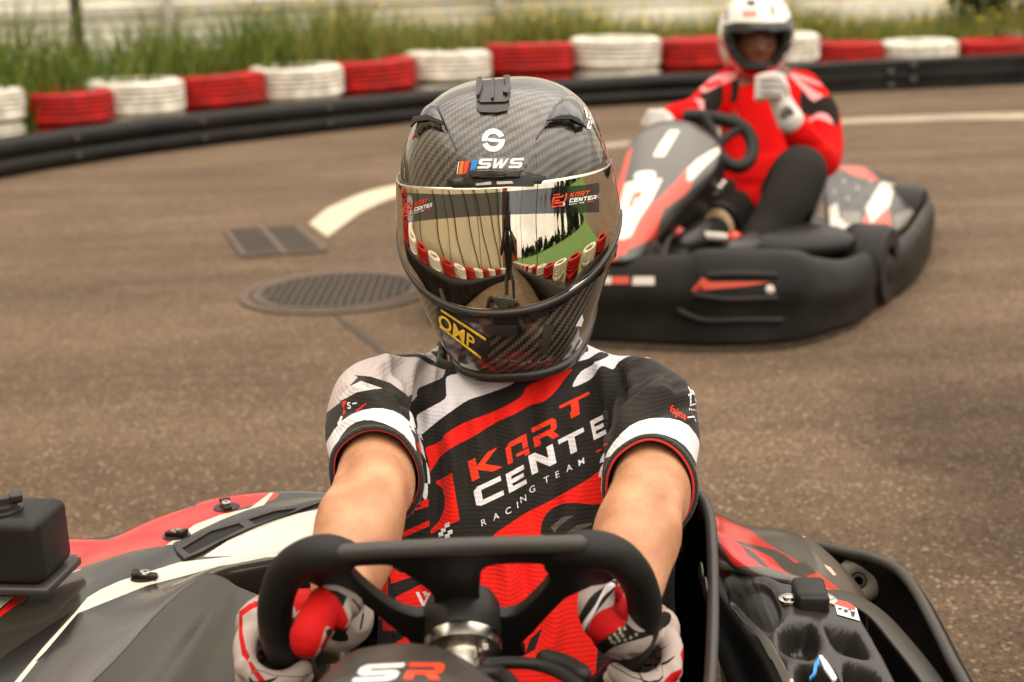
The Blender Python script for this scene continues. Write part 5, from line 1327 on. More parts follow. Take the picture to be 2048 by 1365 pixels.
layR = [((26, 23, 20), [smoothpoly(Z5((800, 820), (900, 640), (1000, 560), (1080, 500), (1130, 530), (1000, 700), (900, 830), (860, 1000), (780, 960)), 3), smoothpoly(Z5((860, 1040), (980, 1000), (1180, 860), (1300, 920), (1420, 880), (1480, 760), (1560, 770), (1550, 850), (1440, 930), (1300, 980), (1100, 1040), (980, 1130), (860, 1160)), 3)]),
        ((176, 10, 9), [smoothpoly(Z5((870, 1010), (910, 820), (1000, 740), (1100, 690), (1100, 560), (1140, 540), (1210, 640), (1215, 800), (1190, 860), (1080, 930), (980, 1000), (930, 1020)), 3), Z5((1470, 690), (1560, 690), (1680, 750), (1720, 840), (1725, 960), (1700, 1080), (1660, 1170), (1640, 1100), (1690, 980), (1700, 860), (1640, 760), (1560, 715)), Z5((1500, 1331), (1560, 1260), (1650, 1220), (1660, 1200), (1650, 1260), (1600, 1331))]),
        ((225, 215, 215), [smoothpoly(Z5((1040, 520), (1110, 530), (1080, 570), (1000, 640), (940, 760), (860, 900), (870, 960), (840, 1020), (790, 960), (830, 860), (950, 690)), 3)]),
        ((30, 26, 24), [smoothpoly(Z5((1130, 1110), (1250, 1170), (1400, 1185), (1520, 1160), (1600, 1110), (1530, 1180), (1400, 1200), (1250, 1190)), 3), stroke(Z5((990, 1090), (1090, 1200), (1250, 1290), (1400, 1331)), 2.0)]),
        ((105, 94, 84), [Z5((1200, 1100), (1340, 1080), (1370, 1050), (1390, 1030), (1395, 1070), (1480, 1050), (1560, 1015), (1480, 1070), (1398, 1095), (1400, 1150), (1370, 1110), (1250, 1130))])]
dots = []
for a_, b_ in ((1185, 890), (1145, 895), (1150, 925), (1170, 950), (1105, 940), (1125, 965), (1140, 990), (1065, 970), (1080, 1000), (1105, 1010), (1190, 985), (1235, 965), (1280, 940), (930, 1050), (900, 1070), (890, 1110), (930, 1120)): dots.append([Z5((a_ + 14 * math.cos(t), b_ + 16 * math.sin(t)))[0] for t in np.linspace(0, 5.6, 8)])
layR.append(((150, 145, 128), dots))
imR = paint([gr], (0, -.95, .3), (170, 155, 147), layR, res=1100)
gr.data.materials.clear(); gr.data.materials.append(glove_mat(imR)); gr['label'] = 'grey and red racing glove with grip dots on the right of the wheel'

# --- nassau cover in front of the column
rows = [[U(600, 1420, 1.10), U(690, 1325, 1.13), U(750, 1302, 1.15), U(823, 1297, 1.155), U(880, 1307, 1.15), U(935, 1334, 1.13), U(1000, 1385, 1.10)],
        [U(560, 1480, 1.05), U(670, 1362, 1.08), U(740, 1334, 1.10), U(820, 1328, 1.105), U(890, 1338, 1.10), U(950, 1366, 1.08), U(1030, 1430, 1.04)],
        [U(540, 1600, .97), U(650, 1470, 1.00), U(730, 1440, 1.02), U(815, 1430, 1.02), U(900, 1445, 1.01), U(980, 1480, .99), U(1070, 1580, .95)],
        [Vector((-.16, .72, .36)), Vector((-.12, .70, .42)), Vector((-.08, .68, .45)), Vector((-.03, .67, .46)), Vector((.0, .67, .45)), Vector((.03, .69, .42)), Vector((.07, .72, .36))],
        [Vector((-.2, .50, .15)), Vector((-.14, .46, .17)), Vector((-.09, .44, .18)), Vector((-.03, .43, .18)), Vector((.02, .44, .18)), Vector((.07, .46, .17)), Vector((.12, .5, .15))]]
V, Fc = grid_surface(rows, 6, 5); nas = mk('nose_cover', V, Fc, M['plastic_grey'], kart); solid(nas, .004)
NB = bvh_of(nas)
def slogo(polys, name, mt, B=NB, h=.0006): return logo(polys, B, h, name, mt, kart, step=6)
slogo(glyphs('S', (703, 1366), (86, -4), (22, -34)), 'nose_lettering', M['logo_white'])
slogo(glyphs('R', (806, 1360), (72, 1), (14, -33)), 'nose_lettering', M['logo_red'])

# --- left hand pod of the photo
pod = [[U(-200, 1140, 1.66), U(-60, 1110, 1.72), U(90, 1085, 1.78), U(219, 1080, 1.83), U(300, 1045, 1.87), U(406, 1007, 1.91), U(500, 993, 1.94), U(600, 989, 1.96), U(700, 1000, 1.97)],
       [U(-200, 1270, 1.56), U(-60, 1215, 1.62), U(80, 1160, 1.69), U(200, 1112, 1.75), U(300, 1085, 1.79), U(400, 1050, 1.83), U(500, 1018, 1.87), U(600, 1004, 1.90), U(700, 1005, 1.92)],
       [U(-200, 1420, 1.44), U(-60, 1330, 1.51), U(60, 1235, 1.585), U(170, 1165, 1.655), U(270, 1128, 1.71), U(380, 1098, 1.755), U(480, 1060, 1.80), U(580, 1032, 1.84), U(700, 1015, 1.87)],
       [U(-170, 1530, 1.36), U(-50, 1430, 1.42), U(60, 1320, 1.49), U(156, 1228, 1.56), U(250, 1188, 1.62), U(340, 1165, 1.67), U(450, 1130, 1.73), U(560, 1105, 1.77), U(700, 1080, 1.80)],
       [U(-60, 1620, 1.26), U(40, 1510, 1.33), U(130, 1420, 1.40), U(225, 1330, 1.47), U(300, 1248, 1.54), U(350, 1200, 1.60), U(430, 1148, 1.68), U(550, 1122, 1.73), U(700, 1100, 1.77)]]
side0 = [Vector((p.x - .05, p.y + .02, p.z - .08)) for p in pod[0]]; side1 = [Vector((p.x - .08, p.y + .02, .08)) for p in pod[0]]
inner = [Vector((p.x + .01, p.y, p.z - .05)) for p in pod[4]]
V, Fc = grid_surface([side1, side0] + pod + [inner], 5, 5); podL = mk('side_pod', V, Fc, None, kart); 
Zp = Z6
layP = [((186, 26, 14), [smoothpoly(Z6((330, 700), (350, 640), (440, 470), (400, 380), (520, 390), (690, 400), (850, 325), (1100, 215), (1300, 145), (1500, 110), (1750, 95), (1780, 120), (1700, 160), (1560, 190), (1240, 305), (1070, 425), (1040, 440), (860, 470), (700, 520), (520, 580), (420, 630), (370, 656)), 2)]),
        ((212, 205, 190), [Z6((1750, 95), (1690, 175), (1560, 215), (1420, 270), (1280, 335), (1110, 428), (1065, 432), (1150, 370), (1250, 300), (1420, 235), (1600, 195), (1700, 120), (1730, 97)), Z6((-300, 1600), (100, 1310), (280, 1090), (480, 870), (560, 770), (640, 720), (760, 665), (960, 600), (1150, 540), (1420, 510), (1700, 480), (2100, 420), (2100, 470), (1700, 510), (1400, 570), (1260, 610), (950, 690), (700, 790), (500, 870), (300, 1110), (150, 1296), (-100, 1600)),
                           Z6((1300, 505), (1460, 400), (1700, 290), (1900, 230), (2200, 170), (2300, 420), (1800, 470), (1500, 500)), Z6((-300, 770), (0, 762), (95, 762), (0, 840), (-300, 1000))]),
        ((206, 26, 18), [Z6((-20, 880), (60, 800), (100, 760), (170, 755), (175, 775), (60, 850), (0, 900), (-60, 930)), ]),
        ((212, 204, 190), [Z6((390, 640), (440, 610), (520, 585), (520, 592), (440, 618))]),
        ((22, 19, 16), [Z6((-100, 1240), (0, 1165), (150, 1060), (300, 960), (420, 885), (470, 850), (280, 1085), (150, 1230), (0, 1400), (-200, 1500)), Z6((300, 1110), (495, 880), (510, 920), (440, 1020), (380, 1100), (300, 1150), (230, 1180)), Z6((430, 490), (500, 495), (420, 560), (380, 600))]),
        ((58, 52, 45), [Z6((500, 905), (700, 830), (950, 730), (1280, 625), (1290, 610), (960, 925), (860, 1050), (720, 1310), (500, 1500), (100, 1500), (300, 1200), (440, 1060))])]
imP = paint([podL], (-.05, -.75, .66), (46, 41, 35), layP, res=2200)
M['pod'] = mat('pod_plastic', (1, 1, 1, 1), .26, img=imP, coat=.5, coat_r=.08, bump=('noise', 16, .12, .006))
podL.data.materials.append(M['pod']); podL['label'] = 'left side pod with red and white stickers'
solid(podL, .003)
PB = bvh_of(podL)
def pp_(poly, h, name, mt, B=PB, step=6, skirt=.003, **k):
    V, Fc = patch(B, poly, h, step=step, skirt=skirt, **k); return mk(name, V, Fc, mt, kart, auto=50)
for q in (((1165, 455), (1350, 345), (1530, 293), (1566, 318), (1400, 400), (1215, 492)), ((1588, 270), (1760, 215), (1912, 195), (1840, 232), (1632, 300))): pp_(Z6(*q), .0006, 'vent_slot_shade', M['deep'], skirt=0)  # no openings cut: near-black patches paint the shade of the vent holes
pp_(Z6((1110, 420), (1130, 470), (1180, 520), (1300, 470), (1420, 400), (1600, 320), (1760, 260), (2048, 160), (2048, 140), (1700, 220), (1500, 285), (1300, 350)), .0035, 'vent_frame', M['plastic_grey'], holes=(Z6((1165, 455), (1350, 345), (1530, 293), (1566, 318), (1400, 400), (1215, 492)), Z6((1588, 270), (1760, 215), (1912, 195), (1840, 232), (1632, 300))))
def fastener(c, s, B=PB):
    x, y = Z6(c)[0]
    e = [(x + 30 * s * math.cos(t), y + 9 * s * math.sin(t) - 3 * s * math.cos(t)) for t in np.linspace(0, 5.9, 16)]
    f = pp_(e, .0012, 'quick_fastener', M['satin_black'], B, step=5)
    L_, N_ = hit(B, x, y); L_ = L_ or U(x, y, 1.7); N_ = N_ or Vector((0, 0, 1))
    R3 = N_.to_track_quat('Z', 'X').to_matrix()
    mb = MB(); mb.box(L_ + N_ * .0035, (.030 * s, .012 * s, .006), R3); mb.box(L_ + N_ * .006 + R3 @ Vector((.012 * s, 0, 0)), (.008 * s, .016 * s, .005), R3)
    b = mb.build('clamp', M['plastic'], f, smooth=False); bev(b, .0015)
    MB().lathe(L_ + N_ * .0066, [(.0065 * s, 0), (.0065 * s, .002), (.0022 * s, .0022), (.0022 * s, .001)], axis=N_, seg=16, close=True).build('washer', M['chrome'], f, auto=40)
fastener((925, 630), .95); fastener((1130, 360), .95); fastener((1450, 178), .9)
# inner fairing between pod and cockpit
rows = [[U(-60, 1620, 1.262), U(40, 1510, 1.332), U(130, 1420, 1.402), U(225, 1330, 1.472), U(300, 1248, 1.542), U(350, 1200, 1.602), U(415, 1152, 1.67)],
        [U(60, 1640, 1.22), U(160, 1520, 1.31), U(230, 1430, 1.38), U(300, 1340, 1.455), U(360, 1262, 1.52), U(400, 1210, 1.58), U(438, 1158, 1.655)],
        [U(170, 1640, 1.24), U(240, 1530, 1.31), U(300, 1440, 1.385), U(362, 1350, 1.455), U(410, 1272, 1.525), U(440, 1220, 1.58), U(462, 1170, 1.645)],
        [U(250, 1640, 1.20), U(330, 1530, 1.26), U(390, 1430, 1.33), U(440, 1340, 1.40), U(470, 1270, 1.47), U(485, 1225, 1.53), U(490, 1186, 1.60)],
        [U(380, 1640, 1.14), U(460, 1530, 1.20), U(520, 1430, 1.27), U(545, 1350, 1.35), U(545, 1290, 1.43), U(540, 1240, 1.50), U(530, 1205, 1.57)],
        [U(520, 1640, 1.16), U(590, 1530, 1.22), U(620, 1450, 1.30), U(620, 1370, 1.40), U(600, 1320, 1.47), U(580, 1270, 1.53), U(560, 1235, 1.60)]]
V, Fc = grid_surface(rows, 6, 6); inn = mk('inner_fairing', V, Fc, M['plastic_grey'], kart); solid(inn, .004); inn['label'] = 'matte grey fairing curving down into the cockpit'
# --- black tank box at the left edge
A0 = U(74, 1046, 1.58); B0 = Uz(121, 1006, A0.z)
dv = (B0 - A0); dv.z = 0; wv_ = Vector((-dv.y, dv.x, 0)).normalized() * .27; hv = Vector((0, 0, -.078)); dv *= 1.0
def prism(p, a, b, c):
    v = [p + a * i + b * j + c * k for k in (0, 1) for i, j in ((0, 0), (1, 0), (1, 1), (0, 1))]
    return v, [(0, 1, 2, 3), (7, 6, 5, 4), (0, 4, 5, 1), (1, 5, 6, 2), (2, 6, 7, 3), (3, 7, 4, 0)]
dn = dv.normalized() * .085
bx = thing('fuel_tank', A0 + wv_ * .5 + hv, 'black rounded plastic box with a cap at the left edge of the photo', 'tank')
v, f = prism(A0 + Vector((-.002, 0, 0)), dn, wv_, hv); tk = mk('tank_body', v, f, M['plastic'], bx); bev(tk, .013, 5)
v, f = prism(A0 - dn.normalized() * .004 - wv_.normalized() * .004 + hv, dn + dn.normalized() * .008, wv_, Vector((0, 0, -.010))); tk = mk('tray_lip', v, f, M['plastic_grey'], bx); bev(tk, .003, 2)
cp = Uz(4, 1022, A0.z)
MB().lathe(cp, [(.024, 0), (.024, .003), (.018, .004), (.018, .008), (.0, .009)], seg=28).build('cap', M['satin_black'], bx, auto=40)
mb = MB(); mb.box(cp + Vector((0, 0, .012)), (.046, .011, .010), Matrix.Rotation(.4, 3, 'Z')); mb.box(cp + Vector((.016, .005, .015)), (.014, .016, .008), Matrix.Rotation(.4, 3, 'Z')); o = mb.build('cap_handle', M['satin_black'], bx, smooth=False); bev(o, .002)

# --- seat
rp_ = [U(1402, 1480, 1.26), U(1418, 1390, 1.33), U(1424, 1290, 1.41), U(1426, 1190, 1.49), U(1424, 1095, 1.56), U(1418, 1030, 1.61), U(1400, 992, 1.655), U(1370, 985, 1.70)]
rr_ = [p.copy() for p in rp_]
back_ = [Vector((.13, 1.78, .50)), Vector((0, 1.80, .51)), Vector((-.13, 1.78, .50))]
left_ = [Vector((-p.x + .01, p.y, p.z - .03)) for p in reversed(rr_)]
rim_ = rr_ + back_ + left_
low_ = []
for p in rim_: low_.append(Vector((p.x * .80, 1.2 + (p.y - 1.2) * .78, .09)))
mid_ = [Vector((p.x * .97, 1.2 + (p.y - 1.2) * .96, .09 + (p.z - .09) * .6)) for p in rim_]
in_ = [Vector((p.x * .90, 1.2 + (p.y - 1.2) * .96, p.z - .035)) for p in rim_]
V, Fc = grid_surface([low_, mid_, rim_], 5, 5); st = mk('seat', V, Fc, M['gloss_black'], kart); solid(st, .006, 0)
MB().tube(rim_, [.0065] * len(rim_), seg=12, res=5, flat=1.0).build('seat_rim', M['plastic_grey'], kart)
for (x, y, d) in ((1365, 1180, 1.50), (1370, 1150, 1.53)):
    p = U(x, y, d); MB().lathe(Vector((.195, p.y, p.z)), [(.013, 0), (.013, .002), (.006, .004)], axis=(-1, 0, 0), seg=18).build('seat_bolt', M['satin_black'], kart, auto=40)

# --- engine cover on the right of the photo
rows = [[Uz(1395, 1120, .33), Uz(1500, 1115, .365), Uz(1600, 1140, .365), Uz(1700, 1180, .35), Uz(1800, 1225, .31)],
        [Uz(1420, 1190, .33), Uz(1520, 1190, .365), Uz(1630, 1215, .365), Uz(1740, 1250, .35), Uz(1840, 1290, .31)],
        [Uz(1450, 1270, .32), Uz(1550, 1270, .36), Uz(1660, 1295, .36), Uz(1780, 1330, .345), Uz(1880, 1370, .31)],
        [Uz(1480, 1370, .31), Uz(1590, 1370, .35), Uz(1700, 1390, .35), Uz(1820, 1420, .335), Uz(1930, 1450, .30)],
        [Uz(1520, 1500, .29), Uz(1640, 1500, .33), Uz(1760, 1520, .33), Uz(1880, 1540, .32), Uz(2000, 1560, .29)]]
V, Fc = grid_surface(rows, 6, 6); base = mk('base_tmp', V, Fc, M['plastic'], kart); EB = bvh_of(base); bpy.data.objects.remove(base)
cav = [smoothpoly(Z7(*q), 3) for q in (((585, 850), (650, 805), (770, 805), (832, 920), (790, 1022), (690, 1012), (600, 965)), ((862, 818), (1000, 832), (1062, 880), (1125, 1015), (1020, 1008), (930, 970), (885, 900)), ((680, 1070), (770, 1045), (890, 1085), (950, 1180), (930, 1260), (720, 1260)), ((975, 1045), (1120, 1062), (1200, 1150), (1250, 1260), (1010, 1260)), ((300, 662), (440, 572), (545, 600), (612, 750), (570, 850), (500, 870), (420, 820), (340, 740)))]
def cprof(x, y, d):
    for i, c in enumerate(cav):
        if inside(c, x, y):
            e = edist(c, x, y); t = min(1, e / 8); t = t * t * (3 - 2 * t); return (-.034 * t - .004 * min(1, e / 20)) * (.22 if i == 4 else 1) + .004
    e = min(edist(c, x, y) for c in cav)
    return .002 + .0035 * (1 - math.exp(-e / 6)) * min(1, d / 8)
ov = Z7((262, 540), (350, 480), (520, 520), (600, 560), (760, 590), (900, 650), (1040, 720), (1120, 860), (1200, 1000), (1290, 1180), (1420, 1400), (760, 1500), (620, 1300), (500, 1050), (380, 850), (290, 680))
V, Fc = patch(EB, ov, 0, step=2.7, skirt=.10, prof=cprof); ec = mk('engine_cover', V, Fc, M['satin_black'], kart); sm_ = ec.modifiers.new('sm', 'SMOOTH'); sm_.iterations = 2; sm_.factor = .5; ec['label'] = 'black engine cover moulded with honeycomb hollows'
for c in cav[:4]:
    cx = sum(p[0] for p in c) / len(c) + 6; cy = sum(p[1] for p in c) / len(c) + 9
    L_, N_ = hit(EB, cx, cy)
    if L_: MB().lathe(L_ - N_ * .036, [(.012, 0), (.012, .004), (.007, .005), (.007, .001)], axis=N_, seg=20, close=True).build('hollow_socket', M['satin_black'], kart, auto=40)
def ep(poly, h, name, mt, **k): return pp_(Z7(*poly), h, name, mt, EB, step=5, **k)
ep(((648, 592), (700, 588), (830, 600), (862, 690), (868, 770), (700, 775), (690, 700)), .022, 'cover_latch', M['plastic'], skirt=.02) if False else None
L_, N_ = hit(EB, *Z7((765, 675))[0]); R3 = Matrix.Rotation(rad(-6), 3, 'Z')
o = MB().box(L_ + Vector((0, -.004, .014)), (.036, .046, .020), R3).build('cover_latch', M['plastic'], kart); bev(o, .006, 3)
o = MB().box(L_ + Vector((0, -.024, .008)), (.034, .012, .026), R3).build('latch_tab', M['plastic'], kart); bev(o, .004, 2)
for q in ((648, 690), (868, 690)):
    L_, N_ = hit(EB, *Z7(q)[0]); MB().lathe(L_ + N_ * .006, [(.011, 0), (.011, .003), (.0065, .0035), (.0065, .006), (.0, .0065)], axis=N_, seg=20).build('cover_screw', M['chrome'], kart, auto=40)
ep(((905, 682), (985, 700), (1040, 735), (1060, 810), (930, 772)), .0062, 'warning_sticker', M['white'], skirt=0)
ep(((905, 682), (985, 700), (1030, 728), (1028, 748), (915, 712)), .0068, 'warning_sticker_band', M['red'], skirt=0)
M['ink'] = mat('ink', (0.02, 0.02, 0.02, 1), .5)
for q in ((930, 735, 958, 748), (965, 745, 990, 765), (985, 742, 1010, 752), (1005, 755, 1030, 790)): ep(((q[0], q[1]), (q[2], q[1] + 4), (q[2] - 4, q[3]), (q[0] + 5, q[3] - 5)), .0070, 'sticker_print', M['ink'], skirt=0)
ep(((470, 855), (492, 845), (560, 920), (640, 1060), (700, 1180), (650, 1180), (590, 1060), (520, 930)), .0095, 'chrome_strip', M['alu'])
ep(((818, 1066), (836, 1064), (880, 1130), (920, 1200), (900, 1210), (850, 1140)), .016, 'cable_tie', M['white']); ep(((812, 1075), (824, 1080), (815, 1160), (790, 1200), (796, 1140)), .016, 'cable_tie', M['logo_blue'])
# side shell of the engine cover, towards the bumper
rows = [[Uz(1560, 1165, .36), Uz(1660, 1195, .365), Uz(1730, 1222, .345), Uz(1790, 1290, .34), Uz(1850, 1370, .33), Uz(1930, 1500, .32)],
        [Uz(1570, 1160, .365), Uz(1680, 1190, .355), Uz(1752, 1225, .33), Uz(1815, 1290, .325), Uz(1880, 1370, .315), Uz(1960, 1500, .30)],
        [Uz(1590, 1155, .35), Uz(1700, 1185, .33), Uz(1770, 1225, .28), Uz(1840, 1300, .27), Uz(1905, 1385, .26), Uz(1980, 1500, .25)]]
V, Fc = grid_surface(rows, 5, 4); o = mk('cover_side', V, Fc, M['plastic_grey'], kart); solid(o, .004)
# --- rear right pod with red sticker
rows = [[Uz(1395, 1010, .30), Uz(1434, 1035, .345), Uz(1494, 1058, .34), Uz(1550, 1061, .33), Uz(1598, 1071, .32), Uz(1640, 1098, .31), Uz(1692, 1150, .29), Uz(1732, 1205, .27)],
        [Uz(1390, 1050, .36), Uz(1436, 1062, .375), Uz(1500, 1092, .372), Uz(1556, 1120, .36), Uz(1600, 1140, .352), Uz(1645, 1165, .345), Uz(1695, 1195, .33), Uz(1730, 1218, .31)],
        [Uz(1390, 1080, .36), Uz(1437, 1092, .378), Uz(1480, 1133, .375), Uz(1540, 1153, .37), Uz(1598, 1165, .362), Uz(1645, 1182, .352), Uz(1685, 1200, .34), Uz(1715, 1225, .32)],
        [Uz(1390, 1120, .33), Uz(1430, 1130, .35), Uz(1475, 1150, .35), Uz(1540, 1170, .345), Uz(1590, 1182, .34), Uz(1640, 1200, .33), Uz(1680, 1215, .32), Uz(1705, 1235, .30)]]
top0 = [Vector((p.x + .01, p.y + .03, p.z - .10)) for p in rows[0]]
V, Fc = grid_surface([top0] + rows, 5, 5); rpod = mk('rear_pod', V, Fc, None, kart)
layR2 = [((184, 24, 13), [smoothpoly(Z7((215, 165), (300, 205), (400, 245), (470, 300), (560, 360), (700, 440), (820, 510), (960, 620), (950, 640), (860, 600), (700, 540), (560, 490), (460, 470), (350, 460), (290, 400), (240, 320), (220, 240)), 2)]),
         ((52, 47, 40), [Z7((310, 310), (400, 335), (560, 370), (620, 400), (680, 450), (740, 440), (810, 510), (750, 525), (760, 555), (660, 525), (610, 490), (540, 415), (470, 380), (360, 340)), Z7((360, 340), (430, 385), (530, 480), (490, 470), (400, 400))]),
         ((200, 190, 165), [Z7((850, 455), (890, 475), (925, 520), (905, 522), (865, 480)), Z7((725, 285), (742, 292), (738, 298), (724, 292))])]
imR2 = paint([rpod], (-.1, -.7, .7), (72, 66, 58), layR2, res=1300)
M['rpod'] = mat('pod_plastic', (1, 1, 1, 1), .28, img=imR2, coat=.4, coat_r=.1, bump=('noise', 20, .15, .005)); rpod.data.materials.append(M['rpod']); solid(rpod, .003)
rpod['label'] = 'rear engine side pod with scratched red sticker'
# --- wrap round bumper on the right
top = [Uz(1600, 1088, .26), Uz(1642, 1094, .27), Uz(1700, 1107, .28), Uz(1740, 1115, .285), Uz(1793, 1138, .285), Uz(1830, 1181, .285), Uz(1870, 1255, .285), Uz(1904, 1323, .285), Uz(1931, 1372, .285), Uz(1965, 1450, .285), Uz(2010, 1560, .285)]
bot = [Vector((p.x + .01, p.y, .07)) for p in top]
V, Fc = grid_surface([top, [Vector((p.x + .022, p.y + .004, p.z - .05)) for p in top], bot], 5, 4); o = mk('bumper', V, Fc, M['barrier'], kart); solid(o, .012, 0); o['label'] = 'black plastic wrap round rear bumper'
MB().tube(top, [.007] * len(top), seg=10, res=5).build('bumper_lip', M['plastic_grey'], kart)
rc = U(1719, 1160, 1.90); axr = Vector((-.35, -.85, .25)).normalized()
MB().lathe(rc - axr * .012, [(.011, .0), (.024, .002), (.031, .009), (.031, .017), (.024, .024), (.012, .025), (.011, .018)], axis=axr, seg=28, close=True).build('bumper_roller', mat('roller', (.20, .17, .13, 1), .5, var=.2), kart)
MB().lathe(rc - axr * .012, [(.012, .004), (.012, .020), (.006, .024), (.006, .018)], axis=axr, seg=16, close=True).build('roller_bolt', M['iron'], kart)
# --- floor pan, chassis, wheels, front bumper (below the frame)
mb = MB(); mb.box((0, 1.05, .055), (.62, 1.1, .008)); mb.build('floor_pan', M['plastic'], kart, smooth=False)
for s in (-1, 1):
    MB().tube([(.33 * s, .35, .075), (.35 * s, .8, .075), (.33 * s, 1.4, .075), (.33 * s, 2.1, .075)], .015, seg=8, res=4).build('chassis_tube', M['iron'], kart)
    for (y, R0_, w_) in ((.62, .13, .12), (1.86, .115, .14)):
        x_ = .50 * s if y < 1 else .36 * s
        MB().lathe((x_ - s * w_ / 2, y, R0_), [(R0_ * .5, 0), (R0_ * .9, 0), (R0_, .02), (R0_, w_ - .02), (R0_ * .9, w_), (R0_ * .5, w_), (R0_ * .5, w_ * .5)], axis=(s, 0, 0), seg=32, close=True).build('tyre', M['rubber'], kart, auto=40)
MB().tube([(-.42, 1.86, .115), (.42, 1.86, .115)], .02, seg=12).build('rear_axle', M['alu'], kart)
mb = MB(); mb.tube([(-.50, .45, .16), (-.44, .25, .16), (0, .20, .17), (.44, .25, .16), (.50, .45, .16)], .045, seg=12, res=6); mb.build('front_bumper', M['plastic'], kart)
rows = [[Vector((-.3 + .3 * k, 1.2 - .2 * 0, .12)) for k in range(3)]]
# brake rod and lines right of the column, and loom
for pts, r0 in (((U(970, 1330, 1.20), U(1020, 1326, 1.215), U(1075, 1330, 1.22), U(1130, 1352, 1.20), U(1190, 1400, 1.15)), .0055), ((U(950, 1350, 1.16), U(1010, 1356, 1.15), U(1060, 1440, 1.08)), .007), ((U(1090, 1318, 1.25), U(1130, 1330, 1.24), U(1165, 1350, 1.225)), .009)):
    MB().tube(pts, [r0] * len(pts), seg=12, res=5).build('front_hoop', M['plastic'], kart)
# near-black filler sheet for the pod side right of the driver legs
rows = [[Vector((.20, 1.9, .30)), Vector((.24, 1.5, .28)), Vector((.25, 1.1, .26)), Vector((.25, .7, .2))], [Vector((.35, 1.9, .12)), Vector((.36, 1.5, .12)), Vector((.36, 1.1, .12)), Vector((.36, .7, .10))]]
V, Fc = grid_surface(rows, 4, 2); o = mk('dark_pod_side', V, Fc, M['deep'], kart); solid(o, .02)
# ============================================================ SECOND KART AND ITS DRIVER
def Z8(*p): return [(1180 + x / 1.896, y / 1.896) for x, y in p]
K2 = thing('racing_kart', Uz(1500, 600, 0) + Vector((.1, .45, 0)), 'go kart number 1 behind, with wide black bumpers and orange striped nose', 'kart')
M['bump2'] = mat('bumper_plastic', (0.008, 0.0068, 0.005, 1), 0.42, spec=.16, bump=('noise', 7, .4, .02), var=.5, vscale=5)
def wall(cols, name, label=None, t=.035, mt=None):
    rows = [[], [], [], [], []]
    for (tx, ty, bx, by) in cols:
        b = Uz(bx, by, .018); d = (b - cC).dot(cF); a = U(tx, ty, d + .03)
        for k, f in enumerate((1.0, .93, .62, .34, .0)):
            p = b.lerp(a, f); out = Vector((0, -1, 0)) * (.030 if k == 1 else (.036 if k == 2 else (.015 if k == 3 else 0)))
            rows[k].append(p + out)
    V, Fc = grid_surface(rows, 5, 4); o = mk(name, V, Fc, mt or M['bump2'], K2); solid(o, t, 0)
    MB().tube(rows[0], [.013] * len(rows[0]), seg=10, res=4).build(name + '_lip', M['plastic_grey'], K2)
    if label: o['label'] = label
    return o
wa = wall([(905, 470, 905, 560), (868, 492, 868, 610), (872, 508, 872, 640), (930, 512, 930, 656), (1060, 515, 1060, 672), (1150, 517, 1150, 680), (1222, 519, 1222, 684), (1365, 519, 1365, 691), (1407, 509, 1444, 692), (1500, 508, 1520, 690), (1586, 511, 1590, 682), (1625, 524, 1640, 668), (1680, 530, 1690, 650), (1725, 514, 1722, 630), (1741, 505, 1741, 612)], 'front_bumper', 'wide black front bumper with red wedge sticker')
wb = wall([(1741, 508, 1741, 610), (1781, 499, 1783, 588), (1818, 470, 1818, 560), (1842, 436, 1842, 525), (1854, 412, 1854, 490), (1846, 404, 1846, 462), (1815, 400, 1815, 440)], 'side_bumper', 'black side bumper curving to the rear')
WBv = bvh_of(wa)
def k2logo(polys, name, mt, B=WBv, h=.002): 
    V, Fc = [], []
    for p in polys:
        v, f = patch(B, p, h, step=10); b = len(V); V += v; Fc += [tuple(i + b for i in q) for q in f]
    return mk(name, V, Fc, mt, K2)
M['dull_red'] = mat('dull_red', (0.50, 0.05, 0.02, 1), .45, var=.1); M['dull_white'] = mat('dull_white', (0.55, 0.50, 0.44, 1), .5)
k2logo([Z8((383, 1105), (425, 1055), (445, 1060), (455, 1070), (690, 1070), (600, 1085), (440, 1100))], 'wedge_sticker', M['dull_red'])
k2logo([Z8((85, 1050), (150, 1050), (150, 1078), (85, 1078))], 'red_mark', M['dull_red']); k2logo([Z8((30, 1050), (82, 1050), (82, 1078), (30, 1078))], 'white_mark', M['dull_white']); k2logo([Z8((165, 1050), (245, 1050), (245, 1082), (160, 1082))], 'white_mark', M['dull_white'])
L_, N_ = hit(WBv, *Z8((680, 1100))[0]); MB().lathe(L_, [(.013, 0), (.013, .008), (.006, .012)], axis=N_, seg=14).build('bumper_bolt', M['dull_white'], K2)
for pts in (((340, 1180), (430, 1215), (560, 1215), (720, 1215)), ((450, 1045), (560, 1040), (700, 1045)), ((400, 1120), (520, 1135), (700, 1130))):
    q = [hit(WBv, *Z8(p)[0])[0] for p in pts]; q = [p + Vector((0, -.004, 0)) for p in q if p is not None]
    MB().tube(q, [.011] * len(q), seg=8, res=4).build('bumper_crease', M['barrier'], K2)
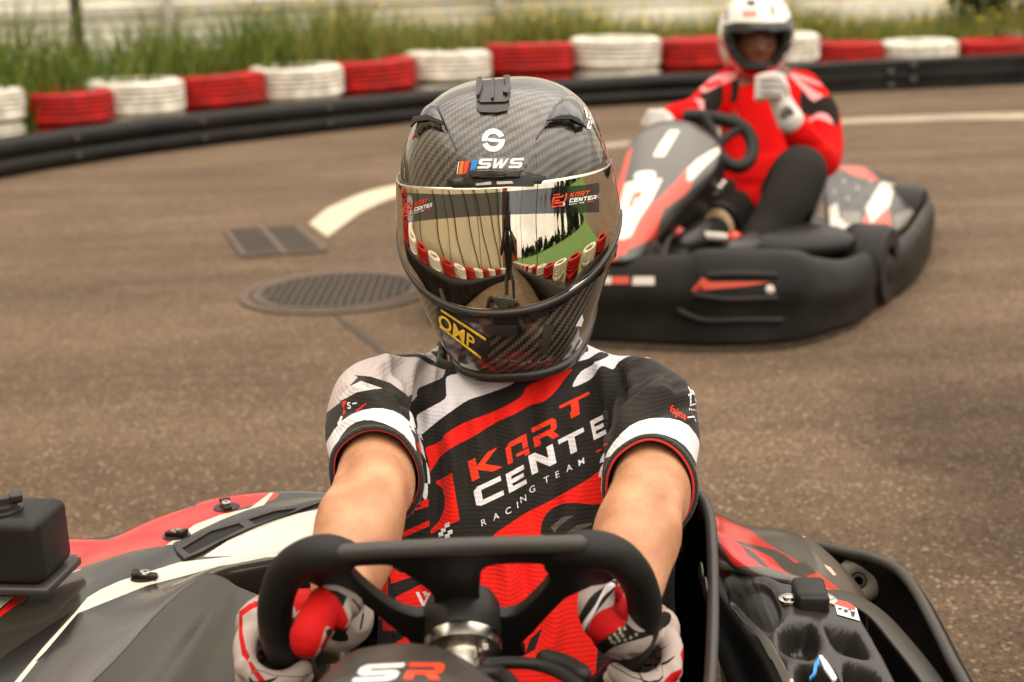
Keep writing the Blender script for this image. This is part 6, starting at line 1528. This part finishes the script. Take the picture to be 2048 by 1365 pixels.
# nose panel
rows = [[U(1262, 292, 4.40), U(1290, 262, 4.44), U(1335, 247, 4.48), U(1385, 253, 4.48), U(1425, 280, 4.45), U(1438, 305, 4.42)],
        [U(1246, 350, 4.26), U(1280, 332, 4.25), U(1325, 325, 4.26), U(1375, 332, 4.27), U(1408, 335, 4.30), U(1430, 330, 4.34)],
        [U(1228, 410, 4.15), U(1262, 400, 4.12), U(1300, 398, 4.12), U(1340, 398, 4.14), U(1368, 392, 4.19), U(1392, 375, 4.25)],
        [U(1208, 470, 4.07), U(1240, 468, 4.04), U(1272, 470, 4.03), U(1302, 462, 4.06), U(1325, 448, 4.12), U(1345, 425, 4.20)],
        [U(1192, 524, 4.02), U(1225, 526, 3.99), U(1255, 525, 3.99), U(1278, 512, 4.02), U(1292, 495, 4.09), U(1310, 470, 4.16)]]
V, Fc = grid_surface(rows, 6, 5); nose = mk('nose_panel', V, Fc, None, K2)
lay2 = [((222, 70, 48), [Z8((20, 1000), (60, 900), (100, 700), (140, 600), (170, 560), (150, 640), (130, 720), (120, 900), (100, 1000)), smoothpoly(Z8((140, 950), (170, 880), (230, 790), (330, 690), (370, 640), (380, 690), (350, 740), (270, 800), (240, 880), (200, 920)), 2), Z8((75, 970), (100, 900), (160, 920), (130, 975))]),
        ((228, 218, 198), [Z8((140, 705), (200, 690), (272, 688), (232, 770), (185, 840), (155, 905), (128, 918), (98, 915), (104, 850), (122, 770)), Z8((365, 650), (400, 615), (480, 565), (485, 590), (430, 640), (380, 690), (360, 695)),
                           Z8((300, 505), (338, 505), (280, 605), (238, 605), (262, 560)), smoothpoly(Z8((180, 665), (240, 660), (245, 685), (200, 695), (172, 690)), 2)]),
        ((90, 78, 60), [Z8((150, 790), (165, 745), (175, 750), (160, 800))]), ((214, 90, 60), [Z8((170, 740), (200, 735), (190, 760), (168, 765))])]
im2 = paint([nose], (-.25, -.7, .65), (74, 70, 64), lay2, res=700)
M['nose2'] = mat('nose_plastic', (1, 1, 1, 1), .3, img=im2, coat=.3, coat_r=.1); nose.data.materials.append(M['nose2']); solid(nose, .01)
nose['label'] = 'grey nose panel with white number 1 over orange and white stripes'
# right flank of the nose, dark
rows = [[U(1438, 308, 4.43), U(1425, 340, 4.36), U(1395, 380, 4.27), U(1350, 430, 4.21), U(1312, 475, 4.17)], [U(1452, 330, 4.50), U(1440, 372, 4.46), U(1412, 412, 4.40), U(1372, 452, 4.33), U(1335, 500, 4.26)], [U(1440, 400, 4.60), U(1420, 430, 4.55), U(1400, 460, 4.50), U(1370, 490, 4.42), U(1345, 530, 4.34)]]
V, Fc = grid_surface(rows, 5, 3); solid(mk('nose_flank', V, Fc, M['plastic'], K2), .01)
MB().tube([U(1392, 400, 4.36), U(1386, 380, 4.38)], [.018, .018], seg=10).build('flank_sticker', M['dull_white'], K2)
MB().tube([U(1440, 385, 4.45), U(1400, 400, 4.40), U(1365, 435, 4.32), U(1335, 480, 4.25), U(1325, 515, 4.2)], [.012] * 5, seg=8, res=4).build('front_tube', M['plastic_grey'], K2)
# wheel
MB().tube([U(x, y, d) for x, y, d in ((1328, 236, 4.62), (1360, 233, 4.62), (1400, 233, 4.62), (1450, 241, 4.60), (1486, 255, 4.58), (1504, 283, 4.56), (1502, 314, 4.53), (1483, 333, 4.50), (1458, 329, 4.50), (1438, 312, 4.51), (1425, 292, 4.52))], [.022] * 11, seg=12, res=5).build('steering_wheel', M['rubber'], K2)
MB().tube([U(1402, 238, 4.61), U(1418, 262, 4.58), U(1436, 300, 4.53)], [.030, .034, .03], seg=10, flat=.4, res=3).tube([U(1432, 292, 4.55), U(1462, 268, 4.57), U(1490, 256, 4.58)], [.018, .014, .018], seg=10, res=3).tube([U(1430, 300, 4.56), U(1415, 330, 4.45), U(1395, 380, 4.4)], [.03, .02, .018], seg=10).build('wheel_spokes', M['rubber'], K2)
# floor, pedals, brake disc
fl = [Uz(1250, 560, .07), Uz(1560, 560, .07), Uz(1800, 470, .07), Uz(1620, 430, .07), Uz(1400, 440, .07)]
mk('floor_pan', fl + [p - Vector((0, 0, .02)) for p in fl], [(0, 1, 2, 3, 4), (9, 8, 7, 6, 5)] + [(i, (i + 1) % 5, 5 + (i + 1) % 5, 5 + i) for i in range(5)], M['plastic'], K2, smooth=False)
MB().tube([U(1350, 466, 4.30), U(1420, 472, 4.30), U(1470, 477, 4.32)], [.013] * 3, seg=12).build('foot_rest', M['dull_white'], K2)
for a_, b_ in (((1352, 466, 4.29), (1372, 505, 4.32)), ((1468, 477, 4.31), (1486, 505, 4.34))): MB().tube([U(*a_), U(*b_)], [.026, .024], seg=8).build('foot_rest_end', M['red'], K2)
bc = U(1424, 462, 4.48); bd_ = Vector((-.5, -.8, .2)).normalized()
MB().lathe(bc, [(.028, 0), (.075, .0), (.075, .008), (.028, .008)], axis=bd_, seg=24, close=True).build('brake_disc', mat('tan_disc', (.36, .24, .13, 1), .5, var=.3, vscale=20), K2)
MB().tube([bc + Vector((.09 * math.cos(t), 0, .09 * math.sin(t))) for t in np.linspace(0, 3.3, 8)], [.012] * 8, seg=8).build('disc_guard', M['plastic'], K2)
MB().box(U(1430, 378, 4.50), (.12, .08, .05)).build('column_block', M['satin_black'], K2, smooth=False)
for x, y in ((1418, 372), (1438, 376), (1445, 368)): MB().lathe(U(x, y, 4.44), [(.012, 0), (.012, .01), (.005, .012)], axis=(0, -1, 0), seg=10).build('column_nut', M['chrome'], K2)
MB().ball(U(1590, 485, 4.36), (.20, .14, .055)).build('side_tray', M['plastic'], K2); MB().ball(U(1690, 520, 4.55), (.14, .12, .09)).build('wheel_cover', M['plastic'], K2)
# seat
rp2 = [U(1560, 500, 4.45), U(1610, 470, 4.55), U(1635, 410, 4.72), U(1650, 350, 4.95), U(1640, 318, 5.15), U(1560, 305, 5.25), U(1490, 330, 5.2), U(1470, 390, 5.0)]
V, Fc = grid_surface([rp2, [p.lerp(Vector((p.x * .5 + .42, 4.75, .06)), .8) for p in rp2]], 5, 3); solid(mk('seat', V, Fc, M['gloss_black'], K2), .012)
MB().tube(rp2, [.013] * len(rp2), seg=10, res=4).build('seat_rim', M['plastic_grey'], K2)
# engine pod
rows = [[U(1640, 350, 5.35), U(1690, 336, 5.45), U(1745, 345, 5.48), U(1790, 368, 5.48), U(1830, 392, 5.45)],
        [U(1645, 365, 5.15), U(1700, 362, 5.2), U(1760, 378, 5.2), U(1795, 395, 5.2), U(1835, 410, 5.25)],
        [U(1650, 425, 4.92), U(1705, 428, 4.92), U(1755, 436, 4.95), U(1785, 440, 5.0), U(1815, 445, 5.08)],
        [U(1660, 480, 4.72), U(1705, 500, 4.70), U(1735, 505, 4.74), U(1770, 500, 4.80), U(1795, 480, 4.92)],
        [U(1665, 520, 4.62), U(1705, 545, 4.60), U(1735, 550, 4.64), U(1770, 540, 4.72), U(1795, 520, 4.84)]]
V, Fc = grid_surface(rows, 6, 5); epod = mk('engine_pod', V, Fc, None, K2)
lay3 = [((205, 78, 62), [Z8((930, 640), (1030, 640), (1080, 680), (1090, 700), (1000, 680)), Z8((1020, 950), (1030, 840), (1080, 770), (1120, 770), (1140, 900), (1100, 950))]), ((215, 208, 190), [Z8((905, 800), (935, 780), (945, 840), (1000, 870), (1000, 955), (950, 950), (905, 890)), Z8((1040, 800), (1100, 700), (1150, 710), (1130, 790), (1060, 860))]),
        ((120, 112, 100), [Z8((950, 815), (1020, 815), (1020, 870), (960, 860)), Z8((1140, 830), (1200, 800), (1260, 800), (1220, 850), (1150, 880))]), ((24, 22, 18), [circ(*Z8((x, y))[0], 9, 8, .8) for x, y in ((935, 700), (985, 695), (1035, 710), (950, 745), (1000, 750), (1045, 765), (970, 785), (1015, 800))]), ((170, 160, 145), [circ(*Z8((x, y))[0], 3, 8) for x, y in ((960, 700), (1010, 725), (975, 765), (1060, 700), (925, 740))])]
im3 = paint([epod], (0, -.8, .6), (52, 46, 38), lay3, res=600)
M['epod'] = mat('pod_plastic', (1, 1, 1, 1), .35, img=im3, coat=.2); epod.data.materials.append(M['epod']); solid(epod, .012); epod['label'] = 'engine pod with black grille, red and white panels'
MB().box(U(1800, 398, 5.5), (.10, .08, .08)).build('exhaust_box', M['iron'], K2, smooth=False)
for (x, y, R0_) in ((1690, 590, .125), (1770, 440, .11), (1300, 560, .12)):
    p = U(x, y, {1690: 4.45, 1770: 5.3, 1300: 4.35}[x]); MB().lathe((p.x, p.y, R0_), [(R0_ * .5, 0), (R0_ * .9, 0), (R0_, .02), (R0_, .12), (R0_ * .9, .14), (R0_ * .5, .14)], axis=(.88, -.48, 0), seg=28, close=True).build('tyre', M['rubber'], K2, auto=40)

# ---- driver two
D2 = thing('person', U(1560, 420, 4.95), 'driver in red racing suit and white helmet, gloved fist raised to the chin', 'person')
mb = MB()
hc = U(1513, 78, 4.93)
mb.ball(hc + Vector((0, .0, -.02)), (.078, .098, .118))
mb.ball(hc + Vector((-.004, -.098, -.028)), (.013, .018, .022)); mb.ball(hc + Vector((-.004, -.085, .012)), (.045, .016, .012)); mb.ball(hc + Vector((-.004, -.082, -.068)), (.026, .016, .008)); mb.ball(hc + Vector((-.004, -.078, -.092)), (.022, .018, .016))
for s in (-1, 1): mb.ball(hc + Vector((.032 * s - .004, -.080, -.030)), (.018, .016, .02)); mb.ball(hc + Vector((.078 * s, .01, -.03)), (.010, .022, .03))
mb.tube([hc + Vector((0, .02, -.08)), U(1520, 165, 4.97)], [.058, .062], seg=16)
J = lambda *a: U(*a)
mb.tube([J(1530, 175, 4.97), J(1535, 230, 4.95), J(1535, 300, 4.93), J(1520, 380, 4.90)], [.12, .15, .155, .15], seg=20, res=3, flat=.62, up=(1, 0, 0))
b2 = union('body', mb, .010, mat('face_skin', (.17, .06, .032, 1), .5, sss=.2), D2, 2)
M['eye'] = mat('eye_dark', (.02, .012, .01, 1), .3)
for s in (-1, 1):
    MB().ball(hc + Vector((.032 * s - .004, -.094, -.018)), (.012, .006, .005)).build('eye', M['eye'], D2)
    MB().ball(hc + Vector((.032 * s - .004, -.098, .010)), (.020, .005, .004)).build('eyebrow', M['eye'], D2)
# suit
mb = MB()
mb.tube([J(1527, 158, 5.00), J(1535, 200, 4.98), J(1538, 260, 4.95), J(1530, 330, 4.92), J(1515, 400, 4.86)], [.095, .168, .168, .165, .16], seg=28, res=4, flat=.66, up=(1, 0, 0))
mb.tube([J(1460, 165, 5.0), J(1610, 178, 5.0)], [.062, .064], seg=18)
mb.tube([J(1445, 182, 4.98), J(1418, 205, 4.92), J(1392, 225, 4.80), J(1360, 232, 4.66), J(1326, 240, 4.60)], [.062, .058, .052, .046, .038], seg=20, res=4)
mb.tube([J(1612, 195, 5.0), J(1640, 230, 4.96), J(1648, 290, 4.88), J(1645, 325, 4.78)], [.070, .066, .066, .060], seg=22, res=4)
mb.tube([J(1645, 325, 4.78), J(1620, 300, 4.68), J(1595, 262, 4.62), J(1578, 236, 4.62)], [.060, .058, .048, .038], seg=20, res=4)
mb.tube([J(1530, 365, 4.86), J(1535, 395, 4.80), J(1530, 410, 4.74)], [.15, .13, .09], seg=20, res=2, flat=.7, up=(1, 0, 0))
suit = union('racing_suit', mb, .010, M['skin'], D2, 3)
bulge(suit, [(tuple(J(1500, 300, 4.72)), (.02, .2, .05), -.012), (tuple(J(1560, 320, 4.75)), (.03, .2, .06), .012), (tuple(J(1480, 240, 4.75)), (.02, .2, .07), -.012), (tuple(J(1620, 290, 4.65)), (.05, .05, .012), -.010), (tuple(J(1530, 370, 4.72)), (.08, .2, .012), -.012), (tuple(J(1600, 330, 4.7)), (.05, .05, .02), .008)])
laysuit = [((30, 27, 22), [smoothpoly(Z8((420, 350), (500, 310), (500, 400), (465, 430), (440, 440), (425, 390)), 2), smoothpoly(Z8((800, 345), (900, 330), (945, 370), (940, 480), (900, 460), (850, 440), (805, 430)), 2), Z8((540, 290), (570, 300), (560, 380), (530, 400)), Z8((590, 260), (760, 250), (740, 290), (600, 290))]),
           ((228, 150, 150), [smoothpoly(Z8((415, 310), (480, 285), (550, 275), (555, 300), (500, 320), (440, 350), (425, 345)), 2), smoothpoly(Z8((735, 270), (800, 285), (860, 310), (900, 345), (850, 385), (815, 350), (770, 300)), 2), smoothpoly(Z8((830, 465), (860, 430), (900, 435), (925, 470), (900, 462), (860, 450)), 2), Z8((395, 375), (430, 380), (437, 440), (420, 440), (412, 395))]),
           ((214, 20, 16), [Z8((430, 320), (500, 300), (500, 318), (440, 340)), Z8((780, 295), (850, 320), (920, 335), (900, 370), (850, 345))])]
ims = paint([suit], (0, -1, .15), (196, 6, 5), laysuit, res=900)
M['suit'] = mat('suit_cloth', (1, 1, 1, 1), .85, img=ims, spec=.12, bump=('noise', 30, .4, .01)); suit.data.materials.clear(); suit.data.materials.append(M['suit']); suit['label'] = 'red racing suit with black and pink shoulder panels'
# trousers
mb = MB(); mb.tube([J(1560, 430, 4.85), J(1590, 365, 4.60), J(1600, 345, 4.46), J(1575, 400, 4.40), J(1540, 455, 4.38), J(1510, 490, 4.34)], [.10, .095, .082, .078, .070, .058], seg=20, res=4)
mb.tube([J(1490, 430, 4.85), J(1462, 438, 4.66), J(1440, 462, 4.5), J(1405, 486, 4.40)], [.10, .07, .055, .045], seg=16, res=3)
tr = union('trousers', mb, .011, M['trouser'], D2, 3)
mb = MB(); mb.tube([J(1512, 490, 4.34), J(1490, 500, 4.28), J(1462, 505, 4.22)], [.05, .045, .035], seg=14, res=3).build('shoe', M['satin_black'], D2)
MB().tube([J(1405, 470, 4.38), J(1385, 480, 4.30), J(1365, 488, 4.25)], [.05, .04, .032], seg=14, res=3).build('shoe', M['satin_black'], D2)
# gloves with fingers
M['glove_white'] = mat('white_glove', (.58, .54, .50, 1), .6, sheen=.2); M['glove_dark'] = mat('glove_stripe', (.10, .09, .085, 1), .7)
mb = MB()
mb.tube([J(1582, 244, 4.60), J(1570, 222, 4.60), J(1560, 200, 4.60)], [.046, .040, .036], seg=16, res=2)
mb.ball(J(1553, 180, 4.60), (.042, .034, .048))
for k in range(4):
    y = 152 + k * 13
    mb.tube([J(1566, y + 4, 4.59), J(1552, y - 1, 4.545), J(1528, y + 1, 4.54), J(1514, y + 6, 4.56), J(1524, y + 9, 4.585)], [.0125, .0125, .0118, .0108, .0095], seg=10, res=3)
mb.tube([J(1572, 190, 4.58), J(1566, 168, 4.555), J(1545, 150, 4.55)], [.015, .013, .011], seg=10, res=3)
g2 = union('glove', mb, .005, M['glove_white'], D2, 2)
for k in range(3):
    y = 160 + k * 13; MB().tube([J(1562, y + 3, 4.54), J(1545, y, 4.525), J(1522, y + 2, 4.522)], [.003] * 3, seg=6, res=2).build('finger_seam', M['glove_dark'], g2)
MB().tube([J(1566, 232, 4.555), J(1574, 218, 4.55), J(1584, 226, 4.55)], [.010, .012, .008], seg=8, res=3).build('cuff_print', M['glove_dark'], g2)
mb = MB(); mb.tube([J(1330, 242, 4.60), J(1310, 245, 4.60), J(1300, 248, 4.60)], [.040, .04, .032], seg=16, res=2)
for k in range(4):
    mb.tube([J(1296, 232 + k * 9, 4.60), J(1300, 226 + k * 10, 4.555), J(1318, 226 + k * 8, 4.55), J(1330, 230 + k * 6, 4.575)], [.012, .0118, .011, .009], seg=10, res=3)
mb.tube([J(1315, 250, 4.60), J(1330, 250, 4.57), J(1340, 243, 4.565)], [.014, .012, .010], seg=10, res=2)
g3 = union('glove', mb, .005, M['glove_white'], D2, 2)
MB().tube([J(1290, 262, 4.56), J(1300, 258, 4.55)], [.012, .012], seg=8).build('glove_patch', M['dull_red'], g3)
# helmet with face opening
HV, HF, rx, ry, rz = [], [], .132, .160, .158
na, ne = 64, 48; hm = Matrix.Rotation(rad(-4), 3, 'Z') @ Matrix.Rotation(rad(6), 3, 'X')
for i in range(na):
    a = 2 * math.pi * i / na
    for j in range(ne + 1):
        e = rad(-62) + (rad(90) - rad(-62)) * j / ne
        q = Vector((math.sin(a) * math.cos(e) * rx, -math.cos(a) * math.cos(e) * ry, math.sin(e) * rz))
        if q.z < -.02 and q.y < 0: q.y *= 1.12; q.x *= 1 + q.z * 1.1
        HV.append(hc + Vector((0, .01, .01)) + hm @ q)
def opn(i, j):
    a = (i + .5) / na * 360; a = a - 360 if a > 180 else a; e = -62 + 152 * (j + .5) / ne
    return abs(a) < 52 - max(0, -e - 12) * .6 and -34 < e < 13 - abs(a) * .05
for i in range(na):
    for j in range(ne):
        if not opn(i, j): HF.append((i * (ne + 1) + j, ((i + 1) % na) * (ne + 1) + j, ((i + 1) % na) * (ne + 1) + j + 1, i * (ne + 1) + j + 1))
h2 = mk('helmet', HV, HF, None, D2)
layh = [((205, 24, 20), [smoothpoly(Z8((488, 130), (520, 190), (560, 230), (600, 262), (680, 262), (740, 210), (765, 150), (760, 220), (720, 290), (620, 330), (540, 280), (500, 200)), 2)]),
        ((200, 190, 185), [stroke(Z8((500, 180), (530, 250), (570, 290), (620, 318)), 9), stroke(Z8((760, 170), (740, 230), (690, 290)), 9)]),
        ((20, 18, 15), [smoothpoly(Z8((505, 95), (620, 85), (740, 85), (772, 40), (790, 60), (775, 120), (745, 190), (690, 245), (660, 275), (600, 275), (555, 240), (515, 180)), 2), Z8((590, 0), (630, 0), (625, 25), (598, 25))]),
        ((140, 136, 130), [Z8((505, 30), (525, 25), (525, 80), (510, 85)), Z8((680, 30), (700, 10), (705, 60), (685, 60))]), ((190, 120, 105), [Z8((575, 40), (635, 40), (630, 68), (580, 68))])]
imh = paint([h2], (0, -1, .2), (228, 222, 212), layh, res=500)
M['helmet2'] = mat('helmet_paint', (1, 1, 1, 1), .2, img=imh, coat=.6); h2.data.materials.append(M['helmet2']); h2.data.materials.append(M['lining'])
m_ = h2.modifiers.new('s', 'SOLIDIFY'); m_.thickness = .028; m_.offset = -1; m_.material_offset = 1; m_.material_offset_rim = 1; h2['label'] = 'white helmet with red chin and raised visor'
